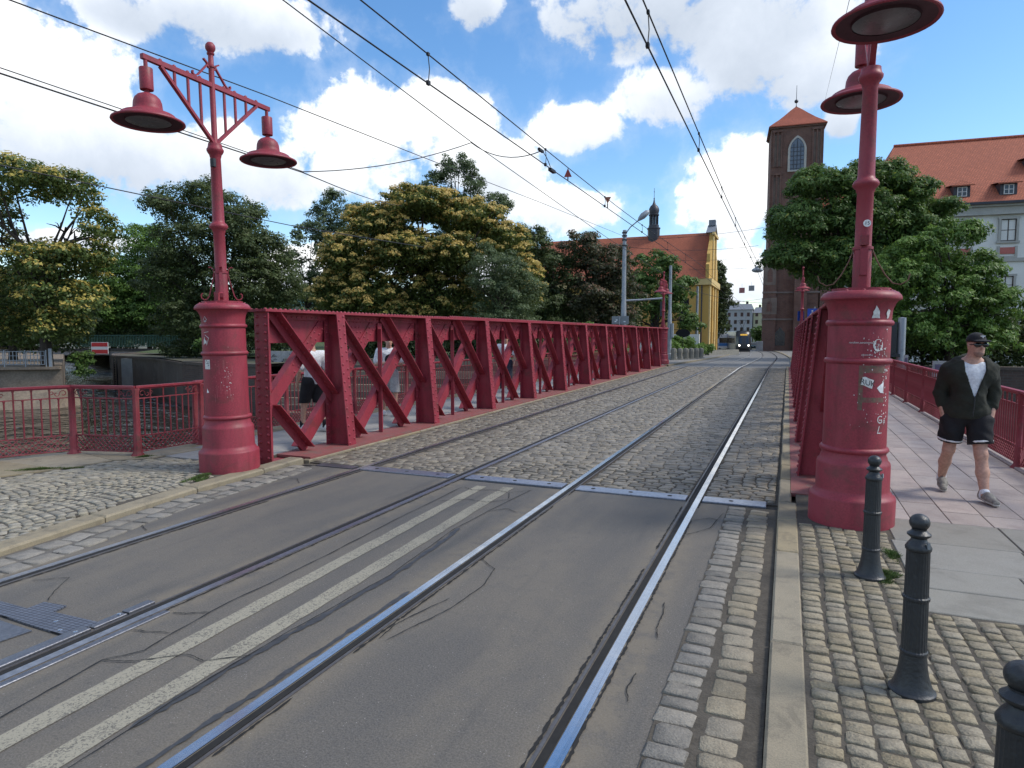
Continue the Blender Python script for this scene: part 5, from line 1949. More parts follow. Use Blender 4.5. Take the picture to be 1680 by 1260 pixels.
def hand(wr, d, n, side, sc=1.0, curl=0.6):
    """five separate tapered fingers on a palm; d = pointing direction, n = palm normal"""
    d, n = Vector(d).normalized(), Vector(n).normalized()
    s_ = d.cross(n) * side
    wr = Vector(wr)
    fs = [ell(wr + d * 0.048 * sc, (0.018 * sc + abs(s_.x) * 0.022 * sc, 0.018 * sc + abs(s_.y) * 0.022 * sc, 0.018 * sc + abs(s_.z) * 0.022 * sc + abs(d.z) * 0.025 * sc))]
    base = wr + d * 0.085 * sc
    for k, ln in enumerate((0.072, 0.08, 0.074, 0.058)):
        p = base + s_ * (0.030 - 0.020 * k) * sc
        a = p + (d + n * 0.3 * curl) * ln * 0.45 * sc
        b = a + (d * (1 - 0.7 * curl) + n * curl) * ln * 0.5 * sc
        fs += [cap(p, a, 0.0098 * sc, 0.009 * sc), cap(a, b, 0.009 * sc, 0.0075 * sc)]
    p = wr + d * 0.03 * sc + s_ * 0.03 * sc
    a = p + (d * 0.6 + s_ * 0.8 + n * 0.3) * 0.035 * sc
    b = a + (d + n * 0.5) * 0.03 * sc
    fs += [cap(p, a, 0.013 * sc, 0.0105 * sc), cap(a, b, 0.0105 * sc, 0.0085 * sc)]
    return uni(fs, 0.008 * sc)


def shoe_sdf(heel, toe, up, w=0.046, top=0.075):
    heel, toe, up = map(lambda q: np.array(q, float), (heel, toe, up))
    m = heel * 0.45 + toe * 0.55
    f = uni([cap(heel + up * 0.045, heel + up * top, 0.042, 0.040), cap(heel + up * 0.042, m + up * 0.042, 0.044, w), cap(m + up * 0.040, toe + up * 0.032, w, 0.034), cap(heel * 0.6 + toe * 0.4 + up * 0.07, m + up * 0.055, 0.035, 0.03)], 0.03)
    return both(f, half(-up, heel - up * 0.0 + up * 0.004))


# ---- the man in the foreground (local origin between his feet, facing -Y)
man = thing('person', 'man in dark zip hoodie, black shorts, cap and sunglasses striding towards the viewer', 'person', (1.80, 8.42, KZ))
J = dict(pel=(0.005, 0.02, 0.93), chest=(0.01, 0.0, 1.28), nb=(0.02, -0.01, 1.46), hd=(0.055, -0.035, 1.645),
         hr=(-0.095, 0.02, 0.90), kr=(-0.125, 0.09, 0.50), ar=(-0.135, 0.33, 0.145), hl=(0.10, 0.01, 0.90), kl=(0.135, -0.085, 0.485), al=(0.155, -0.215, 0.095),
         sr=(-0.180, 0.02, 1.400), er=(-0.235, 0.075, 1.13), wr=(-0.205, -0.015, 0.875), sl=(0.205, 0.01, 1.400), elb=(0.252, 0.065, 1.13), wl=(0.215, -0.03, 0.875))
hsk, hw, HR = head_parts(J['hd'], 0.30, 1.0)
legs = uni([cap(J['hr'], J['kr'], 0.088, 0.058), cap(J['kr'], (-0.131, 0.22, 0.34), 0.056, 0.058), cap((-0.131, 0.22, 0.34), J['ar'], 0.058, 0.038),
            cap(J['hl'], J['kl'], 0.090, 0.060), cap(J['kl'], (0.147, -0.13, 0.30), 0.057, 0.060), cap((0.147, -0.13, 0.30), J['al'], 0.060, 0.040), ell((0.135, -0.115, 0.49), (0.045, 0.04, 0.055)), ell((-0.128, 0.06, 0.50), (0.045, 0.04, 0.055))], 0.03)
torso = uni([cap(J['pel'], J['chest'], 0.125, 0.135), cap((-0.10, 0, 1.34), (0.12, 0, 1.34), 0.115, 0.115), cap((-0.07, 0.02, 0.95), (0.08, 0.02, 0.95), 0.115, 0.115), cap(J['nb'], J['hd'], 0.062, 0.058), cap((-0.06, 0.01, 1.44), (0.10, 0.01, 1.44), 0.07, 0.07)], 0.06)
armR = uni([cap(J['sr'], J['er'], 0.060, 0.045), cap(J['er'], J['wr'], 0.045, 0.032)], 0.02)
armL = uni([cap(J['sl'], J['elb'], 0.060, 0.045), cap(J['elb'], J['wl'], 0.045, 0.032)], 0.02)
handR = hand(J['wr'], (0.30, -0.10, -1), (1, 0.2, 0), 1)
handL = hand(J['wl'], (-0.30, -0.10, -1), (-1, 0.2, 0), -1)
feet = uni([cap(J['ar'], (-0.135, 0.36, 0.09), 0.036, 0.034), cap(J['al'], (0.155, -0.235, 0.05), 0.038, 0.034)], 0.01)
body = uni([torso, legs, armR, armL, feet, handR, handL], 0.025)
body = uni([body, hsk], 0.02)
sdf_obj('body', body, (-0.46, -0.42, 0.0), (0.50, 0.50, 1.84), 0.0115, SKIN, man)
vest = uni([cap((0.01, -0.01, 1.08), J['chest'], 0.14, 0.145), cap((-0.10, -0.005, 1.35), (0.12, -0.005, 1.35), 0.122, 0.122), cap((-0.05, 0.0, 1.43), (0.09, 0.0, 1.43), 0.078, 0.078)], 0.06)
vest = both(vest, half((0, 0, 1), (0, 0, 1.475)), half((0, 0, -1), (0, 0, 1.0)))
vest = less(vest, ell((0.025, -0.06, 1.50), (0.075, 0.075, 0.055)))
sdf_obj('tshirt', vest, (-0.28, -0.24, 0.95), (0.32, 0.24, 1.52), 0.011, TEE, man)
hood_b = uni([cap((0.0, 0.02, 0.95), J['chest'], 0.162, 0.156), cap((-0.095, 0.01, 1.35), (0.12, 0.01, 1.35), 0.130, 0.130), cap((-0.08, 0.02, 0.93), (0.09, 0.02, 0.93), 0.142, 0.142)], 0.06)
slR = uni([cap(J['sr'], J['er'], 0.078, 0.068), cap(J['er'], (-0.222, 0.035, 1.01), 0.066, 0.056)], 0.03)
slL = uni([cap(J['sl'], J['elb'], 0.078, 0.068), cap(J['elb'], (0.236, 0.022, 1.01), 0.066, 0.056)], 0.03)
hoodie = uni([hood_b, slR, slL], 0.035)
hoodie = uni([hoodie, grow(vest, 0.016)], 0.02)
hood = uni([cap((-0.10, 0.02, 1.47), (0.02, 0.12, 1.485), 0.055, 0.07), cap((0.02, 0.12, 1.485), (0.155, 0.02, 1.47), 0.07, 0.055), cap((-0.10, 0.02, 1.47), (-0.055, -0.11, 1.385), 0.045, 0.028), cap((0.155, 0.02, 1.47), (0.115, -0.11, 1.385), 0.045, 0.028)], 0.03)
hoodie = uni([hoodie, hood], 0.025)
hoodie = wrinkle(wrinkle(hoodie, 0.0065, 27), 0.003, 61)
hoodie = both(hoodie, half((0, 0, -1), (0, 0, 0.865)), half((0.0, 0, 1), (0, 0, 1.56)))
vcut = both(half((1, 0, 0.42), (0.125, 0, 1.40)), half((-1, 0, 0.30), (-0.062, 0, 1.40)), half((0, 1, 0), (0, -0.04, 0)), half((0, 0, -1), (0, 0, 1.13)))
vcut = lambda P: np.maximum.reduce([(P[:, 0] - 0.045) - np.clip((P[:, 2] - 1.115) * 0.315, -1, 0.085), -(P[:, 0] - 0.030) - np.clip((P[:, 2] - 1.115) * 0.315, -1, 0.085), P[:, 1] + 0.02])
neck_hole = ell((0.025, -0.03, 1.53), (0.088, 0.085, 0.12))
hoodie = less(less(hoodie, vcut), neck_hole)
sdf_obj('hoodie', hoodie, (-0.50, -0.30, 0.83), (0.54, 0.34, 1.60), 0.011, OLIVE, man)
b = MB()
b.tube([(0.035, -0.175, 1.12), (0.03, -0.178, 1.0), (0.025, -0.165, 0.90)], 0.005, 6)
b.build('zip', IRON, man)


def shorts_sdf(hip, thighs, w0=0.150, zt=1.0, zb=0.60):
    fs = [cap((hip[0] - 0.07, hip[1], hip[2]), (hip[0] + 0.07, hip[1], hip[2]), w0 - 0.01, w0 - 0.01)]
    for a, b in thighs:
        fs.append(cap(a, b, 0.125, 0.118))
    return fs


thR, thL = ((-0.095, 0.02, 0.90), (-0.128, 0.075, 0.565)), ((0.10, 0.01, 0.90), (0.135, -0.06, 0.56))
sh = uni(shorts_sdf((0.005, 0.02, 0.93), (thR, thL)), 0.035)
sh = uni([sh, cap((-0.185, -0.02, 0.845), (-0.150, -0.035, 0.74), 0.058, 0.062), cap((0.195, -0.035, 0.845), (0.160, -0.05, 0.74), 0.058, 0.062)], 0.035)
sh = wrinkle(sh, 0.006, 30)


def hem_planes(th, off):
    a, b = np.array(th[0]), np.array(th[1])
    d = (b - a) / np.linalg.norm(b - a)
    return half(d, b - d * off)


def leg_side(P):
    return P[:, 0] - 0.004


cutR, cutL = hem_planes(thR, 0.035), hem_planes(thL, 0.035)
shorts = lambda P: np.maximum.reduce([sh(P), np.where(P[:, 0] < 0.004, cutR(P), cutL(P)), P[:, 2] - 1.0, np.where((np.abs(P[:, 0] - 0.004) < 0.012) & (P[:, 2] < 0.78), 0.01, -1.0)])
sdf_obj('shorts', shorts, (-0.32, -0.30, 0.50), (0.34, 0.30, 1.04), 0.011, BLACKC, man)
for nm, th in (('R', thR), ('L', thL)):
    a, b = np.array(th[0]), np.array(th[1])
    d = (b - a) / np.linalg.norm(b - a)
    f = uni([cap(a, b, 0.128, 0.121)], 0.01)
    f = both(f, half(d, b - d * 0.050), half(-d, b - d * 0.072), (lambda P, s_=(-1 if nm == 'L' else 1): s_ * (P[:, 0] - 0.004) + 0.012))
    sdf_obj('white_hem', f, (-0.32, -0.30, 0.48), (0.34, 0.30, 0.80), 0.0085, WHITE, man)
for a, hl, to, up in ((J['ar'], (-0.128, 0.375, 0.085), (-0.14, 0.175, 0.012), (0, -0.343, 0.94)), (J['al'], (0.150, -0.175, 0.028), (0.21, -0.405, 0.012), (0.0, -0.07, 1.0))):
    up = np.array(up) / np.linalg.norm(up)
    f = shoe_sdf(hl, to, up)
    so = sdf_obj('shoe', f, np.minimum(hl, to) - 0.12, np.maximum(hl, to) + 0.15, 0.0085, SHOE, man)
    hl_, to_ = np.array(hl), np.array(to)
    sole = both(grow(f, 0.006), half(up, hl_ + up * 0.026))
    sdf_obj('sole', sole, np.minimum(hl, to) - 0.12, np.maximum(hl, to) + 0.15, 0.0085, SOLE, so)
    ak = np.array(a)
    dd = (hl_ - ak)
    sdf_obj('sock', cap(ak + (0, 0, 0.015), ak + dd * 0.35, 0.047, 0.049), ak - 0.1, ak + 0.1, 0.0085, TEE, man)
w = hw
crown_ = less(ell(w(0, 0.014, 0.052), (0.090, 0.108, 0.092), HR), half((0, 0, 1), w(0, 0, 0.045)))
crown_ = both(ell(w(0, 0.014, 0.045), (0.089, 0.108, 0.098), HR), half((0, 0, -1), w(0, 0, 0.042)))
brim = both(ell(w(0, -0.105, 0.050), (0.078, 0.085, 0.014), HR), half(HR @ np.array((0, 1, 0)), w(0, -0.06, 0)))
capf = uni([crown_, brim], 0.012)
cp0 = sdf_obj('cap', capf, np.array(J['hd']) - 0.25, np.array(J['hd']) + 0.25, 0.0085, BLACKC, man)
b = MB()
q = [Vector(w(x, -0.092 - 0.0, z)) for x, z in ((-0.028, 0.108), (0.028, 0.108), (0.020, 0.098), (0.006, 0.098), (0.004, 0.084), (-0.004, 0.084), (-0.006, 0.098), (-0.020, 0.098))]
dv = Vector(HR @ np.array((0, -0.010, 0)))
b.poly([p + dv * 0.4 for p in q], dv)
b.build('cap_emblem', WHITE, cp0, angle=None, recalc=True)
sg = uni([ell(w(-0.036, -0.085, 0.010), (0.038, 0.018, 0.026), HR), ell(w(0.036, -0.085, 0.010), (0.038, 0.018, 0.026), HR), cap(w(-0.02, -0.094, 0.018), w(0.02, -0.094, 0.018), 0.008, 0.008),
          cap(w(-0.066, -0.07, 0.016), w(-0.079, 0.01, 0.012), 0.006, 0.004), cap(w(0.066, -0.07, 0.016), w(0.079, 0.01, 0.012), 0.006, 0.004)], 0.008)
sdf_obj('sunglasses', sg, np.array(J['hd']) - 0.14, np.array(J['hd']) + 0.14, 0.006, SHADES, man)
sdf_obj('stubble', both(grow(hsk, 0.0012), half((0, 0, 1), w(0, 0, -0.066)), half((0, 0, -1), w(0, 0, -0.13)), half(HR @ np.array((0, 1, 0)), w(0, 0.0, 0))), np.array(J['hd']) - 0.16, np.array(J['hd']) + 0.16, 0.0065, mat('stubble', (0.30, 0.18, 0.14), 0.7, var=0.3, vscale=60), man)


def walker(label, x, y, z, yaw, shirt, pants, shorts_=True, shoe=SHOEW, sock=None, stride=0.22, arms='down', graphic=False, h=0.020, group=None, hairm=HAIR, scale=1.0, detail=True, nod=0.0):
    """a pedestrian facing local -Y then turned by yaw"""
    t = thing('person', label, 'person', (x, y, z), yaw, group)
    t.scale = (scale,) * 3
    s2 = stride
    kr_, ar_ = (-0.11, -0.02 + s2 * 0.1, 0.49), (-0.11, s2, 0.09)
    kl_, al_ = (0.11, -0.07 - s2 * 0.3, 0.49), (0.11, -s2, 0.075)
    hd = (0, -0.03 - nod, 1.63 - nod * 0.4)
    hs_, w_, R_ = head_parts(hd, 0.0)
    tors = uni([cap((0, 0, 0.95), (0, 0, 1.28), 0.12, 0.125), cap((-0.11, 0, 1.36), (0.11, 0, 1.36), 0.10, 0.10), cap((0, 0, 1.46), hd, 0.06, 0.055)], 0.06)
    lg = uni([cap((-0.095, 0, 0.90), kr_, 0.088, 0.057), cap(kr_, ar_, 0.058, 0.036), cap((0.095, 0, 0.90), kl_, 0.088, 0.057), cap(kl_, al_, 0.058, 0.036)], 0.03)
    if arms == 'phone':
        el_ = [(-0.27, 0.0, 1.12), (0.27, 0.0, 1.12)]
        wr_ = [(-0.09, -0.27, 1.16), (0.09, -0.27, 1.16)]
        hd_dir = [(0.6, -0.75, 0.2), (-0.6, -0.75, 0.2)]
        nrm_ = [(0, -0.2, 1), (0, -0.2, 1)]
    else:
        el_ = [(-0.27, 0.05, 1.12), (0.27, 0.0, 1.12)]
        wr_ = [(-0.27, -0.08, 0.89), (0.25, -0.10, 0.90)]
        hd_dir = [(0.05, -0.35, -0.95), (-0.05, -0.4, -0.92)]
        nrm_ = [(1, 0, 0), (-1, 0, 0)]
    ar = []
    for k, s_ in enumerate((-1, 1)):
        ar += [cap((s_ * 0.20, 0, 1.40), el_[k], 0.055, 0.042), cap(el_[k], wr_[k], 0.042, 0.029)]
        if detail:
            ar.append(hand(wr_[k], hd_dir[k], nrm_[k], -s_))
    bd = uni([uni([tors, lg] + ar, 0.025), hs_], 0.02)
    sdf_obj('body', bd, (-0.42, -0.55, 0.0), (0.42, 0.45, 1.80), h, SKIN, t)
    sh_ = uni([cap((0, 0, 0.95), (0, 0, 1.28), 0.15, 0.148), cap((-0.12, 0, 1.36), (0.12, 0, 1.36), 0.122, 0.122)] + [cap((s_ * 0.20, 0, 1.40), tuple(np.array((s_ * 0.20, 0, 1.40)) * 0.25 + np.array(el_[k]) * 0.75), 0.082, 0.078) for k, s_ in enumerate((-1, 1))], 0.04)
    sh_ = wrinkle(sh_, 0.004, 38)
    sh_ = both(sh_, half((0, 0, -1), (0, 0, 0.86)), half((0, 0, 1), (0, 0, 1.475)))
    so = sdf_obj('tshirt', sh_, (-0.42, -0.4, 0.82), (0.42, 0.35, 1.52), h * 0.9, shirt, t)
    if graphic:
        gb = less(both(grow(sh_, 0.004), half((0, 1, 0), (0, -0.08, 0)), ell((0.02, -0.15, 1.22), (0.13, 0.14, 0.13))), ell((0.05, -0.15, 1.20), (0.05, 0.2, 0.05)))
        sdf_obj('shirt_print', gb, (-0.25, -0.3, 1.0), (0.25, 0.1, 1.42), h * 0.7, BLACKC, so)
    zb = 0.52 if shorts_ else 0.09
    ps = [cap((-0.06, 0, 0.93), (0.06, 0, 0.93), 0.135, 0.135)]
    for hx, k_, a_ in ((-0.095, kr_, ar_), (0.095, kl_, al_)):
        ps.append(cap((hx, 0, 0.90), k_, 0.118, 0.102 if shorts_ else 0.085))
        if not shorts_:
            ps.append(cap(k_, a_, 0.085, 0.065))
    pf = both(uni(ps, 0.03), half((0, 0, -1), (0, 0, zb)), half((0, 0, 1), (0, 0, 1.0)))
    sdf_obj('shorts' if shorts_ else 'trousers', pf, (-0.35, -0.45, 0.05), (0.35, 0.45, 1.05), h * 0.9, pants, t)
    for a_ in (ar_, al_):
        hl, to = (a_[0], a_[1] + 0.05, a_[2] - 0.07), (a_[0], a_[1] - 0.18, 0.01)
        sdf_obj('shoe', shoe_sdf(hl, to, (0, 0, 1)), np.array(to) - 0.1, np.array(hl) + 0.14, h * 0.8, shoe, t)
        if sock:
            a3 = np.array(a_)
            sdf_obj('sock', cap(a3 + (0, 0, 0.09), a3, 0.050, 0.048), a3 - 0.09, a3 + 0.18, h * 0.8, sock, t)
    hr_ = less(grow(ell(w_(0, 0.016, 0.042), (0.084, 0.100, 0.092), R_), 0.004), both(half((0, 0, 1), w_(0, 0, 0.045)), half((0, 1, 0), w_(0, 0.0, 0))))
    sdf_obj('hair', hr_, np.array(hd) - 0.16, np.array(hd) + 0.18, h * 0.7, hairm, t)
    if arms == 'phone':
        MB().obox((0, -0.34, 1.20), (0.038, 0, 0), (0, 0.02, 0.068), (0, -0.004, 0.001)).build('phone', BLACKC, t, angle=None)
    return t


walker('person in white t-shirt and black shorts walking behind the first lattice panel', -7.95, 9.62, KZ, -1.9, TEE, BLACKC, True, SHOEW, BLACKC, 0.20, h=0.016)
walker('person in white black-printed t-shirt looking at a phone behind the second lattice panel', -7.95, 12.1, KZ, 0.72, TEE, KHAKI, True, SHOEW, None, 0.12, 'phone', True, h=0.016, nod=0.03)
walker('person in white shirt on the left footway, half hidden by the girder brackets', -7.9, 18.4, KZ, 0.4, TEE, NAVY, False, SHOEW, None, 0.15, h=0.022)
walker('tiny distant pedestrian in pale clothes beside the tram stop', -10.6, 104.0, zg(104) + 0.06, 0.3, KHAKI, KHAKI, False, SHOEW, None, 0.12, h=0.035, detail=False)
walker('tiny distant pedestrian in dark clothes near the tram stop', -10.9, 108.0, zg(108) + 0.06, 2.6, NAVY, NAVY, False, SHOE, None, 0.12, h=0.035, detail=False)
walker('distant pedestrian in dark clothes on the right pavement below the brick tower', 0.9, 74.0, zg(74) + 0.06, 0.3, NAVY, BLACKC, False, SHOE, None, 0.16, h=0.035, detail=False)


# ================================================================== BUILDINGS
def window(parent, x, z, w_, h, y, frame, glass=DARKW, cols=2, rows=3, surround=None, sw_=0.14, depth=0.12, name='window'):
    """window set in a wall whose face is at local y (outside is -y)"""
    b = MB()
    b.box(x - w_ / 2, x + w_ / 2, y + 0.05, y + 0.07, z, z + h)
    gl = b.build(name, glass, parent, angle=None)
    b = MB()
    t = 0.05
    for xa, xb_, za, zb in ((x - w_ / 2, x - w_ / 2 + t, z, z + h), (x + w_ / 2 - t, x + w_ / 2, z, z + h), (x - w_ / 2 + t, x + w_ / 2 - t, z, z + t), (x - w_ / 2 + t, x + w_ / 2 - t, z + h - t, z + h)):
        b.box(xa, xb_, y + 0.0, y + 0.048, za, zb)
    for k in range(1, cols):
        xx = x - w_ / 2 + w_ * k / cols
        b.box(xx - 0.028, xx + 0.028, y + 0.006, y + 0.047, z + t, z + h - t)
    for k in range(1, rows):
        zz = z + h * k / rows
        b.box(x - w_ / 2 + t, x + w_ / 2 - t, y + 0.012, y + 0.046, zz - 0.02, zz + 0.02)
    b.build('window_frame', frame, gl, angle=None)
    if surround:
        b = MB()
        for xa, xb_, za, zb in ((x - w_ / 2 - sw_, x - w_ / 2, z - 0.02, z + h), (x + w_ / 2, x + w_ / 2 + sw_, z - 0.02, z + h), (x - w_ / 2 - sw_ - 0.05, x + w_ / 2 + sw_ + 0.05, z + h, z + h + sw_ * 1.1), (x - w_ / 2 - sw_ - 0.1, x + w_ / 2 + sw_ + 0.1, z - 0.16, z - 0.021)):
            b.box(xa, xb_, y - depth, y - 0.004, za, zb)
        b.build('window_surround', surround, gl, angle=None)
    return gl


# pale building with the red roof on the right
rb = thing('monastery_building', 'pale rendered building with steep red tiled roof and small dormers behind the right trees', 'building', (5.7, 57.6, -0.3), rad(4.5))
EZ, DP, RH = 11.45, 14.0, 6.4
MB().box(0, 42, 0.0, DP, 0, EZ).build('wall', RENDER_W, rb, angle=None)
b = MB()
b.add([(-0.5, -0.55, EZ + 0.05), (42.5, -0.55, EZ + 0.05), (42.5, DP + 0.55, EZ + 0.05), (-0.5, DP + 0.55, EZ + 0.05), (2.6, DP / 2, EZ + RH), (40, DP / 2, EZ + RH)],
      [(0, 1, 5, 4), (2, 3, 4, 5), (3, 0, 4), (1, 2, 5), (3, 2, 1, 0)])
roof = b.build('roof', TILE_R, rb, angle=None)
b = MB()
b.box(-0.5, 42.5, -0.62, -0.56, EZ - 0.02, EZ + 0.16)
b.build('gutter', SLATE, rb, angle=None)
b = MB()
b.box(-0.35, 42.3, -0.42, -0.004, EZ - 0.16, EZ + 0.0)
b.box(-0.2, 42.2, -0.24, -0.004, EZ - 0.62, EZ - 0.161)
b.box(-0.25, 42.2, -0.32, -0.004, EZ - 0.74, EZ - 0.621)
b.box(-0.1, 42.1, -0.12, -0.004, EZ - 4.1, EZ - 3.85)
b.build('cornice', TRIM_G, rb, angle=None)
b = MB()
b.tube([(2.6, DP / 2, EZ + RH + 0.02), (40, DP / 2, EZ + RH + 0.02)], 0.14, 8)
b.build('ridge_tiles', TILE_T, rb)
for k in range(12):
    xw = 0.85 + 2.78 * k + 2.15 - 1.0
    xw = 8.75 + 2.76 * (k - 3)
    window(rb, xw, EZ - 2.62, 0.95, 1.55, -0.03, FRAME_D, cols=2, rows=2, surround=TRIM_G)
    MB().box(xw - 0.46, xw + 0.46, -0.07, -0.004, EZ - 3.55, EZ - 3.08).build('wall_panel', PINKP, rb, angle=None)
    b = MB()
    for xa, xb_, za, zb in ((xw - 0.62, xw - 0.465, EZ - 3.7, EZ - 2.99), (xw + 0.465, xw + 0.62, EZ - 3.7, EZ - 2.99), (xw - 0.62, xw + 0.62, EZ - 3.84, EZ - 3.70)):
        b.box(xa, xb_, -0.10, -0.004, za, zb)
    b.build('panel_frame', TRIM_G, rb, angle=None)
    for z in (4.4, 1.2):
        window(rb, xw, z, 0.95, 1.9, -0.03, FRAME_D, cols=2, rows=3, surround=TRIM_G)


def dormer(parent, x, z, w_=1.05, h=0.85):
    sl = RH / (DP / 2 + 0.55)
    yf = -0.55 + (z - EZ - 0.05) / sl
    yb = yf + (h + 0.25) / sl
    b = MB()
    b.box(x - w_ / 2, x + w_ / 2, yf - 0.02, yb, z - 0.25, z + h)
    d = b.build('dormer', SLATE, parent, angle=None)
    b = MB()
    b.add([(x - w_ / 2 - 0.22, yf - 0.3, z + h - 0.02), (x + w_ / 2 + 0.22, yf - 0.3, z + h - 0.02), (x + w_ / 2 + 0.22, yb + 0.3, z + h + 0.22), (x - w_ / 2 - 0.22, yb + 0.3, z + h + 0.22), (x, yf + 0.1, z + h + 0.42), (x, yb + 0.9, z + h + 0.62),
           (x - w_ / 2 - 0.22, yf - 0.3, z + h - 0.1), (x + w_ / 2 + 0.22, yf - 0.3, z + h - 0.1)],
          [(0, 1, 4), (1, 2, 5, 4), (3, 0, 4, 5), (6, 7, 1, 0)])
    b.build('dormer_roof', TILE_R, d, angle=None)
    window(d, x, z + 0.02, 0.62, h - 0.16, yf - 0.09, FRAME_W, cols=2, rows=2)


for x, z in ((5.82, EZ + 0.72), (8.72, EZ + 0.72), (11.6, EZ + 0.72), (14.5, EZ + 0.72), (11.15, EZ + 2.9), (16.2, EZ + 2.9), (21.5, EZ + 2.9), (20.3, EZ + 0.72)):
    dormer(rb, x, z)

# brick church tower
tw = thing('church_tower', 'tall dark brick church tower with pointed window and red pyramid roof', 'tower', (0.15, 127.6, -1.4), rad(4.5))
TH = 38.2
MB().box(-4.1, 4.1, -4.1, 4.1, 0, TH).build('shaft', BRICK_T, tw, angle=None)
b = MB()
pr = [(4.55, 0.0), (4.5, 0.15), (3.9, 0.7), (2.9, 1.55), (1.8, 2.65), (0.9, 3.6), (0.0, 4.45)]
vs, fs = [], []
for r, z in pr[:-1]:
    vs += [(-r, -r, TH + z), (r, -r, TH + z), (r, r, TH + z), (-r, r, TH + z)]
vs.append((0, 0, TH + pr[-1][1]))
for j in range(len(pr) - 2):
    for k in range(4):
        k2 = (k + 1) % 4
        fs.append((j * 4 + k, j * 4 + k2, (j + 1) * 4 + k2, (j + 1) * 4 + k))
L0 = (len(pr) - 2) * 4
fs += [(L0 + k, L0 + (k + 1) % 4, len(vs) - 1) for k in range(4)] + [(3, 2, 1, 0)]
b.add(vs, fs)
b.build('roof', TILE_T, tw, angle=None)
b = MB()
b.box(-4.35, 4.35, -4.35, 4.35, TH - 0.25, TH - 0.003)
b.build('eaves_band', BRICK_T, tw, angle=None)
b = MB()
b.lathe([(0.12, 0), (0.05, 0.3), (0.05, 0.6), (0.28, 0.75), (0.34, 0.95), (0.25, 1.15), (0.05, 1.25), (0.035, 3.6), (0, 3.7)], 10, (0, 0, TH + 4.35))
b.build('finial', SLATE, tw)
# bell stage window with pointed arch
def pointed(w_, h, n=8):
    """outline of a pointed arch opening, base at z = 0"""
    hs = h - w_ * 0.85
    pts = [(-w_ / 2, 0), (w_ / 2, 0), (w_ / 2, hs)]
    R_ = w_ * 0.98
    cx = w_ / 2 - R_
    a1 = math.acos(-cx / R_)
    for k in range(1, n + 1):
        a = a1 * k / n
        pts.append((cx + R_ * math.cos(a), hs + R_ * math.sin(a)))
    pts += [(-x, z) for x, z in pts[2:-1][::-1]]
    return pts


wx, wz = 0.05, 30.9
o1 = pointed(2.9, 5.9)
o2 = pointed(2.2, 5.3)
b = MB()
n = len(o1)
vs = [(wx + x, -4.25, wz - 0.25 + z) for x, z in o1] + [(wx + x, -4.25, wz + z) for x, z in o2] + [(wx + x, -4.095, wz - 0.25 + z) for x, z in o1] + [(wx + x, -4.12, wz + z) for x, z in o2]
fs = []
for k in range(n):
    k2 = (k + 1) % n
    fs += [(k, k2, n + k2, n + k), (2 * n + k, 2 * n + k2, k2, k), (n + k, n + k2, 3 * n + k2, 3 * n + k)]
b.add(vs, fs)
b.build('window_surround', TRIM_G, tw, angle=None, recalc=True)
b = MB()
b.face([(wx + x, -4.14, wz + z) for x, z in o2])
gl = b.build('window', mat('church_glass', (0.10, 0.13, 0.17), 0.2, var=0.3, vscale=1.5, spec=0.7), tw, angle=None)
b = MB()
for xx in (-0.55, 0, 0.55):
    b.box(wx + xx - 0.05, wx + xx + 0.05, -4.2, -4.145, wz, wz + 4.3 + (0.7 if xx == 0 else 0))
for k in range(6):
    b.box(wx - 1.08, wx + 1.08, -4.19, -4.146, wz + 0.7 * k + 0.2, wz + 0.7 * k + 0.27)
b.build('glazing_bar', SLATE, gl, angle=None)
# corner strips with blind niches and buttresses
for s_ in (-1, 1):
    for z0, z1 in ((31.5, 37.3), (24.5, 30.2), (17.5, 23.0)):
        b = MB()
        x0 = s_ * 3.05
        for xx in (-0.62, 0.0, 0.62):
            b.box(x0 + xx - 0.11, x0 + xx + 0.11, -4.34, -4.096, z0, z1)
        b.box(x0 - 0.8, x0 + 0.8, -4.40, -4.0965, z1, z1 + 0.35)
        b.build('blind_niche', TRIM_G if z0 > 31 and False else BRICK_T, tw, angle=None)
        for xx in (-0.31, 0.31):
            MB().box(x0 + xx - 0.19, x0 + xx + 0.19, -4.115, -4.097, z0 + 0.2, z1 - 0.4).build('niche_back', mat('niche_plaster', (0.19, 0.15, 0.125), 0.9, var=0.4, vscale=1.0), tw, angle=None)
b = MB()
for z in (23.6, 16.4, 10.2, 5.6):
    b.box(-4.3, 4.3, -4.28, 4.3, z, z + 0.3)
b.build('string_course', mat('weathered_stone', (0.21, 0.17, 0.15), 0.9, var=0.4, vscale=0.8), tw, angle=None)
b = MB()
b.box(-4.75, -2.65, -5.15, -4.101, 0, 16.2)
b.poly([(-4.75, -5.15, 16.2), (-4.75, -4.101, 16.2), (-4.75, -4.101, 17.8)], (2.1, 0, 0))
b.build('buttress', BRICK_T, tw, angle=None)
b = MB()
b.box(0.2, 2.2, -5.3, -4.102, 0, 15.0)
b.poly([(0.2, -5.3, 15.0), (0.2, -4.102, 15.0), (0.2, -4.102, 16.6)], (2.0, 0, 0))
b.build('buttress', BRICK_T, tw, angle=None)
b = MB()
for z in (10.2, 5.6):
    b.box(-4.85, -2.55, -5.26, -4.31, z + 0.002, z + 0.302)
b.build('string_course', MATS['weathered_stone'], tw, angle=None)
for z0, z1, w_ in ((11.6, 14.9, 0.95), (6.6, 9.4, 1.2)):
    b = MB()
    b.box(-3.7 - w_, -3.7 + w_, -5.20, -5.152, z0, z1)
    nb_ = b.build('niche_panel', MATS['niche_plaster'], tw, angle=None)
    b = MB()
    b.poly([(-3.7 + x, -5.232, z0 + 0.5 + z) for x, z in pointed(0.8, z1 - z0 - 1.0)], (0, 0.03, 0))
    b.build('niche_recess', BRICK_T, nb_, angle=None)
b = MB()
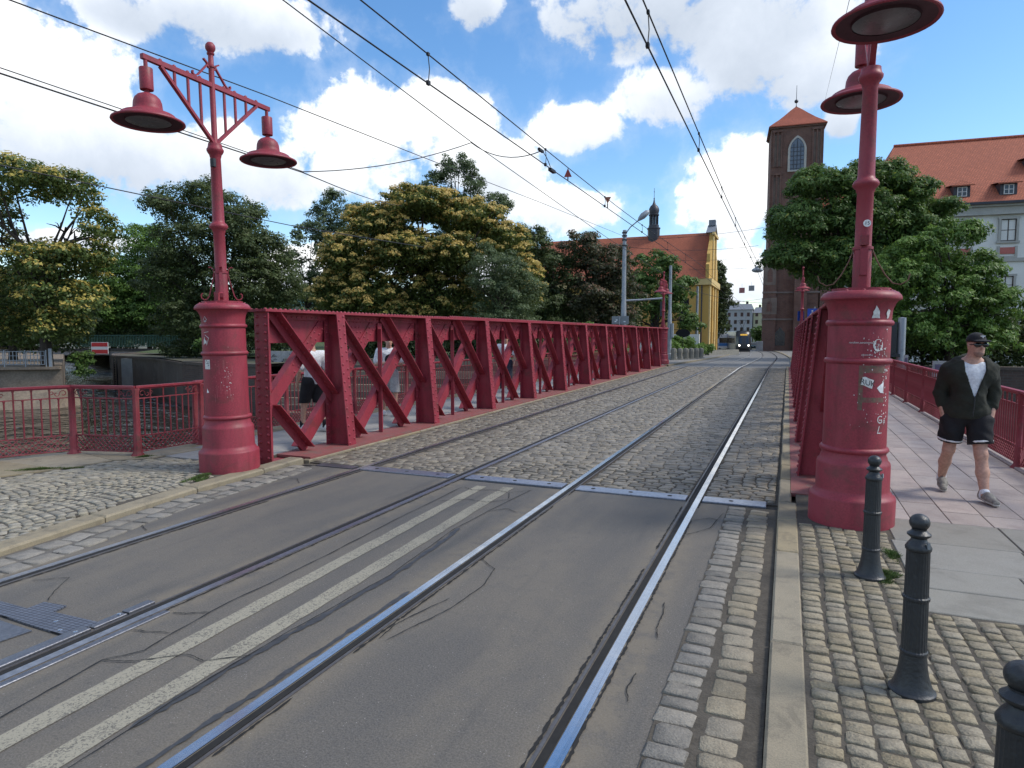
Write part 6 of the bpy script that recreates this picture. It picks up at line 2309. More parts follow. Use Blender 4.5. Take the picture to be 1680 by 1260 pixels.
b.poly([(-2.6, -4.16, 1.2), (-1.0, -4.16, 1.2), (-1.0, -4.16, 3.4), (-1.8, -4.16, 4.4), (-2.6, -4.16, 3.4)], (0, 0.055, 0))
b.build('doorway', DARKW, tw, angle=None, recalc=True)
# the church body behind the tower, mostly behind the tree
nv = thing('church_nave', 'dark brick church body right of the tower, mostly hidden by the big tree', 'church', (13.5, 127.4, -1.4), rad(4.5))
MB().box(-9.0, 14, -3.0, 10, 0, 21).build('wall', BRICK_T, nv, angle=None)
b = MB()
b.add([(-9.0, -3.6, 21), (14, -3.6, 21), (14, 10.6, 21), (-9.0, 10.6, 21), (-9.0, 3.5, 31), (14, 3.5, 31)], [(0, 1, 5, 4), (2, 3, 4, 5), (3, 0, 4), (1, 2, 5)])
b.build('roof', TILE_T, nv, angle=None)
for k in range(4):
    b = MB()
    b.poly([(-6.3 + 5 * k + x, -3.06, 5 + z) for x, z in pointed(1.8, 12)], (0, 0.05, 0))
    b.build('window', DARKW, nv, angle=None)
    b = MB()
    b.box(-4.4 + 5 * k, -3.4 + 5 * k, -4.4, -3.002, 0, 17)
    b.build('buttress', BRICK_T, nv, angle=None)

# ochre church on the left
yc = thing('ochre_church', 'ochre yellow church with long red roof and small dark onion cupola', 'church', (-10.05, 93.0, -0.9))
EZ2, RZ2, DP2, LN = 10.2, 17.1, 11.0, 26.0
MB().box(-LN, 0, 0, DP2, 0, EZ2).build('wall', YELLOW, yc, angle=None)
b = MB()
b.add([(-LN, -0.5, EZ2), (-0.46, -0.5, EZ2), (-0.46, DP2 + 0.5, EZ2), (-LN, DP2 + 0.5, EZ2), (-LN, DP2 / 2, RZ2), (-0.46, DP2 / 2, RZ2)], [(0, 1, 5, 4), (2, 3, 4, 5), (3, 0, 4), (1, 2, 5)])
b.build('roof', TILE_R, yc, angle=None)
b = MB()
prof = [(-0.3, EZ2 - 0.1), (-0.3, EZ2 + 1.9), (0.55, EZ2 + 2.2), (0.8, EZ2 + 3.4), (2.2, EZ2 + 4.6), (3.2, EZ2 + 5.6), (3.4, EZ2 + 6.6), (5.5, EZ2 + 7.6), (7.6, EZ2 + 6.6), (7.8, EZ2 + 5.6), (8.8, EZ2 + 4.6), (10.2, EZ2 + 3.4), (10.45, EZ2 + 2.2), (11.3, EZ2 + 1.9), (11.3, EZ2 - 0.1)]
b.poly([(-0.45, y, z) for y, z in prof], (0.45, 0, 0))
b.build('gable', YELLOW, yc, angle=None, recalc=True)
b = MB()
b.poly([(-0.9, 3.1, EZ2 + 6.6), (-0.9, 5.5, EZ2 + 7.95), (-0.9, 7.9, EZ2 + 6.6), (-0.9, 7.3, EZ2 + 6.45), (-0.9, 5.5, EZ2 + 7.62), (-0.9, 3.7, EZ2 + 6.45)], (1.15, 0, 0))
b.box(-0.75, 0.15, 5.0, 6.0, EZ2 + 7.8, EZ2 + 8.6)
b.build('gable_cap', mat('grey_sheet', (0.20, 0.22, 0.25), 0.6, 0.2, var=0.2), yc, angle=None, recalc=True)
b = MB()
b.box(-LN, 0.02, -0.42, -0.003, EZ2 - 0.85, EZ2 - 0.01)
b.box(0.003, 0.38, -0.42, DP2 + 0.4, EZ2 - 0.85, EZ2 - 0.012)
b.box(0.004, 0.32, 2.6, 8.4, EZ2 + 6.2, EZ2 + 6.6)
b.build('cornice', YELLOW_L, yc, angle=None)
for k, y in enumerate((0.05, 3.2, 6.8, 9.95)):
    MB().box(0.003, 0.20, y, y + 1.0, 0.0, EZ2 - 0.86).build('pilaster', YELLOW_L if k % 2 == 0 else YELLOW, yc, angle=None)
    if 0 < k < 3:
        MB().box(0.003, 0.16, y, y + 0.9, EZ2, EZ2 + 6.1).build('pilaster', YELLOW_L, yc, angle=None)
for y in (2.2, 5.6, 8.8):
    MB().box(0.004, 0.06, y - 0.45, y + 0.45, 4.6, 7.4).build('window', DARKW, yc, angle=None)
    MB().box(0.004, 0.06, y - 0.45, y + 0.45, 1.2, 3.0).build('window', DARKW, yc, angle=None)
for k in range(6):
    x = -3.2 - 4.0 * k
    MB().box(x - 0.6, x + 0.6, -0.06, -0.003, 3.5, 7.6).build('window', DARKW, yc, angle=None)
    MB().box(x - 2.4, x - 1.7, -0.3, -0.0035, 0.0, EZ2 - 0.86).build('pilaster', YELLOW_L, yc, angle=None)
b = MB()
b.tube([(-0.9, -0.22, 0.1), (-0.9, -0.22, EZ2 - 0.9)], 0.09, 8)
b.build('drainpipe', SLATE, yc)
cu_ = MB()
cu_.lathe([(1.15, -3.4), (1.55, -1.9), (1.6, 0.9), (1.75, 0.95), (1.75, 1.2), (1.35, 1.3), (1.35, 1.7), (1.3, 1.75)], 8)
cu_.lathe([(1.35, 3.6), (1.4, 3.75), (1.2, 3.85), (1.25, 4.1), (1.38, 4.5), (1.30, 4.95), (1.0, 5.4), (0.5, 5.75), (0.25, 6.2), (0.12, 6.8), (0.18, 6.95), (0.06, 7.1), (0.05, 8.9), (0, 9.0)], 12)
for k in range(8):
    a = 2 * PI * k / 8
    cu_.box(math.cos(a) * 1.02 - 0.16, math.cos(a) * 1.02 + 0.16, math.sin(a) * 1.02 - 0.16, math.sin(a) * 1.02 + 0.16, 1.7, 3.62)
cu_.box(-0.05, 0.05, -0.42, 0.42, 8.2, 8.32)
o = cu_.build('cupola', SLATE, yc, angle=30)
o.location = (-8.6, DP2 / 2, RZ2 + 0.25)
o.scale = (0.56, 0.56, 0.74)

# apartment blocks closing the street
for (x, y, w_, h, col, lab) in ((-24.5, 243, 13.0, 13.8, (0.34, 0.345, 0.35), 'grey apartment block closing the street behind the tram'),
                               (-11.3, 244, 13.0, 12.6, (0.42, 0.41, 0.27), 'pale yellow apartment block beside the tower base, far down the street'),
                               (-38.5, 244, 13.0, 14.5, (0.36, 0.35, 0.33), 'distant apartment block half hidden by the dark street tree')):
    ap = thing('apartment_block', lab, 'building', (x, y, -3.5))
    MB().box(0, w_ - 0.1, 0, 10, 0, h).build('wall', mat('block_render_%d' % int(-x), col, 0.9, var=0.15, vscale=0.3), ap, angle=None)
    b = MB()
    b.add([(-0.3, -0.4, h), (w_ + 0.2, -0.4, h), (w_ + 0.2, 10.4, h), (-0.3, 10.4, h), (0.5, 4, h + 2.1), (w_ - 0.6, 4, h + 2.1)], [(0, 1, 5, 4), (2, 3, 4, 5), (3, 0, 4), (1, 2, 5)])
    b.build('roof', mat('grey_roof', (0.16, 0.175, 0.20), 0.7, var=0.2), ap, angle=None)
    for fl_ in range(5):
        for k in range(6):
            xx = 1.1 + k * 2.1
            zz = 1.2 + fl_ * 2.55
            MB().box(xx - 0.45, xx + 0.45, -0.04, -0.004, zz, zz + 1.35).build('window', DARKW, ap, angle=None)
    b = MB()
    for k in range(4):
        b.box(1.5 + 3 * k, 2.3 + 3 * k, 4, 4.8, h + 1.5, h + 3.0)
    b.build('chimney', BRICK_Q, ap, angle=None)
fb = thing('white_building', 'white building with dark windows glimpsed between the left trees above the girder', 'building', (-62.5, 71.5, 0.0), rad(22))
MB().box(0, 14, 0, 8, 0, 5.6).build('wall', RENDER_W, fb, angle=None)
for k in range(7):
    for z in (1.0, 3.6):
        window(fb, 1.2 + 1.95 * k, z, 1.0, 1.4, -0.03, FRAME_W, cols=2, rows=2)
b = MB()
b.box(-0.4, 14.4, -0.5, 8.4, 5.601, 6.5)
b.build('roof', mat('verdigris_roof', (0.20, 0.36, 0.31), 0.7, var=0.2), fb, angle=None)

# footbridge with the red-white-red river sign
fbz = thing('footbridge', 'narrow footbridge with green railing over the lock channel under the trees', 'bridge', (-78.0, 48.6, -0.1), math.atan2(5.0, 12.3))
MB().box(0, 16.0, -0.9, 0.9, -0.45, 0.0).build('deck', CONCRETE_L, fbz, angle=None)
b = MB()
b.box(0, 16.0, -1.0, -0.905, 0.01, 0.30)
b.build('edge_beam', IRON, fbz, angle=None)
GREEN_P = mat('green_rail_paint', (0.05, 0.13, 0.10), 0.6, var=0.2)
b = MB()
b.bar((0, -0.95, 1.78), (16, -0.95, 1.78), 0.07, 0.06)
b.bar((0, -0.95, 0.55), (16, -0.95, 0.55), 0.05, 0.05)
b.build('handrail', GREEN_P, fbz, angle=None)
bal = MB().box(-0.02, 0.02, -0.02, 0.02, 0, 1.22).mesh('baluster', GREEN_P, None)
for k in range(90):
    inst('baluster', bal, fbz, (0.1 + 0.176 * k, -0.95, 0.55))
sg_ = thing('river_sign', 'red board with a white bar hung on the footbridge railing', 'sign', (-70.90, 50.15, 0.25), math.atan2(5.0, 12.3))
RED_S = mat('sign_red', (0.50, 0.030, 0.035), 0.5, var=0.06)
MB().box(-0.95, 0.95, 0.0, 0.05, -0.66, 0.66).build('board', WHITE, sg_, angle=None)
MB().box(-0.90, 0.90, -0.006, -0.001, 0.17, 0.61).build('red_stripe', RED_S, sg_, angle=None)
MB().box(-0.90, 0.90, -0.006, -0.001, -0.61, -0.17).build('red_stripe', RED_S, sg_, angle=None)
# pale gate fence on the island
gf = thing('mesh_fence', 'grey metal panel fence on top of the island masonry at far left', 'fence', (-46.6, 29.3, -0.42), math.atan2(-2.2, -3.1))
for k in range(6):
    x0 = 0.15 + 1.25 * k
    b = MB()
    b.box(x0 - 0.03, x0 + 0.03, -0.03, 0.03, 0, 1.15)
    b.build('post', GALV, gf, angle=None)
    b = MB()
    for z in (0.15, 0.45, 0.75, 1.05):
        b.box(x0 + 0.08, x0 + 1.17, -0.015, 0.015, z, z + 0.035)
    for q in range(6):
        b.box(x0 + 0.08 + q * 0.21, x0 + 0.115 + q * 0.21, -0.014, 0.014, 0.15, 1.08)
    b.build('panel', GALV, gf, angle=None)
MB().box(-0.2, -0.02, -0.06, 0.06, 0, 1.25).build('sign_panel', GALV, gf, angle=None)


# ================================================================== STREET THINGS
p1 = thing('street_light', 'tall grey-blue pole with angled street lamp and traffic signal arm beyond the left girder', 'street light', (-9.70, 41.6, -0.05))
MB().lathe([(0.20, 0), (0.19, 2.3), (0.17, 3.8), (0.15, 3.9), (0.13, 6.5), (0.12, 8.4), (0.0, 8.41)], 12).build('pole', GALV, p1)
b = MB()
b.tube([(0, 0, 8.1), (0.35, 0.12, 8.6), (0.8, 0.3, 9.0)], 0.04, 8)
b.build('lamp_arm', GALV, p1)
b = MB()
b.tube([(0.78, 0.29, 8.98), (0.88, 0.33, 9.1), (1.05, 0.40, 9.27), (1.3, 0.5, 9.5), (1.42, 0.54, 9.6)], [0.05, 0.13, 0.20, 0.17, 0.05], 10)
lh = b.build('lamp_head', GALV, p1, angle=60)
lh.rotation_euler = (0, 0, 0)
for z in (7.4, 7.75, 8.0, 8.2):
    MB().lathe([(0.17, 0), (0.17, 0.08)], 10, (0, 0, z)).build('wire_clamp', IRON, p1)
b = MB()
b.tube([(0, 0, 3.98), (1.2, 0.5, 4.05), (2.35, 0.98, 4.14)], 0.06, 8)
b.build('signal_arm', GALV, p1)
b = MB()
b.box(2.15, 2.42, 0.80, 1.06, 3.0, 3.92)
b.build('traffic_signal', IRON, p1, angle=None)
b = MB()
b.box(2.40, 2.44, 0.9, 0.94, 2.9, 4.14)
b.build('signal_hanger', GALV, p1, angle=None)
p1s = thing('road_sign', 'pair of grey sign backs on the foot of the tall street light behind the girder', 'sign', (-9.85, 41.25, -0.05))
MB().box(-0.52, 0.56, 0, 0.05, 2.50, 3.0).build('sign_back', mat('sign_back_grey', (0.20, 0.22, 0.235), 0.6, 0.2, var=0.15), p1s, angle=None)
MB().box(-0.34, 0.40, 0, 0.05, 2.1, 2.44).build('sign_back', MATS['sign_back_grey'], p1s, angle=None)
MB().box(-0.03, 0.03, -0.06, -0.002, 0.05, 2.98).build('bracket', GALV, p1s, angle=None)
for x, zz, in ((-0.28, 2.62), (0.3, 2.62), (-0.2, 2.72), (0.24, 2.2), (0.05, 2.25)):
    MB().box(x - 0.06, x + 0.06, -0.012, -0.003, zz, zz + 0.07).build('sticker', WHITE, p1s, angle=None)
p2 = thing('utility_pole', 'grey steel tram wire pole right behind the far left red lamp post', 'pole', (-8.62, 52.75, -0.25))
MB().lathe([(0.30, 0), (0.30, 0.5), (0.17, 0.55), (0.16, 3.6), (0.13, 3.7), (0.11, 7.4), (0, 7.42)], 10).build('pole', GALV, p2)
MB().box(0.14, 0.3, -0.2, 0.2, 1.8, 2.9).build('control_box', GALV, p2, angle=None)
p3 = thing('utility_pole', 'plain grey tram wire pole in front of the ochre church', 'pole', (-9.98, 80.4, -0.6))
MB().lathe([(0.20, 0), (0.17, 3.0), (0.13, 8.0), (0, 8.02)], 10).build('pole', GALV, p3)
ov = thing('oval_sign', 'black oval sign board on a post above the clipped hedge', 'sign', (-9.7, 67.5, -0.4))
b = MB()
b.lathe([(0.0, 0), (0.62, 0.0), (0.62, 0.06), (0.0, 0.06)], 24)
o = b.build('board', BLACKC, ov, angle=30)
o.rotation_euler = (PI / 2, 0, 0)
o.scale = (1.15, 0.66, 1)
o.location = (0, 0, 2.3)
MB().box(-0.04, 0.04, 0.0, 0.06, 0.0, 1.9).build('post', IRON, ov, angle=None)
MB().box(-0.95, 0.1, -0.05, -0.02, 2.62, 2.68).build('bracket', IRON, ov, angle=None)
hw_ = thing('boundary_wall', 'pale plastered wall behind the hedge in front of the ochre church', 'wall', (-12.5, 74, -0.5))
MB().box(-4, 3.6, 0, 0.4, 0, 2.3).build('wall_face', RENDER_W, hw_, angle=None)
# rough stone bollards
rs = [(-8.02, 51.2), (-7.75, 52.6), (-7.5, 54.0), (-7.3, 55.6), (-7.12, 57.4), (-6.95, 59.3)]
labs = ['first and nearest', 'second', 'third', 'fourth', 'fifth', 'last and farthest']
for (x, y), lb in zip(rs, labs):
    t = thing('stone_bollard', lb + ' of the row of stubby stone bollards on the far left pavement', 'bollard', (x, y, zg(y) + 0.05), RND.uniform(0, 1), 'stone bollards on the far pavement')
    b = MB()
    b.lathe([(0.30, 0), (0.30, 0.08), (0.21, 0.10), (0.20, 0.5), (0.23, 0.62), (0.22, 0.8), (0.15, 0.9), (0.0, 0.93)], 8)
    b.build('stone', CONCRETE_L if False else mat('weathered_bollard', (0.22, 0.21, 0.18), 0.9, var=0.4, vscale=4, bump=0.5), t, angle=30)
lw2 = thing('low_wall', 'low stone wall curving along the pavement just before the tram', 'wall', (-8.9, 80.5, zg(82) + 0.03))
b = MB()
b.poly([(0, 0, -0.1), (2.6, 11, -0.25), (3.0, 10.9, -0.25), (0.4, -0.1, -0.1)][::-1], (0, 0, 0.75))
b.build('wall_face', MATS['weathered_bollard'], lw2, angle=None, recalc=True)
# blue pedestrian sign at the far end of the right girder
bs = thing('road_sign', 'square blue pedestrian zone sign by the far right red lamp post', 'sign', (1.30, 39.6, 0.0))
BLUE = mat('sign_blue', (0.012, 0.065, 0.42), 0.45, var=0.05)
MB().lathe([(0.035, 0), (0.035, 3.3)], 10, (0, 0.06, 0)).build('post', GALV, bs)
bo = MB().box(-0.36, 0.36, 0.0, 0.02, 2.52, 3.2).build('board', BLUE, bs, angle=None)
b = MB()
b.lathe([(0.045, 0), (0.045, 0.008), (0, 0.008)], 12)
hd_ = b.build('figure_head', WHITE, bo)
hd_.rotation_euler = (PI / 2, 0, 0)
hd_.location = (-0.12, -0.001, 3.07)
b = MB()
for p, q, wd in (((-0.12, 3.0), (-0.13, 2.83), 0.07), ((-0.13, 2.85), (-0.05, 2.60), 0.045), ((-0.13, 2.85), (-0.24, 2.60), 0.045), ((-0.12, 2.98), (-0.02, 2.85), 0.035), ((-0.12, 2.98), (-0.23, 2.86), 0.035)):
    b.bar((p[0], -0.005, p[1]), (q[0], -0.005, q[1]), 0.006, wd, (1, 0, 0.3))
b.build('figure', WHITE, bo, angle=None)
b = MB()
for x, z, w_, h in ((0.17, 2.98, 0.2, 0.05), (0.17, 3.06, 0.12, 0.05), (0.12, 2.8, 0.06, 0.12), (0.24, 2.8, 0.06, 0.12)):
    b.box(x - w_ / 2, x + w_ / 2, -0.006, -0.001, z, z + h)
b.build('symbol', WHITE, bo, angle=None)
bs2 = thing('road_sign', 'small blue sign seen edge-on left of the far right red lamp post', 'sign', (0.72, 45.5, -0.1), 0.9)
MB().box(-0.3, 0.3, 0, 0.02, 2.75, 3.35).build('board', BLUE, bs2, angle=None)
MB().lathe([(0.03, 0), (0.03, 3.4)], 8, (0, 0.05, 0)).build('post', GALV, bs2)
# information boards behind the right railing
for x, y, w_, lab in ((3.35, 23.2, 0.12, 'thin grey post and board behind the right railing, farthest of three'), (3.35, 18.4, 0.30, 'small grey notice board behind the right railing, beside the walking man'), (3.35, 16.2, 0.16, 'narrow grey panel behind the right railing next to the man')):
    t = thing('notice_board', lab, 'sign', (x, y, -0.8), 0.3, 'grey boards behind the right railing')
    MB().box(-w_ / 2, w_ / 2, 0, 0.03, 1.6, 1.98).build('board', CONCRETE_L, t, angle=None)
    MB().box(-0.02, 0.02, 0.031, 0.06, -2.2, 1.9).build('post', GALV, t, angle=None)
    MB().box(-w_ / 3, w_ / 3, -0.006, -0.001, 1.70, 1.9).build('notice', mat('faded_notice', (0.10, 0.08, 0.14), 0.6, var=0.4, vscale=20), t, angle=None)
gp = thing('utility_pole', 'grey pole with a black box among the leaves right of the stickered pillar', 'pole', (3.75, 27.2, -0.5))
MB().lathe([(0.14, 0), (0.13, 2.9), (0, 2.92)], 10).build('pole', GALV, gp)
MB().box(-0.42, -0.16, -0.15, 0.15, 1.62, 2.75).build('control_box', IRON, gp, angle=None)
MB().box(-0.6, -0.05, -0.2, 0.2, 1.5, 1.61).build('box_shelf', IRON, gp, angle=None)

# tram
tr = thing('tram', 'dark modern tram with lit headlights and amber display coming round the bend', 'tram', (-6.55, 113.2, zg(113) + 0.0), rad(9))
TB = mat('tram_black', (0.028, 0.030, 0.034), 0.35, var=0.15, vscale=0.8, spec=0.5)
b = MB()
outl = [(-1.18, 0.9), (-0.85, 0.15), (0, 0.0), (0.85, 0.15), (1.18, 0.9)]
def tram_ring(z, ins, back):
    return [(x * (1 - ins), y + back, z) for x, y in outl]
rings = [tram_ring(0.28, 0.02, 0.25), tram_ring(0.55, 0.0, 0.0), tram_ring(1.25, 0.0, 0.0), tram_ring(2.5, 0.02, 0.45), tram_ring(3.15, 0.05, 0.85), tram_ring(3.35, 0.12, 1.2)]
vs = [p for r_ in rings for p in r_]
fs = []
for j in range(len(rings) - 1):
    for k in range(4):
        fs.append((j * 5 + k, j * 5 + k + 1, (j + 1) * 5 + k + 1, (j + 1) * 5 + k))
b.add(vs, fs)
b.build('cab', TB, tr, angle=40)
b = MB()
b.poly([(-1.18, 1.7, 0.3), (1.18, 1.7, 0.3), (1.18, 1.7, 2.6), (1.05, 1.7, 3.3), (0.9, 1.7, 3.4), (-0.9, 1.7, 3.4), (-1.05, 1.7, 3.3), (-1.18, 1.7, 2.6)], (0, 26, 0))
b.add([(-1.18, 1.15, 0.3), (-1.18, 1.7, 0.3), (-1.18, 1.7, 2.6), (-1.16, 1.3, 2.5), (1.18, 1.15, 0.3), (1.18, 1.7, 0.3), (1.18, 1.7, 2.6), (1.16, 1.3, 2.5)], [(0, 1, 2, 3), (4, 5, 6, 7)])
b.build('body', TB, tr, angle=None, recalc=True)
b = MB()
b.add([(-0.72, 0.10, 1.30), (0.72, 0.10, 1.30), (0.70, 0.52, 2.42), (-0.70, 0.52, 2.42)], [(0, 1, 2, 3)])
b.build('windscreen', DARKW, tr, angle=None).location = (0, -0.03, 0)
for s_ in (-1, 1):
    for k in range(9):
        y = 2.4 + 2.7 * k
        MB().box(s_ * 1.185, s_ * 1.195, y, y + 2.2, 1.25, 2.55).build('window', DARKW, tr, angle=None)
LAMPW = emit_mat('headlight_glow', (1.0, 0.95, 0.85), 6.0)
for s_ in (-1, 1):
    b = MB()
    b.sphere((s_ * 0.70, 0.14, 1.02), 0.14, 12, 8, (1, 0.6, 0.9))
    b.build('headlight', LAMPW, tr)
b = MB()
b.add([(-0.55, 0.56, 2.62), (0.55, 0.56, 2.62), (0.55, 0.66, 2.86), (-0.55, 0.66, 2.86)], [(0, 1, 2, 3)])
b.build('destination_display', emit_mat('amber_display', (1.0, 0.55, 0.06), 0.12), tr, angle=None).location = (0, -0.05, 0)
b = MB()
b.box(-1.0, 1.0, 0.3, 27, 0.02, 0.27)
b.build('skirt', IRON, tr, angle=None)
b = MB()
yk = 4.2
for s_ in (-1, 1):
    b.tube([(s_ * 0.30, yk, 3.4), (s_ * 0.10, yk - 0.9, 4.1), (s_ * 0.55, yk - 0.2, 5.0)], 0.035, 6)
b.tube([(-0.85, yk - 0.2, 5.0), (-0.6, yk - 0.2, 5.12), (0.6, yk - 0.2, 5.12), (0.85, yk - 0.2, 5.0)], 0.035, 6)
b.tube([(0, yk, 3.4), (0, yk - 0.6, 3.9)], 0.05, 6)
b.build('pantograph', IRON, tr)
# bus and car behind it
bu = thing('bus', 'white and blue bus standing left of the dark tram', 'bus', (-11.0, 131.5, -1.2), rad(4))
MB().bbox(-1.25, 1.25, 0, 11, 0.35, 3.1, 0.15).build('body', WHITE, bu, angle=None)
MB().box(-1.1, 1.1, -0.02, 0.01, 1.35, 2.3).build('windscreen', DARKW, bu, angle=None)
MB().box(-1.26, 1.26, -0.025, 0.015, 0.75, 1.3).build('blue_band', mat('bus_blue', (0.05, 0.2, 0.5), 0.4), bu, angle=None)
for s_ in (-1, 1):
    MB().box(s_ * 1.255, s_ * 1.265, 0.6, 10.5, 1.4, 2.4).build('window', DARKW, bu, angle=None)
    for y in (2.2, 8.6):
        b = MB()
        b.lathe([(0.0, 0), (0.46, 0.0), (0.46, 0.28), (0, 0.28)], 16)
        o = b.build('wheel', IRON, bu)
        o.rotation_euler = (0, PI / 2, 0)
        o.location = (s_ * 1.1 - 0.14, y, 0.46)
ca = thing('parked_car', 'dark green car at the foot of the street beside the tower corner', 'car', (-5.6, 133, -1.2), rad(8))
b = MB()
b.poly([(-0.86, 0, 0.3), (-0.86, 0.02, 0.75), (-0.86, 0.9, 0.92), (-0.86, 1.5, 1.42), (-0.86, 3.0, 1.45), (-0.86, 3.8, 0.98), (-0.86, 4.2, 0.9), (-0.86, 4.2, 0.3)], (1.72, 0, 0))
b.build('body', mat('car_green', (0.015, 0.05, 0.04), 0.3, spec=0.6), ca, angle=None, recalc=True)
b = MB()
b.add([(-0.72, 0.93, 0.96), (0.72, 0.93, 0.96), (0.66, 1.46, 1.38), (-0.66, 1.46, 1.38)], [(0, 1, 2, 3)])
b.build('windscreen', DARKW, ca, angle=None).location = (0, -0.03, 0.01)
for s_ in (-1, 1):
    MB().box(s_ * 0.45 - 0.12, s_ * 0.45 + 0.12, -0.02, 0.0, 0.6, 0.72).build('headlight', WHITE, ca, angle=None)
    for y in (0.8, 3.3):
        b = MB()
        b.lathe([(0.0, 0), (0.31, 0.0), (0.31, 0.2), (0, 0.2)], 16)
        o = b.build('wheel', IRON, ca)
        o.rotation_euler = (0, PI / 2, 0)
        o.location = (s_ * 0.76 - 0.1, y, 0.31)
kb = thing('signal_cabinet', 'pale grey street cabinet on the kerb right of the tram', 'cabinet', (-4.4, 118, -1.0))
MB().bbox(-0.55, 0.55, 0, 0.5, 0, 1.6, 0.05).build('body', CONCRETE_L, kb, angle=None)
MB().box(-0.05, 0.05, -0.02, -0.001, 0.3, 1.3).build('door_seam', GALV, kb, angle=None)


# ================================================================== OVERHEAD WIRES
def wire(label, pts, r=0.009, group='overhead tram wires and feeder cables', name='overhead_wire'):
    b = MB()
    b.tube(pts, r, 5)
    o = b.build(name, WIRE, None, angle=None)
    tag(o, label, 'wire', group)
    return o


def sag(p, q, n=10, s_=0.0):
    p, q = Vector(p), Vector(q)
    return [p.lerp(q, k / n) + Vector((0, 0, -s_ * 4 * (k / n) * (1 - k / n))) for k in range(n + 1)]


for x, lab in ((-1.61, 'right'), (-4.55, 'left')):
    con = [(x, y, 5.17) for y in (-8, 0, 7, 14, 21, 28, 36)] + [(x + xoff(y), y, 5.17 + zg(y)) for y in range(42, 140, 6)]
    mes = [(x, y, 5.50 + 0.10 * math.cos((y - 2) / 36 * 2 * PI)) for y in np.arange(-8, 40, 2.5)] + [(x + xoff(y), y, 5.52 + zg(y)) for y in range(42, 140, 6)]
    t = thing('catenary', f'pair of tram wires with droppers hanging over the {lab} track', 'wire', (x, 0, 5.17), 0, 'overhead tram wires and feeder cables')
    rl_ = lambda P_: [(p[0] - x, p[1], p[2] - 5.17) for p in P_]
    MB().tube(rl_(con), 0.0105, 5).build('contact_wire', WIRE, t, angle=None)
    MB().tube(rl_(mes), 0.0095, 5).build('messenger_wire', WIRE, t, angle=None)
    for yd in (7.95, 12.7, 17.2, 21.8, 26.5, 31) if x > -2 else (-1.0, 3.4, 7.97, 12.6, 17.2, 22, 27, 32):
        zt = 5.50 + 0.10 * math.cos((yd - 2) / 36 * 2 * PI) - 5.17
        b = MB()
        b.tube([(0, yd, 0.0), (0.01, yd + 0.02, zt * 0.5), (0, yd, zt)], 0.007, 5)
        b.box(-0.02, 0.02, yd - 0.03, yd + 0.03, -0.02, 0.035)
        b.box(-0.016, 0.016, yd - 0.025, yd + 0.025, zt - 0.02, zt + 0.02)
        b.build('dropper', WIRE, t, angle=None)
t = thing('wire_marker', 'small red triangular marker standing on the left tram wire', 'marker', (-4.55, 14.05, 5.17), 0.2)
MB().poly([(-0.085, 0, 0.08), (0.085, 0, 0.08), (0, 0, 0.27)], (0, 0.012, 0)).build('plate', mat('marker_red', (0.30, 0.05, 0.04), 0.6), t, angle=None, recalc=True)
MB().box(-0.012, 0.012, 0, 0.012, 0.0, 0.08).build('clip', WIRE, t, angle=None)
t = thing('wire_marker', 'inverted orange triangular marker farther along the left tram wire', 'marker', (-4.55, 17.5, 5.2), 0.2)
MB().poly([(-0.09, 0, 0.27), (0, 0, 0.09), (0.09, 0, 0.27)], (0, 0.012, 0)).build('plate', mat('marker_orange', (0.35, 0.13, 0.07), 0.6), t, angle=None, recalc=True)
MB().box(-0.014, 0.014, 0, 0.012, -0.02, 0.1).build('clip', WIRE, t, angle=None)
for lab, bxx in (('dark clamp on the lower left tram wire by the jumper loop', (-4.585, -4.515, 12.86, 13.14, 5.12, 5.185)), ('small dark clamp on the upper left tram wire by the jumper loop', (-4.575, -4.525, 12.22, 12.45, 5.365, 5.42))):
    tag(MB().bbox(*bxx, 0.012).build('wire_clamp', WIRE, None, angle=None), lab, 'clamp')
wire('long feeder cable passing behind the left lamps', sag((-9.5, -3, 5.2), (-9.5, 11.34, 5.2), 8, 0.02) + sag((-9.5, 11.34, 5.2), (-30.5, 50.1, 13.0), 10, 0.3)[1:], 0.013)
wire('second strand of the feeder cable behind the left lamps', sag((-9.5, -3, 5.23), (-9.5, 11.34, 5.22), 8, -0.03), 0.008)
wire('lower cable in front of the far left trees', sag((-14, -2, 5.03), (-14, 16.1, 5.1), 8, 0.03) + [(-14, 24, 5.4), (-39, 48, 11)], 0.013)
wire('thin cable rising past the left lamp arm towards the grey pole', [(-8, -1, 5.2), (-8, 4.81, 5.48), (-8, 8.74, 5.72), (-8, 13.9, 5.95), (-8.1, 22.06, 6.4), (-9.6, 41.4, 7.9)], 0.009)
wire('thin wire descending beside the left tram wires', [(-7, 2, 7.1), (-7, 8.01, 6.72), (-7, 14.25, 6.32), (-7.0, 26.6, 5.79), (-7.0, 60, 4.8)], 0.010)
wire('slack jumper cable from the feeder to the left tram wires', sag((-9.5, 11.34, 5.22), (-7.0, 14.25, 6.30), 12, 0.16) + sag((-7.0, 14.25, 6.30), (-4.55, 12.4, 5.40), 10, 0.22)[1:], 0.010)
wire('short loop bridging the left tram wires', sag((-4.55, 12.9, 5.2), (-4.55, 12.36, 5.39), 8, -0.05), 0.008)
wire('span wire from the grey pole over both tracks to the brick tower', sag((-9.62, 41.5, 7.75), (-1.75, 41.8, 8.0), 8, 0.15) + sag((-1.75, 41.8, 8.0), (2.5, 43, 9.2), 5, 0.02)[1:], 0.010)
wire('lower span wire from the grey pole to the tracks', sag((-9.62, 41.5, 7.3), (-1.9, 45, 7.4), 8, 0.25), 0.012)
wire('span wire across the street before the tower', sag((-9.3, 62, 8.5), (1.0, 62.5, 8.9), 8, 0.2), 0.012)
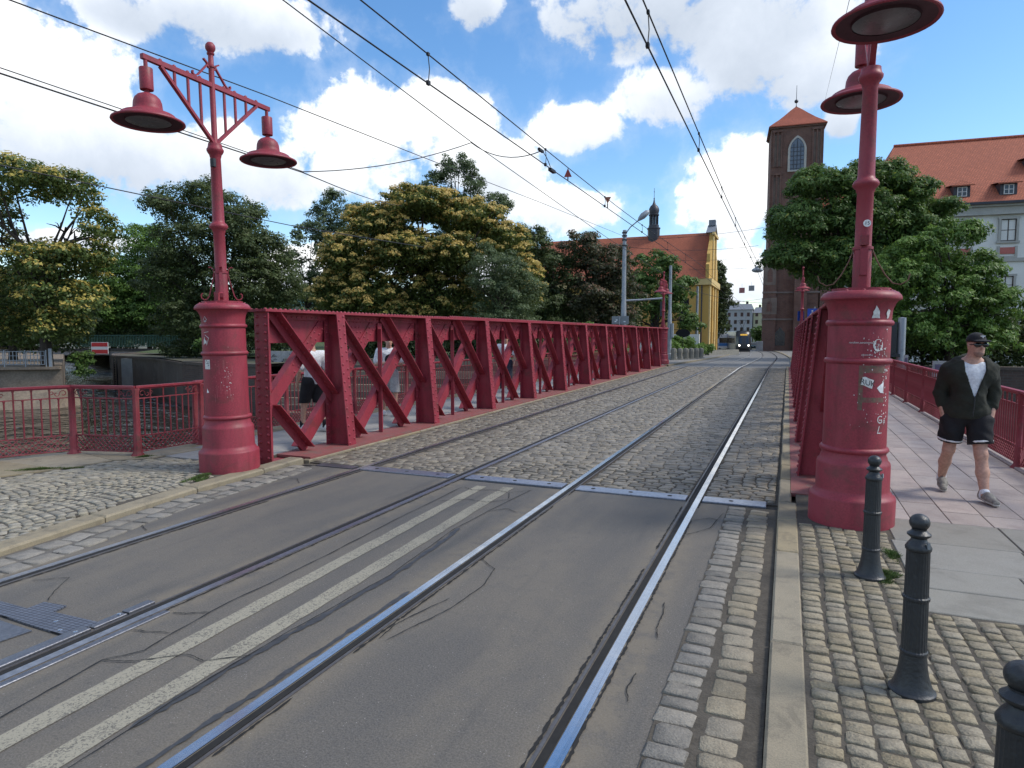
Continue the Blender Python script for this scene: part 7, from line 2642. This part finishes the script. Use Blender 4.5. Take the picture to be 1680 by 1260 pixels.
wire('span wire carrying the hanging street lamp', sag((-9.6, 70, 8.4), (2.0, 71, 8.7), 8, 0.15), 0.012)
wire('low span wire from the signal pole across the street', sag((-8.7, 52.8, 5.9), (-1.5, 60, 4.4), 8, 0.4), 0.015)
wire('far low span wire in front of the apartment blocks', sag((-9.0, 92, 6.0), (0, 95, 7.2), 8, 0.3), 0.016)
wire('guy wire dropping from the tower towards the right lamp', [(3.95, 123.2, 37.6), (0.86, 13.37, 7.86)], 0.006)
hl_ = thing('hanging_lamp', 'grey street lamp hanging from a span wire in the middle of the street', 'street light', (-3.0, 70.4, 8.15))
b = MB()
b.sphere((0, 0, 0), 0.55, 14, 8, (1, 0.7, 0.45))
b.lathe([(0.3, 0.15), (0.2, 0.35), (0.03, 0.45)], 10)
b.build('lamp_head', GALV, hl_)
for x, z, lab, c in ((-5.95, 7.72, 'reddish square plate hanging on the far span wire', (0.32, 0.13, 0.13)), (-4.73, 7.98, 'grey square plate hanging on the far span wire', (0.25, 0.26, 0.27))):
    t = thing('hanging_sign', lab, 'sign', (x, 95, z))
    MB().box(-0.36, 0.36, 0, 0.05, -0.36, 0.36).build('plate', mat('plate_%d' % int(-x * 10), c, 0.6), t, angle=None)
    MB().box(-0.01, 0.01, 0, 0.05, 0.36, 0.9).build('hanger', WIRE, t, angle=None)


# ================================================================== TREES
NR = np.random.default_rng(77)
TURN = rad(22.7)


def make_leaves(lobes, n_per, leaf, rclump, rng, per_clump, ripe=0.0, droop=0.3, long=1.6, density=1.0, fill=0.25, ripe_band=0.15):
    """clumps of leaf faces spread over the outer part of each lobe"""
    P, N, T, RP = [], [], [], []
    for (lx, ly, lz, rx, ry, rz) in lobes:
        k = max(6, int(n_per * 1.7 * (rx * ry + rx * rz + ry * rz) / 3 / 6.0 * density))
        d = rng.normal(size=(k, 3))
        d /= np.linalg.norm(d, axis=1)[:, None]
        d[:, 2] = np.where(d[:, 2] < -0.35, -d[:, 2], d[:, 2])
        rad_ = rng.uniform(0.55, 1.02, k) ** 0.7
        c = np.array([lx, ly, lz]) + d * rad_[:, None] * np.array([rx, ry, rz])
        rc = 0.80 * rclump * rng.uniform(0.55, 1.35, k)
        ct = rng.uniform(0, 1, k)
        for i in range(k):
            m = int(per_clump * 1.15 * (rc[i] / rclump) ** 2)
            e = rng.normal(size=(m, 3))
            e /= np.linalg.norm(e, axis=1)[:, None]
            e[:, 2] = np.where(rng.random(m) < 0.55, np.abs(e[:, 2]), e[:, 2])
            r_ = rng.random(m) ** 0.4
            pos = c[i] + e * (rc[i] * r_)[:, None] * np.array([1.1, 1.1, 0.80])
            P.append(pos)
            nn_ = e + d[i] * 0.4 + np.array([0, 0, 0.55]) + rng.normal(size=(m, 3)) * 0.55
            N.append(nn_)
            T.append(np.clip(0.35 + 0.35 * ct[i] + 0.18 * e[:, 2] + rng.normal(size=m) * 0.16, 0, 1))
            up = (e[:, 2] > ripe_band) & (r_ > 0.55)
            RP.append((up & (rng.random(m) < ripe * (0.45 + 1.0 * (ct[i] > 0.3)))).astype(float))
        m = int(k * per_clump * fill)
        e = rng.normal(size=(m, 3))
        e /= np.linalg.norm(e, axis=1)[:, None]
        P.append(np.array([lx, ly, lz]) + e * (rng.random(m) ** 0.5)[:, None] * np.array([rx, ry, rz]) * 0.8)
        N.append(rng.normal(size=(m, 3)))
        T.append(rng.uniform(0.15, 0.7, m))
        RP.append(np.zeros(m))
    P, N, T, RP = map(np.concatenate, (P, N, T, RP))
    N /= np.linalg.norm(N, axis=1)[:, None]
    n = len(P)
    a = np.cross(N, rng.normal(size=(n, 3)))
    a[:, 2] -= droop
    a -= N * (a * N).sum(1)[:, None]
    a /= np.maximum(np.linalg.norm(a, axis=1)[:, None], 1e-6)
    b = np.cross(N, a)
    s = leaf * 0.82 * rng.uniform(0.6, 1.3, n)
    L = (s * 0.5 * long)[:, None] * a
    Wd = (s * 0.5)[:, None] * b
    fold = N * (s * 0.16)[:, None]
    V = np.stack([P - L, P + Wd - fold, P + L, P - Wd - fold], 1)
    return V.reshape(-1, 3), np.arange(4 * n).reshape(-1, 4), T, RP


def tree(name, label, cat, base, lobes, m, trunk_r, h_trunk, n_per=26, leaf=0.2, rclump=0.75, per_clump=110, ripe=0.0, seed=1, group=None, droop=0.3, long=1.6, fill=0.25, limbs=16, rz=TURN, ripe_band=0.15, lean=(0, 0)):
    rng = np.random.default_rng(seed)
    t = thing(name, label, cat, base, rz, group)
    V, F, T, RP = make_leaves(lobes, n_per, leaf, rclump, rng, per_clump, ripe, droop, long, 1.0, fill, ripe_band)
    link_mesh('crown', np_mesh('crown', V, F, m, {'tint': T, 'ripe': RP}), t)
    if trunk_r:
        b = MB()
        r = random.Random(seed)
        zt = max(l[2] for l in lobes)
        top = Vector((lean[0], lean[1], h_trunk))
        pts = [Vector((0, 0, -0.3)), Vector((top.x * 0.3 + r.uniform(-.1, .1), top.y * 0.3, h_trunk * 0.4)), top, Vector((top.x * 1.2 + r.uniform(-.4, .4), top.y, h_trunk + (zt - h_trunk) * 0.5))]
        b.tube(pts, [trunk_r * 1.25, trunk_r, trunk_r * 0.8, trunk_r * 0.35], 8)
        for k in range(limbs):
            l = lobes[k % len(lobes)]
            end = Vector((l[0] + r.uniform(-.7, .7) * l[3], l[1] + r.uniform(-.7, .7) * l[4], l[2] + r.uniform(-.3, .75) * l[5]))
            st_ = pts[1].lerp(pts[2], r.uniform(0.4, 1.0)) if r.random() < 0.5 else pts[2].lerp(pts[3], r.uniform(0, 0.7))
            if end.z < st_.z:
                st_ = pts[1].lerp(pts[2], max(0.0, min(1, (end.z - 0.5) / max(h_trunk, 0.1))))
            mid = st_.lerp(end, 0.5) + Vector((r.uniform(-.4, .4), r.uniform(-.4, .4), r.uniform(0.1, 0.6)))
            r0 = trunk_r * r.uniform(0.28, 0.5)
            b.tube([st_, st_.lerp(mid, 0.5) + Vector((0, 0, 0.1)), mid, end], [r0, r0 * 0.8, r0 * 0.6, r0 * 0.18], 6)
            for q in range(2):
                e2 = mid + Vector((r.uniform(-1, 1) * l[3] * 0.5, r.uniform(-1, 1) * l[4] * 0.5, r.uniform(0.1, 0.8) * l[5] * 0.7))
                b.tube([mid, mid.lerp(e2, 0.5) + Vector((0, 0, 0.15)), e2], [r0 * 0.45, r0 * 0.3, r0 * 0.1], 5)
        b.build('trunk', BARK, t)
    return t


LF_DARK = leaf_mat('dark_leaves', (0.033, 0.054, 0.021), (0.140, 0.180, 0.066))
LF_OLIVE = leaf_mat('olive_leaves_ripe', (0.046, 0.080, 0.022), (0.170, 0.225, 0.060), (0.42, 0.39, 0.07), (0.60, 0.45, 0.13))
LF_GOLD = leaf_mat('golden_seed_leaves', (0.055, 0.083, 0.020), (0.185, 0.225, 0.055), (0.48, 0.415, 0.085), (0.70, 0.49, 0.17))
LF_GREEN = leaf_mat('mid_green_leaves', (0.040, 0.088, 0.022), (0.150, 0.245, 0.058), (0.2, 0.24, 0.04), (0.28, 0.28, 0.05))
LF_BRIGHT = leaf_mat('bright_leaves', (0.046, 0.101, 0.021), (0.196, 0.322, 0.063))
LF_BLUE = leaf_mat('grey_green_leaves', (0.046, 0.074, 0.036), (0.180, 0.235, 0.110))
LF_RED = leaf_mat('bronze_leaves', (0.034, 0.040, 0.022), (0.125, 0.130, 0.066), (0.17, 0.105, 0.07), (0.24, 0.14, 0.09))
GT = 'trees on the far banks'
tree('ailanthus_tree', 'spreading tree with yellowing seed clusters at the far left edge, open branches against the sky', 'tree', (-48.2, 30.2, -0.45),
     [(-1.5, 0, 12.6, 3.6, 3.5, 1.8), (2.4, 0, 12.0, 2.0, 3, 1.5), (4.0, 0, 9.4, 1.2, 2.2, 1.5), (3.0, 0, 7.6, 1.8, 2.5, 1.4), (0.3, 0, 6.8, 3.4, 3.5, 1.7), (-5, 0, 9.4, 3, 4, 3.6), (1.4, -0.3, 4.4, 2.9, 3, 1.7), (1.2, -0.4, 2.6, 2.0, 2.4, 1.2), (-4, 1, 4.2, 4, 4, 3.0), (-2, 1.5, 2.2, 3.4, 2, 1.8)],
     LF_OLIVE, 0.34, 4.8, n_per=24, leaf=0.19, rclump=0.8, per_clump=105, ripe=0.55, seed=3, group=GT, limbs=22, fill=0.25)
tree('leafy_tree', 'lighter green tree filling the gap between the yellowing tree and the dark tree', 'tree', (-73.5, 58.5, -0.4),
     [(0.24, 0.0, 12.93, 3.17, 3.66, 2.68), (-2.44, 0.0, 8.54, 4.88, 4.27, 3.66), (3.05, 0.0, 8.05, 4.27, 3.66, 3.9), (-3.66, -1.22, 4.64, 4.15, 2.44, 2.93), (3.17, -1.22, 4.39, 4.15, 2.44, 2.44), (0.0, 1.22, 3.66, 6.1, 2.44, 1.95)], LF_BRIGHT, 0.25, 4, n_per=26, leaf=0.2, rclump=0.9, per_clump=110, seed=4, group=GT, fill=0.4)
tree('leafy_tree', 'dark shady tree low behind the footbridge railing', 'tree', (-78, 57, -0.3), [(0, 0, 5, 7, 4, 4.5), (6, 0, 4, 5, 4, 4), (-7, 0, 5, 6, 4, 5), (12, -1, 4, 5, 4, 4.0)], LF_GREEN, 0.3, 3, n_per=12, leaf=0.3, rclump=1.1, per_clump=110, seed=5, group=GT, fill=0.6)
tree('leafy_tree', 'shadowy tree behind the grey island fence at far left', 'tree', (-62, 36, -0.4), [(0, 0, 4.5, 5, 3, 4), (-6, 0, 4, 5, 3, 4), (4.5, 0, 3.0, 3.0, 3, 3)], LF_DARK, 0.3, 3, n_per=14, leaf=0.26, rclump=0.9, per_clump=110, seed=6, group=GT, fill=0.6)
tree('broadleaf_tree', 'big dark green tree right behind the left lamp post', 'tree', (-43.5, 41.2, -0.2),
     [(-3.6, 0, 12.2, 2.0, 3, 1.9), (-0.4, 0, 12.6, 2.0, 3, 1.9), (2.0, 0, 11.0, 2.2, 3, 2.0), (-1.0, 0, 9.0, 4.4, 4, 2.6), (3.6, 0, 8.4, 2.4, 3, 2.2), (-3.6, -0.5, 6.0, 2.9, 3, 2.8), (2.0, -0.5, 5.6, 3.9, 3.5, 2.8), (5.2, 0, 5.6, 1.8, 2.4, 2.2), (-1.2, -1, 2.9, 4.0, 3, 2.2), (3.0, -0.6, 2.2, 3.4, 2.6, 1.8)],
     LF_DARK, 0.38, 4.5, n_per=30, leaf=0.16, rclump=0.75, per_clump=135, seed=7, group=GT, fill=0.3)
tree('feathery_tree', 'slim feathery tree with airy layered twigs left of the golden tree', 'tree', (-44.2, 53.0, 0.2),
     [(-0.3, 0, 10.5, 1.3, 1.5, 2.4), (-1.2, 0, 8.3, 1.6, 1.5, 1.6), (0.2, 0, 6, 1.8, 1.6, 2.0), (-0.6, 0, 3.6, 2.0, 1.6, 1.8)], LF_BLUE, 0.16, 4, n_per=22, leaf=0.20, rclump=0.55, per_clump=60, seed=8, group=GT, fill=0.08, long=2.2)
tree('poplar_tree', 'upright dark poplar top rising behind the left shoulder of the golden tree', 'tree', (-42.3, 54.5, 0.2),
     [(0.3, 0, 13.6, 1.4, 1.6, 2.3), (-1.3, 0, 12.4, 1.3, 1.6, 2.4), (2.4, 0, 12.6, 1.3, 1.6, 2.2), (0.4, 0, 10.2, 2.7, 2, 2.8), (0.2, 0, 6.2, 3.0, 2, 3.4), (0, 0, 2.8, 3.2, 2, 2.4)], LF_BLUE, 0.25, 5, n_per=30, leaf=0.15, rclump=0.6, per_clump=120, seed=9, group=GT, fill=0.3)
tree('golden_tree', 'broad domed tree covered in golden orange seed clusters behind the girder', 'tree', (-25.2, 43.6, 0.2),
     [(-0.2, 0, 11.0, 3.2, 4, 1.4), (-3.4, -0.3, 9.6, 2.6, 3.5, 1.6), (3.2, 0, 10.0, 2.9, 3.5, 1.5), (5.8, 0, 8.2, 2.0, 3, 1.7), (-5.4, -1, 7.0, 2.6, 3, 2.0), (-1.6, -1.4, 7.4, 3.0, 3, 1.9), (2.0, -1.2, 7.2, 2.8, 3, 1.7), (-6.6, -0.8, 4.2, 1.9, 2.6, 2.2), (7.4, -0.6, 5.0, 1.5, 2.4, 2.6), (-4.2, -1.6, 4.4, 2.6, 2.6, 2.4), (-2.4, -1.2, 2.6, 2.4, 2, 1.8), (0.5, 0, 3.8, 4.5, 2.5, 3.0)],
     LF_GOLD, 0.45, 4.0, n_per=56, leaf=0.155, rclump=0.50, per_clump=110, ripe=0.95, seed=10, group=GT, fill=0.55, limbs=24, ripe_band=0.0)
tree('poplar_tree', 'tall poplar crown sticking up above the golden tree', 'tree', (-31.9, 62.6, 0.3),
     [(-2.8, 0, 17.2, 1.2, 1.6, 1.9), (-1.2, 0, 18.0, 1.0, 1.6, 2.2), (0.3, 0, 18.2, 1.0, 1.6, 2.1), (1.3, 0, 16.8, 1.1, 1.6, 2.2), (3.4, 0, 15.0, 1.7, 1.6, 1.3), (4.6, 0, 14.6, 0.9, 1.4, 0.8), (0.0, 0, 14.0, 3.8, 2.4, 2.2), (0, 0, 10.0, 3.6, 2.4, 3.6)], LF_BLUE, 0.32, 7, n_per=30, leaf=0.16, rclump=0.62, per_clump=115, seed=12, group=GT, fill=0.2)
tree('small_leaved_tree', 'round grey-green small-leaved tree in front of the golden tree', 'tree', (-18.3, 42.2, 0.1),
     [(-0.6, 0, 5.6, 2.4, 2.4, 2.3), (0.6, 0, 4.0, 2.5, 2.4, 2.0), (-0.5, -0.3, 2.0, 3.2, 2.4, 1.9)], LF_BLUE, 0.2, 2.2, n_per=40, leaf=0.11, rclump=0.5, per_clump=170, seed=13, group=GT, fill=0.4, long=1.4)
tree('broadleaf_tree', 'dark tree standing right of the golden tree behind the girder', 'tree', (-20.6, 55.6, -0.1),
     [(-1.2, 0, 9.2, 2.6, 3, 2.3), (0.8, 0, 7.0, 3.0, 3, 2.6), (0, -0.5, 3.6, 3.6, 3, 3.0)], LF_DARK, 0.28, 4, n_per=26, leaf=0.18, rclump=0.7, per_clump=130, seed=14, group=GT, fill=0.4)
tree('bronze_tree', 'tree with bronze reddish foliage left of the tall street light', 'tree', (-16.0, 57.4, -0.1),
     [(-1.4, 0, 9.0, 2.0, 2.5, 2.0), (1.0, 0, 7.8, 2.4, 2.6, 2.2), (2.4, 0, 5.6, 1.9, 2.4, 2.4), (-0.8, -0.5, 4.6, 3.2, 2.8, 2.8), (1.4, -0.5, 2.6, 2.6, 2.4, 2.2)], LF_RED, 0.26, 4, n_per=26, leaf=0.18, rclump=0.65, per_clump=120, ripe=0.25, seed=15, group=GT, fill=0.35)
tree('broadleaf_tree', 'layered green tree in front of the ochre church roof', 'tree', (-14.2, 77.0, -0.5),
     [(-0.2, 0, 9.9, 3.0, 2.6, 1.9), (-2.2, 0, 7.6, 2.4, 2.6, 1.9), (2.4, 0, 7.4, 2.4, 2.6, 1.9), (0, -0.4, 5.4, 4.0, 2.8, 2.2), (3.6, -0.5, 3.4, 1.5, 2, 1.3), (-3, 0, 3.4, 2.0, 2, 1.6)], LF_GREEN, 0.26, 3.4, n_per=22, leaf=0.25, rclump=0.75, per_clump=115, seed=16, group=GT, fill=0.2)
tree('street_tree', 'dark narrow tree between the ochre church and the tram', 'tree', (-11.3, 117.5, -1.1),
     [(0, 0, 12.4, 1.5, 1.6, 2.8), (0.8, 0, 8.8, 2.2, 2, 3.0), (0.2, 0, 4.6, 2.3, 2, 3.0)], LF_DARK, 0.25, 4, n_per=26, leaf=0.30, rclump=0.7, per_clump=90, seed=17, group=GT, fill=0.4)
tree('ailanthus_tree', 'large spreading green tree hiding the lower brick tower on the right', 'tree', (3.7, 45.4, -0.3),
     [(-2.2, 0, 10.9, 1.9, 2.4, 1.1), (0.8, 0, 11.2, 2.2, 2.6, 1.2), (3.0, 0.2, 10.3, 1.7, 2.4, 1.2), (-3.9, 0, 8.5, 1.6, 2.6, 1.6), (4.9, 0, 9.4, 0.9, 2.0, 0.6), (-4.4, -0.3, 6.6, 1.2, 2.2, 0.8), (0.2, -0.5, 8.6, 3.2, 2.8, 1.9), (3.0, 0, 8.2, 2.0, 2.6, 1.0), (-1.6, -0.8, 6.0, 2.6, 2.8, 1.8), (2.4, -0.5, 6.0, 3.0, 2.8, 1.9), (0.8, -1, 3.4, 2.4, 2.4, 2.0)],
     LF_GREEN, 0.34, 4.6, n_per=66, leaf=0.125, rclump=0.55, per_clump=150, ripe=0.06, seed=18, group=GT, fill=0.25, long=2.3, droop=0.7, limbs=24)
tree('ailanthus_tree', 'fresh green tree with long drooping leaves behind the man, against the pale building', 'tree', (7.4, 38.6, -0.3),
     [(-1.9, 0, 5.9, 1.4, 1.8, 0.9), (-0.2, 0, 6.7, 1.4, 1.8, 0.9), (1.0, 0, 5.2, 1.3, 1.8, 1.0), (-2.8, -0.3, 4.4, 1.5, 1.8, 1.3), (-0.4, -0.3, 4.0, 2.2, 1.9, 1.5), (2.0, 0, 3.2, 1.5, 1.8, 1.3), (0.4, -0.2, 1.8, 3.0, 1.8, 1.4), (-2.6, -0.2, 2.4, 1.6, 1.6, 1.3)],
     LF_BRIGHT, 0.20, 3.0, n_per=70, leaf=0.105, rclump=0.45, per_clump=130, seed=19, group=GT, fill=0.15, long=2.6, droop=0.9)
tree('shrub', 'dark shrubs along the top of the lock wall left of the red pillar', 'shrub', (-46.0, 40.2, -0.3), [(-0.6, 0, 0.7, 2.4, 1, 1.0), (3, -0.3, 1.0, 2.6, 1, 1.2), (7, -0.6, 0.9, 2.6, 1, 1.1)], LF_DARK, 0.06, 0.6, n_per=34, leaf=0.15, rclump=0.5, per_clump=100, seed=26, fill=0.6)
tree('shrub', 'dark ivy-like undergrowth on the bank behind the right railing', 'shrub', (6.4, 39.6, -0.2),
     [(-2.0, 0, 1.5, 2.2, 1.4, 1.9), (0.8, 0, 1.6, 2.6, 1.5, 2.0), (4.0, 0, 1.3, 2.6, 1.5, 1.7), (7, 0.5, 1.6, 3, 1.5, 1.8)], LF_DARK, 0.1, 1.0, n_per=36, leaf=0.15, rclump=0.5, per_clump=120, seed=20, fill=0.6)
tree('shrub', 'leafy bush at the end of the girder left of the tall street light', 'shrub', (-13.4, 47.6, -0.1), [(-0.8, 0, 1.5, 1.9, 1.3, 1.4), (1.1, 0, 1.3, 1.5, 1.2, 1.2)], LF_BRIGHT, 0.08, 0.8, n_per=40, leaf=0.13, rclump=0.42, per_clump=110, seed=21, fill=0.5)
tree('shrub', 'small pale green sapling growing from the lock wall beside the red pillar', 'shrub', (-36.9, 34.6, -0.7), [(-0.2, 0, 1.5, 1.1, 0.9, 0.9), (0.3, -0.2, 0.7, 1.2, 0.8, 0.7)], LF_GREEN, 0.05, 1.0, n_per=60, leaf=0.19, rclump=0.4, per_clump=50, seed=22, fill=0.2, long=2.4)
tree('shrub', 'green bush hanging over the island masonry next to the lock channel', 'shrub', (-47.3, 31.6, -0.7), [(0.3, 0, 0.6, 0.7, 0.7, 0.8), (0.7, -0.2, -0.1, 0.5, 0.5, 0.7)], LF_GREEN, 0.05, 0.5, n_per=60, leaf=0.15, rclump=0.4, per_clump=80, seed=23, fill=0.4)
# a belt of trees far behind closes the horizon on the left
BELT = [(-118, 62, 9), (-104, 74, 10), (-92, 80, 9), (-80, 86, 11), (-69, 84, 9.5), (-58, 88, 10), (-47, 92, 9), (-37, 90, 10), (-30, 84, 8), (-24, 78, 7)]
BL = ['beyond the left picture edge', 'behind the island fence', 'left of the lighter green tree', 'behind the footbridge sign', 'between light green and dark trees', 'hidden by the lamp post tree', 'left of the poplars', 'behind the golden tree', 'behind the small-leaved tree', 'behind the bronze tree']
for i, (x, y, h) in enumerate(BELT):
    rb_ = random.Random(i)
    tree('broadleaf_tree', 'tree far behind the left bank, ' + BL[i], 'tree', (x, y, -0.3),
         [(0, 0, h * 0.66, 4.6, 3, h * 0.33), (rb_.uniform(-4, -2), 0, h * 0.42, 4.6, 3, h * 0.36), (rb_.uniform(2, 4), 0, h * 0.38, 4.6, 3, h * 0.36), (0, -0.5, h * 0.2, 6, 3, h * 0.22)],
         (LF_DARK, LF_GREEN, LF_BLUE)[i % 3], 0.3, h * 0.4, n_per=7, leaf=0.42, rclump=1.3, per_clump=90, seed=60 + i, group='belt of trees far behind the left bank', fill=0.7, limbs=6)
tree('shrub', 'dark undergrowth in the shade below the golden tree, seen through the girder', 'shrub', (-23.5, 42.6, 0.0), [(-5, 0, 0.8, 2.2, 1.2, 1.2), (-1.6, 0.2, 0.9, 2.4, 1.2, 1.3), (2, 0.3, 0.9, 2.4, 1.2, 1.3), (5.4, 0.5, 0.9, 2.4, 1.2, 1.3), (8.6, 0.8, 0.9, 2.0, 1.2, 1.3)], LF_DARK, 0.06, 0.6, n_per=30, leaf=0.16, rclump=0.5, per_clump=110, seed=28, fill=0.7)
tree('shrub', 'dark bushes growing behind the footbridge railing', 'shrub', (-76.5, 56.0, -0.2), [(-3, 0, 1.3, 2.6, 1.2, 1.7), (1.5, 0, 1.3, 3.0, 1.2, 1.7), (6, 0.3, 1.3, 3.0, 1.2, 1.8), (10, 0.3, 1.3, 3.0, 1.2, 1.8)], LF_DARK, 0.06, 0.8, n_per=26, leaf=0.2, rclump=0.6, per_clump=100, seed=29, fill=0.7)
# clipped hedges by the ochre church
for i, (x0, y0, x1, y1, h, lab) in enumerate(((-11.0, 64.5, -9.4, 70.5, 1.9, 'taller clipped hedge beside the oval sign'), (-9.6, 71.5, -8.4, 78.5, 1.3, 'lower clipped hedge running on towards the ochre church'))):
    t = thing('hedge', lab, 'hedge', (x0, y0, zg(y0)))
    rng = np.random.default_rng(40 + i)
    lobes = []
    for k in range(7):
        f = k / 6
        lobes.append(((x1 - x0) * f, (y1 - y0) * f, h * 0.5, 0.75, 0.8, h * 0.55))
    V, F, T, RP = make_leaves(lobes, 50, 0.14, 0.4, rng, 80, fill=0.5)
    link_mesh('foliage', np_mesh('foliage', V, F, LF_BRIGHT, {'tint': T, 'ripe': RP}), t)
    b = MB()
    for k in range(7):
        f = k / 6
        b.tube([((x1 - x0) * f, (y1 - y0) * f, -0.1), ((x1 - x0) * f, (y1 - y0) * f, h * 0.7)], 0.04, 5)
    b.build('stems', BARK, t)
tree('street_tree', 'small green tree far down the street by the tower corner', 'tree', (-5.9, 152, -1.6), [(0, 0, 3.4, 1.9, 1.5, 1.9), (0.5, 0, 2.0, 1.5, 1.2, 1.2)], LF_GREEN, 0.12, 1.6, n_per=40, leaf=0.25, rclump=0.5, per_clump=50, seed=24, fill=0.5)
# far-off wood closing the island beyond the left edge
rng = np.random.default_rng(90)
lobes = []
for x, y, h in ((-84, 36, 8), (-96, 44, 9), (-108, 34, 9), (-118, 46, 9), (-124, 20, 9), (-136, 4, 9), (-146, -14, 9), (-150, 30, 10), (-152, -34, 9), (-100, 60, 9), (-132, 52, 10)):
    lobes += [(x, y, h * 0.62 - 0.4, 6, 5, h * 0.36), (x + 3, y - 3, h * 0.3 - 0.4, 6.5, 5, h * 0.32)]
V, F, T, RP = make_leaves(lobes, 7, 0.5, 1.4, rng, 90, fill=0.6)
link_mesh('woods', np_mesh('woods', V, F, LF_GREEN, {'tint': T, 'ripe': RP}), None, 'stuff', 'far-off wood on the island beyond the left edge')
